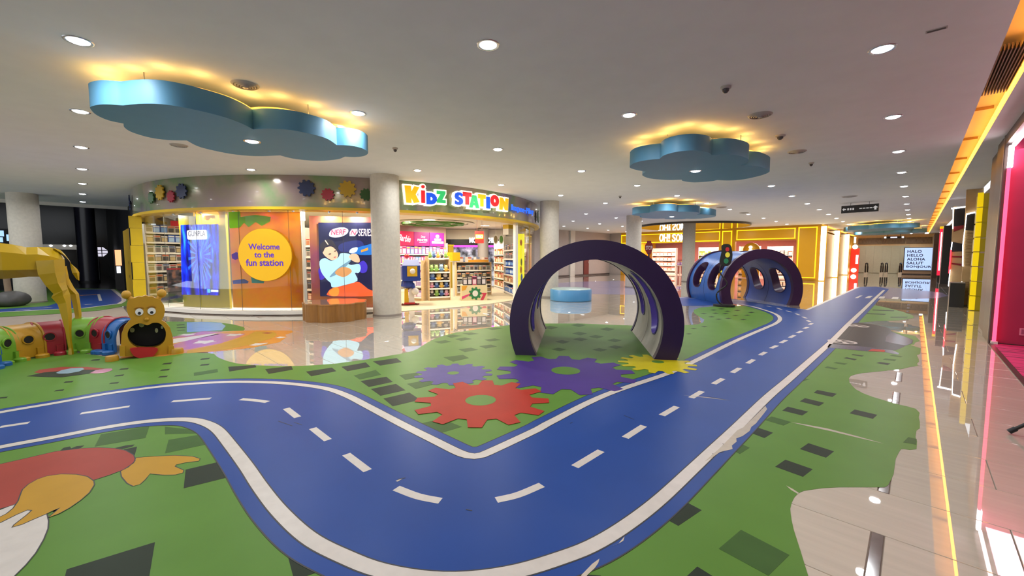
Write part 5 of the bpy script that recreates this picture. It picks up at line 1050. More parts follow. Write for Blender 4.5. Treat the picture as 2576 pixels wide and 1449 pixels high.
def grow(poly, d):
    P = [Vector(q) for q in poly]; n = len(P); Ar = sum(P[i - 1].x * P[i].y - P[i].x * P[i - 1].y for i in range(n)); s = 1 if Ar > 0 else -1; out = []
    for i in range(n):
        a, b, c = P[i - 1], P[i], P[(i + 1) % n]; e1, e2 = (b - a).normalized(), (c - b).normalized(); n1, n2 = Vector((e1.y, -e1.x)) * s, Vector((e2.y, -e2.x)) * s
        k = (n1 + n2); k = k.normalized() if k.length > 0.1 else n1; dd = d / max(k.dot(n1), 0.45); out.append((b.x + k.x * dd, b.y + k.y * dd))
    return out
for ch, col, x0, x1, y0, y1 in LET:
    X0, X1, Y0, Y1 = [1000 + v * 0.1475 for v in (x0, x1)] + [440 + v * 0.1475 for v in (y0, y1)]
    pc = circ((X0 + X1) / 2, 7.52); nv = (pc - SC).normalized(); fr = frame_at(pc, nv); c = in_frame(fr, [(X0, (Y0 + Y1) / 2), (X1, (Y0 + Y1) / 2), ((X0 + X1) / 2, Y0), ((X0 + X1) / 2, Y1)])
    u0, u1, z1, z0 = c[0][0], c[1][0], c[2][1], c[3][1]; mp = lambda P: [(u0 + (u1 - u0) * q[0], z0 + (z1 - z0) * q[1]) for q in P]
    pts, hs = POLY[ch]; o = MB(); o.plate(fr, mp(pts), 0.03, 0.03, [mp(h) for h in hs])
    m = ME('letter_' + col, col, 0.6)
    bk = MB().plate(fr, grow(mp(pts), 0.042), 0.10, 0.0)
    if ch == 'i':
        d = [(u0 + (u1 - u0) * 0.5 + q[0], z0 + (z1 - z0) * 0.88 + q[1]) for q in ell(0, 0, (u1 - u0) * 0.46, (u1 - u0) * 0.42, 24)]; o.plate(fr, d, 0.03, 0.03); bk.plate(fr, grow(d, 0.04), 0.1, 0.001)
    L = o.build('letter', m, sg); bk.build('white_outline', m_lwh, L)
pc = circ(1309, 7.48); fr = frame_at(pc, (pc - SC).normalized()); a, b = in_frame(fr, [(1284, 530), (1338, 512)]); z = zat(1309, 525, pc)
sl = MB(); w_ = b[0] - a[0]
n_ = len('Imagine-Play'); 
for k, chh in enumerate('Imagine-Play'):
    pq = circ(1284 + 4.7 * k + 2.3, 7.46); f2 = frame_at(pq, (pq - SC).normalized()); zz = zat(1284 + 4.7 * k, 524 + 1.05 * k, pq); cw = in_frame(f2, [(1284 + 4.7 * k + 0.4, 525), (1284 + 4.7 * k + 4.3, 525)]); hgt = 0.19 if chh in 'IPgly' else 0.13
    if chh == '-': sl.plate(f2, [(cw[0][0], zz), (cw[1][0], zz), (cw[1][0], zz + 0.03), (cw[0][0], zz + 0.03)], 0.02, 0.03)
    else: text_on(sl, f2, chh, cw[0][0], zz - 0.06 - (0.05 if chh in 'gy' else 0), w=cw[1][0] - cw[0][0], h=hgt, off=0.03, depth=0.02, bold=0.008)
sl.build('slogan_letters', ME('slogan_blue', '2a68f0', 0.7), sg)
# yellow portal at the left end
t = thing('yellow_portal', 'yellow portal panels at the left end of the toy shop window', 'portal', (circ(345, 7.3)[0], circ(345, 7.3)[1], 0))
m_yp = M('portal_yellow', 'd6b81e', 0.35, noise=0.06, nscale=2)
pp_ = circ(363, 7.26); fr = frame_at(pp_, (-pp_.x, -pp_.y)); u = [in_frame(fr, [(q_, 640)])[0][0] for q_ in (312, 329, 362)]
for k, (z0, z1) in enumerate(((0.02, 0.85), (0.85, 1.35), (1.35, 1.85), (1.85, 2.35), (2.35, 2.7))): MB().plate(fr, [(u[1] + 0.02 * (k % 2), z0), (u[2], z0), (u[2], z1 - 0.006), (u[1] + 0.02 * (k % 2), z1 - 0.006)], 0.12, 0.0 + 0.02 * (k % 2)).build('yellow_panel', m_yp, t)
MB().plate(fr, [(u[0], 0.0), (u[1] - 0.02, 0.0), (u[1] - 0.02, 2.35), (u[0], 2.25)], 0.5, -0.2).build('yellow_jamb', M('portal_dark_yellow', 'a48a14', 0.4), t)
for z in (0.9, 1.3): MB().plate(fr, [(u[0] + 0.08, z), (u[1] - 0.06, z), (u[1] - 0.06, z + 0.08), (u[0] + 0.08, z + 0.08)], 0.02, -0.19).build('hinge', m_black, t)
# small spots added under the soffit to brighten the boards behind the glass
for k, px_ in enumerate((440, 510, 590, 680, 740, 830, 900)):
    p = pol(A(px_, 7.10), 7.10); t = thing('window_fill_spot', '%s added fill spot from the left under the yellow soffit' % ORD[k], 'fill light', (p.x, p.y, 2.7), 0, 'added window fill spots')
    MB().lathe([(0.03, 2.66), (0.035, 2.70)], (p.x, p.y), 14).build('body', m_rim, t); MB().lathe([(0.0, 2.658), (0.026, 2.659)], (p.x, p.y), 14, cap=False).build('lens', MATS['post_lamp'] if 'post_lamp' in MATS else ME('post_lamp', 'e8e8ff', 1.4), t)
    area_light('fill_spot_beam', (p.x, p.y, 2.655), 0.06, (24, 22, 14, 10, 10, 14, 14)[k], (1.0, 0.93, 0.8), t, shape='DISK')
# illuminated boards behind the glass
def board(px0, px1, py0, py1, r, name, label, cat, fmat, ft=0.06):
    p = circ((px0 + px1) / 2, r); fr = frame_at(p, (p - SC).normalized()); c = in_frame(fr, [(px0, (py0 + py1) / 2), (px1, (py0 + py1) / 2), ((px0 + px1) / 2, py0), ((px0 + px1) / 2, py1)])
    t = thing(name, label, cat, (p.x, p.y, 0.115)); MB().plate(fr, [(c[0][0], 0.12), (c[1][0], 0.12), (c[1][0], c[2][1]), (c[0][0], c[2][1])], ft, 0).build('frame_board', fmat, t); return t, fr
t, fr = board(455, 572, 533, 765, 6.95, 'game_display_board', 'yellow display board with blue model kit screen in the shop window', 'display', M('board_yellow', 'c8b428', 0.4, noise=0.03))
scr = in_frame(fr, [(456, 566), (549, 564), (552, 743), (459, 741)]); o = MB().plate(fr, scr, 0.02, 0.02).build('screen', M('screen_rays', '0a12b0', 0.3, emit='0a12b0', strength=1.9, ramp=[(0.35, '04041c'), (0.48, '0a10a0'), (0.58, '0830e0'), (0.72, '30a0ff')], nscale=2.2, stretch=(3, 3, 0.6)), t)
GC = lambda pts: in_frame(fr, [(320 + a * 0.1933, 520 + b * 0.1933) for a, b in pts])
rays = MB(); cc = GC([(960, 640)])[0]
for k in range(22):
    a = k * 0.2856 + 0.1; r0, r1 = 0.28, 0.7 + 0.3 * ((k * 7) % 5) / 5
    q = [(cc[0] + rr * math.cos(a + da) * 0.55, cc[1] + rr * math.sin(a + da)) for rr, da in ((r0, -0.02), (r1, -0.05), (r1, 0.05), (r0, 0.02))]
    xs = [p[0] for p in scr]; ys = [p[1] for p in scr]; q = [(min(max(p[0], min(xs)), max(xs) - 0.03), min(max(p[1], min(ys) + 0.03), max(ys) - 0.05)) for p in q]; rays.plate(fr, q, 0.002, 0.024)
rays.build('light_rays', ME('ray_blue', '2a6cf0', 1.3), t)
lg = in_frame(fr, [(474, 603), (522, 578)]); l2 = rrect(lg[0][0], lg[1][0], lg[0][1], lg[1][1], 0.05); MB().plate(fr, l2, 0.004, 0.030).build('logo_plate', ME('logo_white', 'f4f0fa', 1.1), t)
g = MB(); text_on(g, fr, 'GUNPLA', lg[0][0] + 0.05, lg[0][1] + 0.09, w=lg[1][0] - lg[0][0] - 0.1, h=(lg[1][1] - lg[0][1]) * 0.55, off=0.034, bold=0.01); g.build('logo_text', M('logo_ink', '30205a', 0.5), t)
for k, q in enumerate(([(524, 736), (531, 727)], [(533, 734), (551, 729)])):
    a = in_frame(fr, q); MB().plate(fr, rrect(a[0][0], a[1][0], a[0][1], a[1][1], 0.01), 0.003, 0.028).build('caption_plate', ME('caption_%d' % k, ('60c8e8', 'e8f0ff')[k], 1.0), t)
g = MB(); a = in_frame(fr, [(497, 565), (556, 533)])
def box_digit(mb, u0, u1, z0, z1, w): mb.plate(fr, rrect(u0, u1, z0, z1, 0.08), 0.04, 0.10, [rrect(u0 + w, u1 - w, z0 + w, z1 - w, 0.04)])
ww = (a[1][0] - a[0][0]); g.plate(fr, [(a[0][0], a[1][1]), (a[0][0] + ww * 0.1, a[1][1] + 0.0), (a[0][0] + ww * 0.24, a[1][1] - 0.06), (a[0][0] + ww * 0.24, a[0][1]), (a[0][0] + ww * 0.1, a[0][1]), (a[0][0] + ww * 0.1, a[1][1] - 0.1), (a[0][0], a[1][1] - 0.1)], 0.04, 0.1); box_digit(g, a[0][0] + ww * 0.34, a[1][0], a[0][1], a[1][1], 0.09)
g.build('number_ten', ME('ten_amber', 'f0b010', 1.1), t)
# orange film with the welcome disc
p0 = circ(668, 7.27); m_film = M('orange_film', 'd08018', 0.15, ramp=[(0.28, 'd0c850'), (0.40, 'dcb040'), (0.5, 'e0aa48'), (0.6, 'd89850'), (0.72, 'd88890')], nscale=0.9, stretch=(1, 1, 1.6), transl=0.6)
t = thing('window_film', 'orange iridescent film on the toy shop glass', 'window film', (p0.x, p0.y, 0.12)); MB().arcband(7.19, 7.195, 0.18, 2.66, A(578, 7.2), A(757, 7.2), 20).build('film', m_film, t, smooth=True)
fr = frame_at(p0, (p0 - SC).normalized())
for nm, q, col in (('green_streak', [(571, 533), (600, 531), (602, 545), (640, 540), (678, 545), (676, 557), (655, 568), (640, 558), (622, 571), (610, 560), (600, 572), (574, 574)], 'a8f020'), ('violet_patch', [(579, 640), (590, 634), (602, 638), (600, 648), (588, 654), (580, 650)], '8a6ad8'), ('blue_patch', [(581, 706), (610, 702), (622, 708), (620, 713), (583, 715)], '8a9ad8'), ('cyan_patch', [(628, 696), (640, 695), (662, 706), (660, 713), (630, 712)], '40c8c0')):
    MB().plate((fr[0] - fr[3] * 0.055, fr[1], fr[2], fr[3]), in_frame(fr, q), 0.002, 0.0).build(nm, M(nm + '_film', col, 0.2, transl=0.6), t)
t = thing('welcome_disc', 'round yellow sign reading Welcome to the fun station on the shop glass', 'sign', (p0.x, p0.y, 1.0)); c = in_frame(fr, [(668, 641), (735, 641), (668, 575)]); rx, rz = c[1][0] - c[0][0], c[2][1] - c[0][1]
MB().plate(fr, ell(c[0][0], c[0][1], rx, rz, 64), 0.03, 0.03).build('disc', M('disc_yellow', 'f0bc18', 0.4, emit='f0bc18', strength=0.35, transl=0.2), t, smooth=True); MB().plate(fr, ell(c[0][0], c[0][1], rx * 1.015, rz * 1.015, 64), 0.02, 0.02).build('disc_edge', M('disc_edge_yellow', 'c89410', 0.4), t, smooth=True)
m_vtx = M('violet_ink', '5a30b0', 0.5, emit='5a30b0', strength=0.3)
for s, xa, xb, ya, yb in (('Welcome', 627, 705, 628, 613), ('to the', 642, 691, 648, 633), ('fun station', 621, 714, 669, 652)):
    a = in_frame(fr, [(xa, ya), (xb, yb)]); g = MB(); text_on(g, fr, s, a[0][0], a[0][1], w=a[1][0] - a[0][0], h=a[1][1] - a[0][1], off=0.034, bold=0.025); g.build('text_line', m_vtx, t)
# game poster
t, fr = board(781, 945, 545, 762, 6.95, 'toy_blaster_poster', 'lit poster of a person in a pale sweater aiming a toy blaster', 'poster', M('poster_frame_film', 'd08040', 0.3, ramp=[(0.3, 'c04a8a'), (0.5, 'd0785a'), (0.65, 'd89a40')], nscale=1.0))
NC = lambda pts: in_frame(fr, [(760 + a * 0.1931, 540 + b * 0.1931) for a, b in pts])
def lay(nm, pts, col, off, st=1.0, sm=True):
    w = NC(pts); w = smooth_line(w, 3, True) if sm else w; return MB().plate(fr, w, 0.003, off).build(nm, ME('print_' + col, col, st * 0.75), t)
lay('screen', [(212, 103), (960, 103), (960, 1062), (238, 1062)], '12143c', 0.02, 1.0, False)
lay('glow', [(215, 720), (260, 680), (310, 760), (290, 830), (240, 850), (225, 800)], '3a22b0', 0.025); lay('glow', [(740, 640), (800, 600), (850, 660), (840, 740), (780, 760), (740, 720)], '4030b8', 0.025); lay('glow', [(480, 400), (600, 350), (760, 340), (800, 420), (640, 480), (500, 480)], '20286a', 0.024)
lay('skirt', [(340, 1010), (400, 955), (560, 920), (720, 875), (790, 910), (865, 970), (940, 1000), (940, 1058), (380, 1058)], 'f0582c', 0.028); lay('skirt_light', [(350, 1005), (420, 950), (480, 960), (470, 1050), (385, 1056)], 'f08a30', 0.030)
lay('sweater', [(230, 610), (300, 565), (380, 600), (470, 560), (500, 508), (560, 500), (630, 520), (650, 575), (590, 620), (640, 655), (740, 640), (765, 700), (740, 758), (690, 762), (722, 860), (560, 915), (400, 948), (375, 890), (320, 840), (250, 740)], 'a8d4e4', 0.032)
lay('sweater_print', [(430, 760), (500, 690), (600, 690), (650, 740), (580, 800), (520, 810)], 'c88a50', 0.035); lay('sweater_shadow', [(360, 810), (480, 690), (640, 590), (560, 690), (450, 780)], '6a90a8', 0.034)
lay('face', [(270, 480), (300, 435), (380, 415), (440, 455), (472, 520), (455, 570), (400, 592), (345, 572), (290, 525)], 'e8b898', 0.036); lay('hair', [(235, 400), (285, 345), (350, 322), (405, 345), (445, 410), (468, 450), (440, 455), (380, 405), (310, 425), (275, 490), (250, 470)], '2a2430', 0.038); lay('hair_parting', [(300, 340), (312, 336), (345, 385), (335, 390)], 'd8c0b0', 0.041)
lay('eye', [(345, 515), (365, 505), (385, 510), (365, 520)], '3a2020', 0.040); lay('eye', [(415, 478), (435, 466), (450, 470), (435, 482)], '3a2020', 0.040); lay('mouth', [(412, 556), (435, 545), (448, 550), (430, 562)], 'c05050', 0.040)
lay('blaster_body', [(640, 475), (720, 430), (850, 395), (940, 380), (940, 510), (770, 525), (720, 512), (650, 520)], '1c6ac0', 0.036); lay('blaster_white', [(615, 490), (640, 445), (722, 425), (712, 480), (650, 502)], 'd0ecf0', 0.039); lay('blaster_orange', [(770, 462), (860, 430), (860, 462), (770, 492)], 'f09030', 0.039, 1, False)
lay('hand', [(612, 545), (660, 508), (722, 520), (752, 580), (742, 622), (680, 612), (640, 585)], 'e0b090', 0.042)
o = lay('logo_oval', [(358, 278), (372, 215), (440, 180), (540, 168), (600, 195), (590, 245), (520, 285), (430, 297)], 'f4f0fa', 0.040, 1.1); a = NC([(378, 262), (575, 195)]); g = MB(); text_on(g, fr, 'NERF', a[0][0], a[0][1], w=a[1][0] - a[0][0], h=a[1][1] - a[0][1], off=0.045, bold=0.018, shear=0.2, rot=0.05); g.build('logo_text', ME('logo_red', 'b02850', 0.9), t)
lay('series_mark', [(622, 280), (622, 230), (650, 190), (720, 190), (725, 240), (690, 280)], 'f0e8f4', 0.040, 1.0, False); a = NC([(735, 278), (920, 188)]); g = MB(); text_on(g, fr, 'SERIES', a[0][0], a[0][1], w=a[1][0] - a[0][0], h=a[1][1] - a[0][1], off=0.044, bold=0.004, shear=0.2); g.build('series_text', ME('series_white', 'f0d8e0', 1.0), t)
a = NC([(632, 268), (715, 205)]); g = MB(); text_on(g, fr, 'N', a[0][0], a[0][1], w=a[1][0] - a[0][0], h=a[1][1] - a[0][1], off=0.045, bold=0.01, shear=0.3); g.build('series_letter', MATS['logo_red'], t)
# ================================================================== goods in the toy shop
m_pine = M('shelf_pine', 'd8b888', 0.5, noise=0.08, nscale=3, stretch=(1, 1, 8)); m_shw = M('shelf_white', 'ece6dc', 0.45)
UNIT = {}
def toy_mesh(kind, cols):
    """boxed toy 1x1x1 (front at -y) with printed panel, or a plush; materials by cols"""
    key = (kind,) + tuple(cols)
    if key in UNIT: return UNIT[key]
    ms = [M('toy_' + c, c, 0.45) for c in cols]; b = MB()
    if kind == 'box':
        b.box(-0.5, 0.5, -0.5, 0.5, 0, 1, 0); b.box(-0.40, 0.40, -0.515, -0.5, 0.12, 0.66, 1); b.box(-0.44, 0.44, -0.52, -0.5, 0.74, 0.92, 2)
    elif kind == 'doll':
        b.box(-0.5, 0.5, -0.5, 0.5, 0, 1, 0); b.box(-0.36, 0.36, -0.515, -0.5, 0.08, 0.86, 1); b.ball((0, -0.52, 0.66), (0.16, 0.06, 0.11), 10, 6, 2); b.add([(-0.24, -0.54, 0.14), (0.24, -0.54, 0.14), (0.09, -0.54, 0.55), (-0.09, -0.54, 0.55)], [(0, 1, 2, 3)], 2)
    elif kind == 'plush':
        b.ball((0, 0, 0.34), (0.5, 0.45, 0.34), 14, 8, 0); b.ball((0, -0.12, 0.70), (0.38, 0.34, 0.30), 14, 8, 1)
        for sx in (-1, 1): b.ball((0.26 * sx, -0.05, 0.96), (0.11, 0.07, 0.11), 8, 6, 0); b.ball((0.13 * sx, -0.44, 0.74), 0.035, 6, 4, 2); b.ball((0.42 * sx, -0.25, 0.32), (0.13, 0.2, 0.12), 8, 6, 1)
    elif kind == 'tin':
        b.lathe([(0.42, 0), (0.45, 0.03), (0.45, 0.85), (0.36, 0.9), (0.36, 1.0)], (0, 0), 16, 0); b.lathe([(0.46, 0.25), (0.46, 0.7)], (0, 0), 16, 1, cap=False)
    me = b.mesh('toy_' + kind, ms, kind in ('plush', 'tin')); UNIT[key] = me; return me
def put_toy(name, me, loc, size, rz, label, cat, group):
    o = bpy.data.objects.new(name, me); COL.objects.link(o); o.location = loc; o.scale = size; o.rotation_euler = (0, 0, rz); return tag(o, label, cat, group)
def shelf(name, label, P, Q, d, h, levels, mat, cat='shelf', header=None, base=0.1, back=True, z0=0.012):
    """shelf unit whose front edge runs from P to Q (left to right seen from the front)"""
    P, Q = Vector(P), Vector(Q); ux = (Q - P).normalized(); n = Vector((ux.y, -ux.x)); w = (Q - P).length; mid = (P + Q) / 2; rz = math.atan2(ux.y, ux.x)
    t = thing(name, label, cat, (mid.x, mid.y, z0), rz)
    def bx(nm, x0, x1, y0, y1, a, b, m): MB().box(x0, x1, y0, y1, a, b).build(nm, m, t, local=True)
    bx('side_panel', -w / 2, -w / 2 + 0.03, 0, d, 0, h, mat); bx('side_panel', w / 2 - 0.03, w / 2, 0, d, 0, h, mat)
    if back: bx('back_panel', -w / 2, w / 2, d, d + 0.02, 0, h, m_shw)
    bx('plinth', -w / 2 + 0.03, w / 2 - 0.03, 0.03, d, 0, base, mat)
    for z in levels:
        s = MB().box(-w / 2 + 0.03, w / 2 - 0.03, 0, d, z - 0.025, z).build('shelf_board', mat, t, local=True); MB().box(-w / 2 + 0.03, w / 2 - 0.03, -0.012, 0, z - 0.04, z + 0.012).build('price_rail', m_shw, s, local=True)
    return dict(t=t, mid=mid, ux=ux, n=n, w=w, rz=rz, d=d, z0=z0)
def fill(S_, z, hgt, kind, n, pal, name, label, cat, group, jit=0.12, wf=0.9, dep=None, seed=0):
    rnd = random.Random(seed); W_ = S_['w'] - 0.08; cw = W_ / n; dep = dep or min(S_['d'] * 0.7, cw * 1.1)
    for k in range(n):
        u = -W_ / 2 + cw * (k + 0.5); p = S_['mid'] + S_['ux'] * u - S_['n'] * (dep / 2 + 0.03); hh = hgt * (1 - jit * rnd.random())
        put_toy(name, toy_mesh(kind, pal[(k + seed) % len(pal)] if rnd.random() < 0.7 else rnd.choice(pal)), (p.x, p.y, S_['z0'] + z), (cw * wf, dep, hh), S_['rz'], label + ', %s from left' % ORD[k], cat, group)
def Pd(px, d): p = PD(px, 600, d); return (p.x, p.y)
PINK = [('e0508c', 'f4c8d8', 'f8e8f0'), ('c82870', 'f0b0c8', 'ffffff'), ('f090b8', 'fff0f4', 'c02068'), ('b060c0', 'e8d0f0', 'f8d060'), ('70a0d8', 'e0ecf8', 'f080b0')]
PLUSH = [('6a8cb0', 'a8c4d8', '20242c'), ('c04848', 'e08880', '201818'), ('8a5a3c', 'd8b088', '181410'), ('d88aa8', 'f4c8d4', '281820'), ('3a5a9c', '88a8d8', '101820'), ('e0b040', 'f4d890', '302010'), ('3a3438', 'e0d4cc', '101010'), ('78a848', 'b8d888', '182010')]
BOXW = [('d8d0c4', '5a5450', 'a03830'), ('c8c0b8', '403c48', '304878'), ('48444c', 'c0a878', 'e0d8d0'), ('b8a890', '3a3430', 'c86030'), ('e0dcd4', '7a7068', '285048')]
WARM = [('c87838', 'f0d0a0', '804020'), ('a03028', 'f0c8b0', 'f8e0c0'), ('d8a838', 'f8ecc8', '905818'), ('e0c8a8', 'a86840', 'c02828')]
BLUE = [('2858b8', 'a8c8f0', 'f0f0f0'), ('1c3c90', '6898d8', 'e8e0d0'), ('3870c8', 'e0ecf8', 'c83030')]
# doll wall
dw = shelf('doll_shelf', 'white wall shelf full of pink doll boxes under the pink brand panels', Pd(1000, 17.6), Pd(1126, 19.6), 0.4, 2.15, [0.5, 0.85, 1.22, 1.62], m_shw)
fill(dw, 1.62, 0.36, 'box', 13, PINK, 'doll_box', 'pink doll carton on the top shelf of the doll wall', 'toy box', 'doll boxes on the top shelf', seed=1)
fill(dw, 1.22, 0.32, 'doll', 18, PINK, 'doll_box', 'slim pink doll box on the second shelf of the doll wall', 'toy box', 'doll boxes on the second shelf', seed=2)
fill(dw, 0.85, 0.30, 'doll', 16, PINK, 'doll_box', 'pink doll box on the third shelf of the doll wall', 'toy box', 'doll boxes on the third shelf', seed=3)
fr = frame_at(dw['mid'], dw['n']); ww = dw['w']; q = zat(1060, 584, dw['mid']); q0 = zat(1060, 619, dw['mid'])
for k, (lb, col, txt) in enumerate((('pink brand panel reading Barbie at the left of the doll wall', 'c8184e', 'Barbie'), ('magenta brand panel reading Disney PRINCESS in the middle of the doll wall', 'a01470', 'P'), ('purple brand panel with a pale pink emblem at the right of the doll wall', '8a1c88', 'E'))):
    u0 = -ww / 2 + ww * 0.93 * k / 3; u1 = u0 + ww * 0.93 / 3 - 0.02; p = fr[0] + fr[1] * ((u0 + u1) / 2); t = thing('brand_panel', lb, 'sign', (p.x, p.y, q0), 0, 'brand panels on the doll wall')
    MB().plate(fr, [(u0, q0), (u1, q0), (u1, q), (u0, q)], 0.05, 0.0).build('panel', ME('panel_' + col, col, 0.28), t); g = MB(); w = u1 - u0; hh = q - q0
    if k == 0: text_on(g, fr, 'Barbie', u0 + w * 0.05, q0 + hh * 0.28, w=w * 0.75, h=hh * 0.45, off=0.01, bold=0.02, shear=0.35, rot=-0.12)
    elif k == 1:
        text_on(g, fr, 'Disney', u0 + w * 0.42, q0 + hh * 0.55, w=w * 0.3, h=hh * 0.2, off=0.01, shear=0.3); text_on(g, fr, 'PRINCESS', u0 + w * 0.2, q0 + hh * 0.34, w=w * 0.65, h=hh * 0.17, off=0.01, bold=0.02); g.plate(fr, [(u0 + w * 0.3, q0 + hh * 0.24), (u0 + w * 0.78, q0 + hh * 0.24), (u0 + w * 0.78, q0 + hh * 0.26), (u0 + w * 0.3, q0 + hh * 0.26)], 0.002, 0.01)
    else:
        g.plate(fr, ell(u0 + w * 0.52, q0 + hh * 0.74, w * 0.13, hh * 0.13, 20), 0.002, 0.01); g.plate(fr, rrect(u0 + w * 0.3, u0 + w * 0.78, q0 + hh * 0.42, q0 + hh * 0.58, 0.03), 0.002, 0.01); g.plate(fr, rrect(u0 + w * 0.12, u0 + w * 0.95, q0 + hh * 0.2, q0 + hh * 0.38, 0.04), 0.002, 0.01)
    g.build('panel_print', ME('print_pale_pink', 'f8d8e8', 0.5), t)
wl = Pd(985, 17.9); wr = Pd(1122, 20.1); struct('wall_shop_1', MB().prism([wl, wr, (wr[0] - 0.2, wr[1] + 0.1), (wl[0] - 0.2, wl[1] + 0.1)], 0, 2.95), M('shop_blush', 'e0c4b8', 0.6), 'pale wall behind the doll shelves')
# yellow pillar + second shop seen through the rear opening
p = Pd(1129, 20.0); t = thing('yellow_pillar', 'mustard pillar right of the doll wall', 'pillar', (p[0], p[1], 0)); MB().box(p[0] - 0.16, p[0] + 0.16, p[1] - 0.16, p[1] + 0.16, 0, 2.05).build('shaft', M('pillar_mustard', 'a08418', 0.5), t); MB().box(p[0] - 0.18, p[0] + 0.18, p[1] - 0.18, p[1] + 0.18, 2.05, 2.1).build('cap', m_yell, t)
L, R = Vector(Pd(1133, 21.0)), Vector(Pd(1262, 21.0)); ux = (R - L).normalized(); nn = Vector((ux.y, -ux.x)); fr = frame_at(L, nn); w = (R - L).length
t = thing('neighbour_shop_front', 'black shop header with white letters and magenta light seen through the toy shop', 'shop front', (L.x, L.y, 0)); zt, zb = zat(1180, 602, L), zat(1180, 617, L)
MB().plate(fr, [(0, zb), (w, zb), (w, zt), (0, zt)], 0.2, 0).build('black_header', m_kblk, t); MB().plate(fr, [(-0.3, zt), (w + 0.2, zt), (w + 0.2, 2.9), (-0.3, 2.9)], 0.2, 0).build('upper_wall', m_shopw, t); MB().plate(fr, [(0, zb - 0.09), (w, zb - 0.09), (w, zb), (0, zb)], 0.05, 0.03).build('magenta_tube', ME('magenta_tube', 'd838d8', 1.6), t); MB().plate(fr, [(0, 0.012), (w, 0.012), (w, zb - 0.09), (0, zb - 0.09)], 0.06, -0.3).build('poster_wall', M('mono_posters', '9aa0b0', 0.4, ramp=[(0.36, '30343c'), (0.5, '8c94a4'), (0.62, 'd4d8e4')], nscale=3.2, emit='808080', strength=0.35), t)
a = in_frame(fr, [(1181, 611), (1195, 598), (1228, 611), (1246, 598)]); g = MB(); text_on(g, fr, 'MO', a[0][0], a[0][1], w=(a[1][0] - a[0][0]) * 1.3, h=a[1][1] - a[0][1], off=0.03, bold=0.04); text_on(g, fr, 'CHIK', a[2][0] - 0.05, a[2][1], w=a[3][0] - a[2][0] + 0.05, h=a[3][1] - a[2][1], off=0.03, bold=0.03); g.build('header_letters', ME('header_white', 'f6f8ff', 1.6), t)
p = Pd(1215, 20.4); t = thing('grey_column', 'grey column inside the toy shop behind the red hanging sign', 'column', (p[0], p[1], 0)); MB().lathe([(0.27, 0.012), (0.27, 2.9)], p, 32).build('shaft', M('col_grey', '9c9490', 0.6), t, smooth=True); MB().lathe([(0.29, 0.012), (0.29, 0.1)], p, 32, cap=False).build('base_ring', m_white, t)
# plush gondola
ga, gb = Vector(F(1079, 758)), Vector(F(1134, 755.5)); gd = (gb - ga).normalized(); gs = shelf('plush_gondola', 'light wooden gondola with rows of plush toys at the shop entrance', ga, gb, 0.5, 1.42, [0.13, 0.42, 0.68, 0.98], m_pine, base=0.1)
for z, n, hh, sd, nm in ((0.13, 4, 0.27, 0, 'lowest'), (0.42, 4, 0.24, 3, 'second lowest'), (0.68, 3, 0.26, 4, 'middle'), (0.98, 4, 0.27, 6, 'upper')): fill(gs, z, hh, 'plush', n, PLUSH, 'plush_toy', 'round plush toy on the %s shelf of the entrance gondola' % nm, 'plush toy', 'plush toys on the %s gondola shelf' % nm, seed=sd, wf=1.0)
tp = MB(); 
top_ = shelf('gondola_top_tray', 'shallow tray with more plush toys on top of the gondola', ga - Vector((gs['n'].x, gs['n'].y)) * 0.1, gb - Vector((gs['n'].x, gs['n'].y)) * 0.1, 0.36, 0.1, [0.03], m_pine, 'tray', base=0.02, back=False, z0=1.434); fill(top_, 0.03, 0.24, 'plush', 5, PLUSH[3:], 'plush_toy', 'small plush toy in the tray on top of the gondola', 'plush toy', 'plush toys on the gondola top', seed=5)
sl_a = ga - Vector((gs['n'].x, gs['n'].y)) * 0.54 - gd * 0.42; sl_b = ga - gd * 0.03
sd_ = shelf('gondola_side_rack', 'side rack with lilac cartons on the left of the plush gondola', sl_a - gd * 0.26, sl_b - gd * 0.2, 0.25, 1.38, [0.13, 0.5, 0.82, 1.1], m_pine)
for z, nm, s_ in ((0.13, 'bottom', 1), (0.5, 'second', 2), (0.82, 'third', 3), (1.1, 'top', 4)): fill(sd_, z, 0.24, 'box', 3, [('c8a8c8', 'e8d8e8', '8060a0'), ('d0c8d8', 'a890b8', 'f0e8f0'), ('e0b0b8', 'f8e0e0', 'b04868')], 'toy_carton', 'lilac toy carton on the %s level of the gondola side rack' % nm, 'toy box', 'cartons on the %s side rack level' % nm, seed=s_)
# cardboard display bin
ba, bb = Vector(F(1162, 757.5)), Vector(F(1226, 756)); bu = (bb - ba).normalized(); bn = Vector((bu.y, -bu.x)); wB = (bb - ba).length; bm = (ba + bb) / 2; zB = zat(1190, 718, bm)
t = thing('display_bin', 'cream cardboard display bin with green gear and pink print at the entrance', 'display bin', (bm.x, bm.y, 0.012), math.atan2(bu.y, bu.x)); m_card = M('cream_card', 'e0cfa0', 0.6)
MB().box(-wB / 2, wB / 2, 0, 0.55, 0.0, zB).build('carton_body', m_card, t, local=True)
fr = frame_at(bm, bn); 
MB().plate(fr, gear(0.02, zB * 0.48, zB * 0.42, zB * 0.33, 9), 0.004, 0.006).build('green_gear_print', M('print_green', '2a7a48', 0.5), t); MB().plate(fr, ell(0.02, zB * 0.48, zB * 0.18, zB * 0.2, 24), 0.004, 0.010).build('white_print', m_white, t)
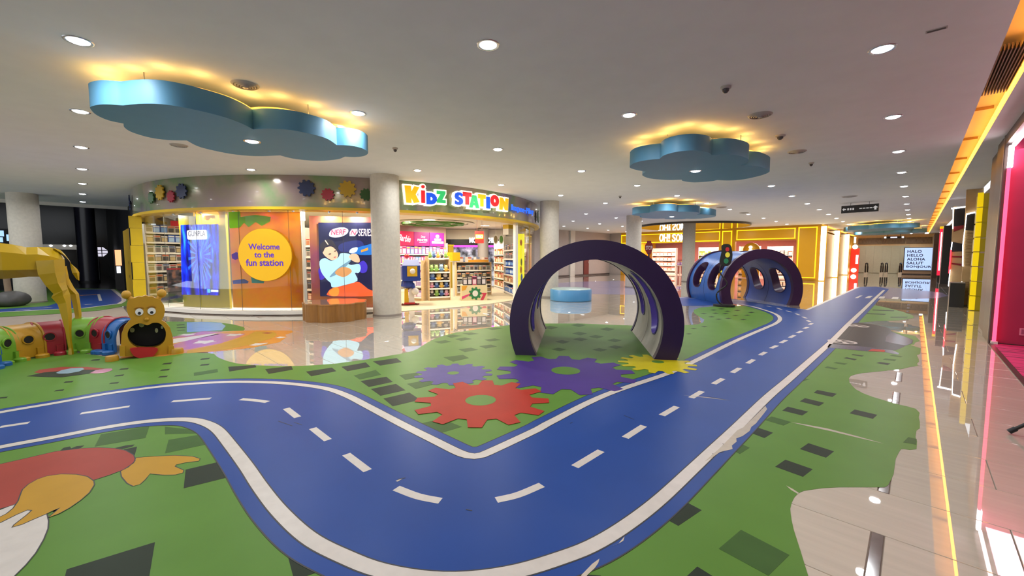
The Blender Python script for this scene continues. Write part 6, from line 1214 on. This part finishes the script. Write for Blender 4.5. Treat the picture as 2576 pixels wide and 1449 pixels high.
MB().plate(fr, [(-wB / 2, 0.05), (-wB * 0.2, 0.2), (-wB * 0.08, 0.45 * zB), (-wB * 0.14, 0.5 * zB), (-wB / 2, 0.3 * zB)], 0.004, 0.006).build('pink_ribbon_print', M('print_pink', 'd84878', 0.5), t); MB().plate(fr, [(wB * 0.22, 0.02), (wB * 0.34, 0.02), (wB * 0.48, zB * 0.5), (wB * 0.2, zB * 0.5), (wB * 0.2, zB * 0.42), (wB * 0.34, zB * 0.42)], 0.004, 0.006).build('red_arrow_print', M('print_red', 'c83850', 0.5), t)
MB().plate(fr, [(-wB / 2, zB * 0.66), (-wB * 0.36, zB * 0.72), (-wB * 0.28, zB * 0.98), (-wB / 2, zB * 0.98)], 0.004, 0.006).build('orange_corner_print', M('print_orange', 'e0a030', 0.5), t)
tr = dict(mid=bm, ux=bu, n=bn, w=wB, rz=math.atan2(bu.y, bu.x), d=0.5, z0=0.012 + zB); fill(tr, 0.0, 0.30, 'box', 5, [('2c282c', 'd8d0d0', 'c0b0a0'), ('b04868', 'e8c8d0', '402838'), ('383438', '908888', 'e8e0e0')], 'boxed_toy', 'dark boxed toy lying in the cardboard display bin', 'toy box', 'boxes in the display bin', seed=2)
# middle white building-block shelves
ms_ = shelf('block_toy_shelf', 'low white double shelf of building block boxes in the middle of the shop', Pd(1147, 15.8), Pd(1236, 16.4), 0.45, 1.28, [0.14, 0.42, 0.7, 0.98], m_pine)
for z, nm, s_ in ((0.14, 'bottom', 1), (0.42, 'second', 2), (0.7, 'third', 3), (0.98, 'top', 4)): fill(ms_, z, 0.2, 'box', 8, BOXW, 'block_set_box', 'building block box on the %s level of the low white shelf' % nm, 'toy box', 'boxes on the %s level of the low shelf' % nm, seed=s_ + 3)
tp_ = dict(ms_); tp_['z0'] = 0.012 + 1.28
MB().box(-ms_['w'] / 2, ms_['w'] / 2, 0, 0.45, 1.28, 1.30).build('top_board', m_pine, ms_['t'], local=True); MB().box(-ms_['w'] * 0.16, ms_['w'] * 0.42, 0, 0.03, 1.30, 1.39).build('orange_topper', M('topper_orange', 'e8a030', 0.4), ms_['t'], local=True)
fill(tp_, 0.02, 0.2, 'box', 4, [('d8c8b8', 'e8e0d8', 'c04030'), ('e0d8d0', 'c8b8a8', '4060a0')], 'display_model', 'small boxed model standing on top of the low white shelf', 'toy box', 'models on top of the low shelf', wf=0.45, seed=1)
p = Pd(1140, 15.6); t = thing('yellow_cube_topper', 'yellow cube display with small boxes behind the plush gondola', 'display cube', (p[0], p[1], 1.3)); MB().box(p[0] - 0.18, p[0] + 0.18, p[1] - 0.18, p[1] + 0.18, 1.36, 1.68).build('cube', m_yell, t); MB().box(p[0] - 0.03, p[0] + 0.03, p[1] - 0.03, p[1] + 0.03, 0.012, 1.36).build('post', m_shw, t); MB().box(p[0] - 0.16, p[0] + 0.16, p[1] - 0.16, p[1] + 0.16, 1.33, 1.36).build('foot', m_shw, t)
# right wall shelves, two tall bays
r1 = shelf('warm_toy_shelf', 'tall wall shelf of orange and red toy boxes right in the shop', Pd(1242, 19.5), Pd(1267, 17.6), 0.4, 2.25, [0.18, 0.55, 0.9, 1.25, 1.6], m_shw); r2 = shelf('blue_toy_shelf', 'tall wall shelf of blue and grey toy boxes beside the white post', Pd(1267, 17.2), Pd(1291, 15.4), 0.4, 2.35, [0.1, 0.5, 0.8, 1.12, 1.42, 1.76], m_shw)
for z, nm, s_ in ((0.18, 'lowest', 0), (0.55, 'second', 1), (0.9, 'third', 2), (1.25, 'fourth', 3), (1.6, 'top', 4)): fill(r1, z, 0.27, 'box', 6, WARM, 'toy_box', 'orange toy box on the %s level of the warm toy wall' % nm, 'toy box', 'boxes on the %s level of the warm wall' % nm, seed=s_)
for z, nm, s_, pal in ((0.1, 'lowest', 0, BLUE), (0.5, 'second', 1, WARM[2:]), (0.8, 'third', 2, BLUE), (1.12, 'fourth', 3, BLUE), (1.42, 'fifth', 4, BOXW), (1.76, 'top', 5, BOXW)): fill(r2, z, 0.25, 'box' if s_ not in (2, 3) else 'tin', 6, pal, 'toy_box', 'toy pack on the %s level of the blue toy wall' % nm, 'toy box', 'packs on the %s level of the blue wall' % nm, seed=s_)
for k, (pxx, col, lb) in enumerate(((1247, '8a7a50', 'round brown gear plaque over the warm toy wall'), (1261, '5a8a3a', 'round green gear plaque over the warm toy wall'))):
    p = Pd(pxx, 17.0 - k * 0.3); fr = frame_at(p, (-p[0], -p[1])); z = zat(pxx, 602, p); t = thing('round_plaque', lb, 'sign', (p[0], p[1], z)); MB().plate(fr, ell(0, z, 0.10, 0.2, 24), 0.03, 0).build('ring', m_white, t); MB().plate(fr, ell(0, z, 0.07, 0.15, 24), 0.01, 0.008).build('face', M('plaque_' + col, col, 0.5), t); MB().tube([(p[0], p[1], z + 0.18), (p[0], p[1], 2.92)], 0.006, 6).build('cord', m_white, t)
p = Pd(1279, 16.0); t = thing('yellow_header_box', 'mustard header box on top of the blue toy wall', 'header box', (p[0], p[1], 2.36)); z = zat(1279, 576, p); MB().box(p[0] - 0.15, p[0] + 0.15, p[1] - 0.15, p[1] + 0.15, z, z + 0.16).build('yellow_band', m_yell, t); MB().box(p[0] - 0.15, p[0] + 0.15, p[1] - 0.15, p[1] + 0.15, 2.362, z).build('white_body', m_shw, t)
# red hanging cube sign
p = PD(1206, 597, 14.6); fr = frame_at((p.x, p.y), (-p.x, -p.y)); a = in_frame(fr, [(1195, 611), (1217, 582)]); t = thing('red_cube_sign', 'red hanging cube sign with glowing yellow and white LEGO lettering', 'sign', (p.x, p.y, a[0][1]))
MB().plate(fr, [a[0], (a[1][0], a[0][1]), a[1], (a[0][0], a[1][1])], a[1][0] - a[0][0], 0).build('red_cube', ME('cube_red', 'c82018', 0.4), t); w = a[1][0] - a[0][0]; hh = a[1][1] - a[0][1]
MB().plate(fr, rrect(a[0][0] + w * 0.06, a[1][0] - w * 0.06, a[0][1] + hh * 0.34, a[0][1] + hh * 0.74, 0.03), 0.01, 0.01).build('yellow_outline', ME('cube_yellow', 'f0c030', 0.5), t); g = MB(); text_on(g, fr, 'LEGO', a[0][0] + w * 0.11, a[0][1] + hh * 0.42, w=w * 0.78, h=hh * 0.24, off=0.016, bold=0.03, shear=0.1); g.build('cube_text', ME('cube_white', 'fffdf4', 0.9), t)
for k in (0.22, 0.8): q = fr[0] + fr[1] * (a[0][0] + w * k) - fr[3] * w * 0.5; MB().tube([(q.x, q.y, a[1][1]), (q.x, q.y, 2.92)], 0.008, 6).build('hanger_rod', M('rod_brown', '5a3020', 0.4), t)
# yellow banner behind the right glass
p = circ(1311, 7.25); p = p + p.normalized() * 0.3; fr = frame_at(p, (-p.x, -p.y)); a = in_frame(fr, [(1303, 720), (1319, 588)]); t = thing('yellow_banner', 'bright yellow vertical banner behind the glass right of the entrance', 'banner', (p.x, p.y, 0)); MB().plate(fr, [(a[0][0], 0.05), (a[1][0], 0.05), a[1], (a[0][0], a[1][1])], 0.03, 0).build('banner', ME('banner_yellow', 'e8e010', 0.8), t)
for nm, u, z, ru, rz_, col in (('red_mark', 0.5, 0.86, 0.16, 0.05, 'c02820'), ('dark_figure', 0.55, 0.55, 0.12, 0.06, '404010'), ('red_figure', 0.5, 0.43, 0.14, 0.06, 'b03020'), ('blue_figure', 0.6, 0.3, 0.16, 0.07, '2050b0')):
    W_, H_ = a[1][0] - a[0][0], a[1][1] - 0.05; MB().plate(fr, ell(a[0][0] + W_ * u, 0.05 + H_ * z, W_ * ru, H_ * rz_, 12), 0.004, 0.006).build(nm, M('bn_' + col, col, 0.5), t)
# robot statue on a skateboard
x, y = F(1029, 768); fr = frame_at((x, y), (-x, -y)); yaw = math.atan2(-y, -x) + math.pi / 2
RC = lambda pts: in_frame(fr, [(990 + a_ * 0.1726, 540 + b_ * 0.1726) for a_, b_ in pts])
t = thing('robot_statue', 'blue and yellow toy robot statue with a box head on a skateboard', 'statue', (x, y, 0.012), yaw); m_rb = M('robot_blue', '24409a', 0.35); m_ry = M('robot_yellow', 'd8b020', 0.35); m_rp = M('robot_pale', 'a8b4e0', 0.35); m_rw = M('robot_white', 'e0dcd4', 0.4); m_rr = M('robot_red', 'c02028', 0.35)
def LB(c0, c1): return (c1[0] - c0[0])
k0, k1, kz = RC([(50, 960), (390, 650), (230, 1330)]); 
Hb = RC([(150, 960), (385, 735)]); Ht = RC([(50, 730), (390, 655)]); Hw = Hb[1][0] - Hb[0][0]
def local_box(nm, u0, u1, z0, z1, d0, d1, m, bev=0.0):
    q = MB().box(u0, u1, -d1, -d0, z0, z1); return q.build(nm, m, t, local=True, smooth=False)
fx = lambda a_: RC([(a_, 900)])[0][0]; fz = lambda b_: RC([(220, b_)])[0][1] - 0.012
# local: x = u, -y = front
head = MB(); u0, u1, zz0, zz1 = fx(130), fx(388), fz(960), fz(740); hd_ = (u1 - u0) * 0.5; head.box(u0, u1, -hd_, hd_, zz0, zz1); head.build('box_head', m_rb, t, local=True)
hp = MB().add([(u0, -hd_, zz1), (u1, -hd_, zz1), (u1, hd_, zz1), (u0, hd_, zz1), (u0 + 0.06, -hd_ + 0.06, fz(655)), (u1 - 0.06, -hd_ + 0.06, fz(655)), (u1 - 0.06, hd_ - 0.06, fz(655)), (u0 + 0.06, hd_ - 0.06, fz(655))], [(0, 1, 5, 4), (1, 2, 6, 5), (2, 3, 7, 6), (3, 0, 4, 7), (4, 5, 6, 7)]); hp.build('pale_crown', m_rp, t, local=True)
sp = MB().box(fx(50), u0, -hd_ * 0.7, hd_ * 0.7, zz0 + 0.03, zz1 - 0.02); sp.build('side_pod', m_rp, t, local=True)
e = MB().box(fx(200), fx(345), -hd_ - 0.025, -hd_, fz(895), fz(750)); e.build('eye_panel', m_ry, t, local=True); MB().ball((fx(278), -hd_ - 0.03, fz(822)), (fx(318) - fx(278), 0.05, (fx(318) - fx(278))), 16, 10).build('eye', m_rw, t, smooth=True, local=True)
MB().tube([(fx(200), 0, fz(655)), (fx(200), 0, fz(630))], 0.02, 8).build('antenna', m_rw, t, local=True); MB().ball((fx(200), 0, fz(605)), 0.075, 14, 10).build('antenna_ball', m_rr, t, smooth=True, local=True)
MB().lathe([(0.12, fz(1065)), (0.2, fz(1040)), (0.17, fz(965)), (0.1, fz(955))], (fx(200), 0), 20).build('torso', m_rb, t, smooth=True, local=True)
o = MB().tube([(fx(270), -0.05, fz(1010)), (fx(290), -0.1, fz(1060)), (fx(300), -0.12, fz(1090))], [0.07, 0.06, 0.05], 10).build('arm', m_rb, t, smooth=True, local=True); MB().ball((fx(310), -0.14, fz(1115)), 0.115, 14, 10).build('hand', m_rw, o, smooth=True, local=True)
for s, ua, ub, m in (('leg', 150, 215, m_ry), ('leg', 215, 300, m_rw)):
    MB().loft([[Vector((fx(ua) + (fx(ub) - fx(ua)) * a_, b_, fz(1290)) ) for a_, b_ in ((0, -0.12), (1, -0.12), (1, 0.12), (0, 0.12))], [Vector((fx(ua) + (fx(ub) - fx(ua)) * (a_ * 0.8 + 0.1), b_ * 0.8, fz(1080))) for a_, b_ in ((0, -0.12), (1, -0.12), (1, 0.12), (0, 0.12))]]).build(s, m, t, local=True)
MB().box(fx(150), fx(305), -0.14, 0.14, fz(1300), fz(1275)).build('shoe', m_rr, t, local=True); bd = MB().prism(rrect(fx(85), fx(370), -0.1, 0.1, 0.09), fz(1312), fz(1296)).build('skateboard_deck', M('deck_red_brown', '7a3428', 0.4), t, local=True)
for a_ in (125, 320):
    for s in (-0.07, 0.07): w = MB().tube([(fx(a_), s - 0.015, 0.025), (fx(a_), s + 0.015, 0.025)], 0.025, 12); w.build('wheel', m_black, bd, local=True)
# goods behind the left glass
ls = shelf('model_kit_shelf', 'white wall shelf of grey model kit boxes behind the left window', Pd(364, 12.6), Pd(462, 13.5), 0.4, 2.5, [0.35, 0.72, 1.05, 1.35, 1.62, 1.95, 2.25], m_shw)
for z, nm, s_ in ((0.35, 'lowest', 0), (0.72, 'second', 1), (1.05, 'third', 2), (1.35, 'fourth', 3), (1.62, 'fifth', 4), (1.95, 'sixth', 5), (2.25, 'top', 6)): fill(ls, z, 0.24, 'box', 5, BOXW if s_ < 5 else BOXW + BLUE, 'model_kit_box', 'model kit box on the %s level of the left window shelf' % nm, 'toy box', 'model kits on the %s level' % nm, seed=s_ * 2, wf=0.95)
ns = shelf('narrow_toy_shelf', 'narrow pink-backed shelf beside the white window post', Pd(764, 11.4), Pd(790, 11.2), 0.3, 2.3, [0.3, 0.6, 0.9, 1.2, 1.5, 1.8], m_shw)
for z, nm, s_ in ((0.3, 'lowest', 0), (0.6, 'second', 1), (0.9, 'third', 2), (1.2, 'fourth', 3), (1.5, 'fifth', 4), (1.8, 'top', 5)): fill(ns, z, 0.22, 'box', 2, BOXW + WARM, 'toy_pack', 'small toy pack on the %s level of the narrow shelf' % nm, 'toy box', 'packs on the %s level of the narrow shelf' % nm, seed=s_)
p = circ(441, 6.6); z = zat(441, 680, p); fr = frame_at(p, (-p.x, -p.y)); a = in_frame(fr, [(424, 766), (455, 678)]); t = thing('dark_card_stand', 'dark cardboard display stand with printed panels behind the left window', 'display stand', (p.x, p.y, 0.115))
for k in range(3): za, zb_ = 0.12 + (a[1][1] - 0.12) * k / 3, 0.12 + (a[1][1] - 0.12) * (k + 1) / 3; MB().plate(fr, [(a[0][0], za), (a[1][0], za), (a[1][0], zb_ - 0.015), (a[0][0], zb_ - 0.015)], 0.3, 0).build('printed_panel', M('dark_print_%d' % k, '2c2a30', 0.4, ramp=[(0.4, '18181c'), (0.52, '484048'), (0.62, '8a6050')], nscale=4 + k), t)
MB().plate(fr, [(a[0][0], a[1][1]), (a[1][0], a[1][1]), (a[1][0], a[1][1] + 0.04), (a[0][0], a[1][1] + 0.04)], 0.3, 0.01).build('red_top', m_red, t)
p = circ(404, 6.7); t = thing('poster_stand', 'thin metal poster stand with three feet behind the left window', 'stand', (p.x, p.y, 0.115)); zt = zat(402, 640, p); MB().tube([(p.x, p.y, 0.3), (p.x, p.y, zt)], 0.018, 8).build('pole', m_rim, t)
for k in range(3): a_ = k * 2.1 + 0.4; MB().tube([(p.x, p.y, 0.42), (p.x + 0.28 * math.cos(a_), p.y + 0.28 * math.sin(a_), 0.125)], 0.012, 6).build('leg', m_tl, t)
MB().box(p.x - 0.04, p.x + 0.04, p.y - 0.04, p.y + 0.04, zt, zt + 0.08).build('clip', m_rim, t)
p = circ(443, 6.3); fr = frame_at(p, (-p.x, -p.y)); a = in_frame(fr, [(431, 598), (449, 556)]); t = thing('red_brand_cube', 'red cube sign hanging behind the left window', 'sign', (p.x, p.y, a[0][1])); MB().plate(fr, [a[0], (a[1][0], a[0][1]), a[1], (a[0][0], a[1][1])], 0.3, 0).build('red_cube', ME('dim_red', 'b01820', 0.5), t); MB().plate(fr, ell(a[0][0] + (a[1][0] - a[0][0]) * 0.6, (a[0][1] + a[1][1]) / 2 - 0.05, 0.07, 0.09, 18), 0.01, 0.01).build('white_mark', m_white, t); MB().tube([fr[0] + Vector((0, 0, a[1][1])) + fr[1] * (a[0][0] + 0.1) - fr[3] * 0.1, fr[0] + Vector((0, 0, 2.92)) + fr[1] * (a[0][0] + 0.1) - fr[3] * 0.1], 0.008, 6).build('hanger_rod', m_rim, t)
# ================================================================== yellow lifestyle shop
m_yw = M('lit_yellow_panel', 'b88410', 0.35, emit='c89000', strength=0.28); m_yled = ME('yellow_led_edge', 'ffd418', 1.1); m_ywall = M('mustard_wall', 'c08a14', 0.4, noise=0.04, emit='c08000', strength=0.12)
YF = 32.2
def lit_panel(t, u0, u1, z0, z1, nm='lit_panel', y=YF):
    o = MB().box(u0, u1, y - 0.06, y, z0, z1).build(nm, m_yw, t); e = 0.05
    MB().box(u0 + 0.05, u1 - 0.05, y - 0.075, y - 0.06, z1 - 0.05 - e, z1 - 0.05).build('led_edge', m_yled, o); MB().box(u0 + 0.05, u1 - 0.05, y - 0.075, y - 0.06, z0 + 0.05, z0 + 0.05 + e).build('led_edge', m_yled, o)
    MB().box(u0 + 0.05, u0 + 0.05 + e, y - 0.075, y - 0.06, z0 + 0.05, z1 - 0.05).build('led_edge', m_yled, o); MB().box(u1 - 0.05 - e, u1 - 0.05, y - 0.075, y - 0.06, z0 + 0.05, z1 - 0.05).build('led_edge', m_yled, o)
for nm_, b_ in (('wall_yellow', (XA(1572), -4.3, YF, YF + 0.3, 2.62, CZ)), ('wall_yellow_left', (XA(1562), XA(1572), YF, 38, 0, CZ)), ('wall_yellow_pier', (XA(1808), XA(1848), YF, YF + 0.3, 0, 2.62)), ('wall_yellow_corner', (XA(2002), -4.3, YF, YF + 0.3, 0, 2.62))): struct(nm_, MB().box(*b_), m_ywall)
t = thing('yellow_shop_fascia', 'yellow illuminated fascia panels of the far shop', 'shop front', (XA(1800), YF, 2.6))
lit_panel(t, XA(1562), XA(1812), 2.62, 3.42, 'name_panel'); lit_panel(t, XA(1814), XA(1842), 0.1, 3.42, 'pier_panel'); lit_panel(t, XA(1850), XA(2001), 2.66, 3.44, 'long_panel'); lit_panel(t, XA(2004), XA(2056), 0.12, 3.46, 'corner_panel')
t = thing('shop_name_letters', 'white glowing OH! SOME shop letters on the yellow fascia', 'sign', (XA(1690), YF - 0.1, 2.7)); fr = frame_at((0, YF - 0.08), (0, -1)); a = in_frame(fr, [(1659, 608), (1688, 588), (1691, 607), (1742, 587)])
x_ = a[0][0]
for chs, x0p, x1p in (('O', 1659, 1669), ('H', 1670, 1680), ('!', 1681.5, 1686), ('S', 1691, 1700), ('O', 1701, 1711), ('M', 1712, 1725), ('E', 1727, 1736)):
    q = in_frame(fr, [(x0p, 608), (x1p, 588)]); g = MB(); text_on(g, fr, chs, q[0][0], q[0][1], w=q[1][0] - q[0][0], h=q[1][1] - q[0][1], off=0.02, depth=0.08, bold=0.012); g.build('letter', ME('oh_white', 'e4f4ff', 0.95), t)
struct('floor_yellow', MB().box(XA(1562), -4.4, YF + 0.3, 42, -0.005, 0.01), M('pink_floor', 'd8b0a0', 0.2), 'pale pink floor inside the yellow shop'); struct('ceiling_yellow', MB().box(XA(1562) - 3, -4.3, YF + 0.3, 42, 3.1, 3.2), M('pink_ceiling', 'e0b8b0', 0.6)); struct('wall_yellow_back', MB().box(XA(1562) - 3, -4.3, 40, 40.2, 0, 3.1), M('pink_back_wall', 'e09a90', 0.6, noise=0.04))
for k, px_ in enumerate((1650, 1700, 1790, 1900, 1960)):
    p = onplane((0, 35.0, 0), (0, 1, 0), px_, 620); t = thing('shop_tube_light', 'white tube light under the yellow shop ceiling, %s from the left' % ORD[k], 'ceiling light', (p.x, 35.0, 3.0), 0, 'tube lights in the yellow shop'); MB().box(p.x - 0.9, p.x + 0.9, 34.95, 35.05, 2.98, 3.04).build('tube', ME('tube_white', 'fff0e8', 3.0), t); MB().box(p.x - 0.95, p.x + 0.95, 34.93, 35.07, 3.04, 3.1).build('batten', m_white, t)
    area_light('tube_glow', (p.x, 35.0, 2.95), 1.8, 120, (1.0, 0.72, 0.62), t, sy=0.3)
for k, (p0_, p1_, y_, lb, pal) in enumerate(((1640, 1700, 36.5, 'left', [('e89080', 'f8d0c0', 'c04030'), ('f0b0a0', 'fff0e8', 'd06050')]), (1757, 1805, 35.5, 'middle', [('a8c830', 'e0f0a0', '607818'), ('e0e8d0', '88a848', 'f0f0e0')]), (1858, 1910, 34.6, 'right', [('e0b840', 'f8e8b0', 'a07818'), ('f0d060', 'c89828', 'fff8e0')]), (1930, 1995, 36.0, 'far right', [('e0a088', 'f8e0d0', '904030'), ('403834', 'c8a890', 'e0d0c0')]))):
    a_ = onplane((0, y_, 0), (0, 1, 0), p0_, 640).x; b_ = onplane((0, y_, 0), (0, 1, 0), p1_, 640).x; s4 = shelf('display_shelf', '%s tall display shelf inside the yellow shop' % lb, (a_, y_), (b_, y_), 0.4, 2.3, [0.3, 0.75, 1.2, 1.65], m_shw)
    for z, nm in ((0.3, 'lowest'), (0.75, 'second'), (1.2, 'third'), (1.65, 'top')): fill(s4, z, 0.34, 'box', 6, pal, 'gift_box', 'gift box on the %s level of the %s yellow-shop shelf' % (nm, lb), 'gift box', 'gift boxes, %s shelf %s level' % (lb, nm), seed=k)
for k, (p0_, lb) in enumerate(((1705, 'left of the grey column'), (1745, 'under the grey column'))):
    x_ = XA(p0_); t = thing('low_display_table', 'low pink display table with goods %s' % lb, 'table', (x_, 33.6, 0)); MB().box(x_ - 0.55, x_ + 0.55, 33.2, 34.0, 0.8, 0.86).build('table_top', m_white, t)
    for sx in (-0.48, 0.48):
        for sy in (33.3, 33.9): MB().box(x_ + sx - 0.04, x_ + sx + 0.04, sy - 0.04, sy + 0.04, 0.01, 0.8).build('leg', m_white, t)
    S5 = dict(mid=Vector((x_, 33.3)), ux=Vector((1, 0)), n=Vector((0, -1)), w=1.1, rz=0, d=0.6, z0=0.86); fill(S5, 0, 0.35, 'box', 4, PINK, 'gift_box', 'pink gift box on the low table %s' % lb, 'gift box', 'gift boxes on the low table %s' % lb, seed=k)
x_ = XA(1872); t = thing('yellow_arch_niche', 'round yellow arch niche with a pale stacked lamp inside the yellow shop', 'niche', (x_, 33.9, 0)); fr = frame_at((x_, 33.9), (0, -1)); MB().plate(fr, [(-0.55, 0.02), (0.55, 0.02)] + [(0.55 * math.cos(a_), 2.0 + 0.55 * math.sin(a_)) for a_ in [math.pi * k / 16 for k in range(17)]], 0.1, 0).build('arch_back', M('arch_yellow', 'b89410', 0.4), t)
for k in range(4): MB().ball((x_, 33.7, 1.5 + k * 0.24), (0.13, 0.13, 0.12), 12, 8).build('stacked_globe', ME('globe_white', 'fff4e0', 1.4), t, smooth=True)
MB().tube([(x_, 33.7, 0.02), (x_, 33.7, 1.5)], 0.03, 8).build('stem', m_yell, t)
# hallway side of the yellow shop with vertical light strips
struct('wall_hall_left', MB().box(-4.6, -4.3, YF + 0.3, 52, 0, CZ), m_ywall, 'mustard side wall of the yellow shop along the hallway')
struct('trim_2', MB().box(-4.3, -4.27, YF + 0.3, 52, CZ - 0.08, CZ), ME('gold_line', 'ffb040', 1.6), 'gold light line above the mustard wall')
for k, (y_, lb) in enumerate(((32.15, 'nearest'), (38.3, 'middle'), (44.6, 'farthest'))):
    t = thing('vertical_light_strip', '%s white vertical light strip on the mustard hallway wall' % lb, 'light', (-4.28, y_, 0), 0, 'vertical light strips'); MB().box(-4.29, -4.02, y_ - 0.05, y_, 0.05, 3.42).build('tube', ME('strip_white', 'fff8dc', 3.2, True), t); MB().box(-4.298, -3.98, y_, y_ + 0.05, 0, 3.5).build('backplate', m_ywall, t)
    q = MB().box(-4.0, -3.86, y_ + 3.4, y_ + 3.5, 2.75, 3.3); t2 = thing('hanging_lamp', 'short glowing wall lamp after the %s vertical strip' % lb, 'lamp', (-3.93, y_ + 3.45, 2.75), 0, 'hanging hallway lamps'); q.build('shade', ME('lamp_warm', 'fff0c8', 2.2), t2); MB().box(-4.3, -3.84, y_ + 3.42, y_ + 3.48, 3.3, 3.36).build('bracket', m_bronze, t2)
t = thing('red_vending_sign', 'red lit vending front with round white lamps at the end of the mustard wall', 'vending machine', (-4.1, 49.5, 0)); MB().box(-4.28, -3.7, 49.4, 50.0, 0.02, 2.3).build('red_case', ME('vend_red', 'c02818', 0.8), t); MB().box(-3.9, -3.74, 49.36, 49.4, 0.9, 1.7).build('white_window', m_wled, t)
for z in (0.3, 2.45): MB().ball((-4.0, 49.35, z), 0.2, 14, 10).build('globe_lamp', MATS['strip_white'], t, smooth=True)
# ================================================================== night windows on the left
m_night = M('night_glass', '0b0d14', 0.15, noise=0.1); m_dk = M('dark_cladding', '15151a', 0.5, noise=0.1)
struct('trim_3', MB().box(-23.5, -23.36, -9, 2, CZ - 0.12, CZ + 0.3), m_white, 'pale ceiling edge before the dark windows'); struct('wall_left', MB().box(-46, -45.6, -14, 4, 0, 14), m_night, 'dark night windows at the left'); struct('wall_left_side', MB().box(-46, -19.0, 1.35, 1.6, 0, 9), m_dk, 'dark side wall left of the toy shop'); struct('floor_left', MB().box(-46, -25, -14, 1.4, -0.01, 0.0), M('dark_floor', '2c2c28', 0.15), 'dark floor near the night windows')
struct('wall_left_blocker', MB().box(-46, -23.4, -14.2, -14, 0, 9), m_dk); struct('ceiling_left_blocker', MB().box(-46, -23.5, -14, 1.6, 6.5, 6.7), m_dk)  # unseen dark end wall and roof, added to shut out the world background
q = F(220, 703); t = thing('black_column', 'wide black column before the night windows', 'column', (-34.5, 0.1, 0)); cc = PD(220, 640, 24.5); MB().lathe([(0.43, 0), (0.43, 6.5)], (cc.x, cc.y), 40).build('shaft', M('black_gloss', '2a2a36', 0.25), t, smooth=True); MB().lathe([(0.46, 0), (0.46, 0.12)], (cc.x, cc.y), 40, cap=False).build('base_ring', m_dk, t)
cc = PD(155, 622, 26.0); t = thing('entrance_canopy', 'pale canopy strip with small lamps over the dark entrance', 'canopy', (cc.x, cc.y, 0)); fr = frame_at((cc.x, cc.y), (-cc.x, -cc.y)); a = in_frame(fr, [(107, 627), (200, 616)]); MB().plate(fr, [a[0], (a[1][0], a[0][1]), a[1], (a[0][0], a[1][1])], 0.8, 0).build('canopy_slab', M('canopy_grey', 'a8a49c', 0.4, emit='a8a49c', strength=0.25), t)
for pz in (128, 162, 178): b_ = in_frame(fr, [(pz, 618)])[0]; MB().plate(fr, ell(b_[0], b_[1], 0.07, 0.05, 12), 0.02, 0.02).build('lamp', m_wled, t)
for u in (a[0][0] + 0.1, a[1][0] - 0.1): p = fr[0] + fr[1] * u - fr[3] * 0.4; MB().tube([(p.x, p.y, 0), (p.x, p.y, a[0][1])], 0.05, 8).build('post', m_rim, t)
cc = PD(258, 635, 26.5); fr = frame_at((cc.x, cc.y), (-cc.x, -cc.y)); a = in_frame(fr, [(247, 645), (270, 622), (247, 622), (262, 646), (270, 638)]); t = thing('lattice_window', 'white lit octagonal lattice window behind the black column', 'window', (cc.x, cc.y, a[0][1]))
u0, u1, z0, z1 = a[0][0], a[1][0], a[0][1], a[1][1]; MB().plate(fr, [(u0, z0), (u1 - 0.2, z0), (u1, z0 + 0.2), (u1, z1 - 0.2), (u1 - 0.2, z1), (u0, z1)], 0.05, 0).build('pale_pane', ME('lattice_pale', 'd8d4e4', 0.7), t)
for k in (0.33, 0.66): MB().plate(fr, [(u0, z0 + (z1 - z0) * k - 0.02), (u1, z0 + (z1 - z0) * k - 0.02), (u1, z0 + (z1 - z0) * k + 0.02), (u0, z0 + (z1 - z0) * k + 0.02)], 0.03, 0.02).build('bar', m_kblk, t)
MB().plate(fr, [(u0 + (u1 - u0) * 0.4 - 0.02, z0), (u0 + (u1 - u0) * 0.4 + 0.02, z0), (u0 + (u1 - u0) * 0.4 + 0.02, z1), (u0 + (u1 - u0) * 0.4 - 0.02, z1)], 0.03, 0.02).build('bar', m_kblk, t); MB().tube([fr[0] + fr[1] * u0 - fr[3] * 0.1, fr[0] + fr[1] * u0 - fr[3] * 0.1 + Vector((0, 0, z1))], 0.04, 8).build('post', m_kblk, t)
cc = PD(8, 598, 22.0); fr = frame_at((cc.x, cc.y), (-cc.x, -cc.y)); t = thing('blue_lit_windows', 'bluish lit windows at the left picture edge behind the column', 'window', (cc.x, cc.y, 1.5))
for q in ([(-14, 594), (9, 580)], [(-14, 609), (7, 597)], [(17, 606), (24, 590)]): b_ = in_frame(fr, q); MB().plate(fr, [b_[0], (b_[1][0], b_[0][1]), b_[1], (b_[0][0], b_[1][1])], 0.05, 0).build('lit_pane', ME('blue_pane', '9ac0f0', 1.0), t)
b_ = in_frame(fr, [(-20, 612), (26, 576)]); MB().plate(fr, [(b_[0][0], 0), (b_[1][0], 0), (b_[1][0], b_[1][1]), (b_[0][0], b_[1][1])], 0.05, -0.03).build('dark_mullion_wall', m_dk, t)
cc = PD(298, 650, 19.5); fr = frame_at((cc.x, cc.y), (-cc.x, -cc.y)); t = thing('orange_lit_poster', 'small orange and white lit poster on the dark side wall', 'poster', (cc.x, cc.y, 0))
b_ = in_frame(fr, [(291, 668), (304, 629), (294, 687), (303, 670)]); MB().plate(fr, [b_[0], (b_[1][0], b_[0][1]), b_[1], (b_[0][0], b_[1][1])], 0.05, 0).build('orange_face', ME('orange_face', 'f0a070', 1.2), t); MB().plate(fr, [b_[2], (b_[3][0], b_[2][1]), b_[3], (b_[2][0], b_[3][1])], 0.05, 0).build('white_face', ME('white_face', 'e8ecf8', 1.0), t); MB().plate(fr, [(b_[0][0] - 0.05, 0), (b_[1][0] + 0.05, 0), (b_[1][0] + 0.05, b_[1][1] + 0.05), (b_[0][0] - 0.05, b_[1][1] + 0.05)], 0.05, -0.04).build('stand_panel', m_kblk, t)
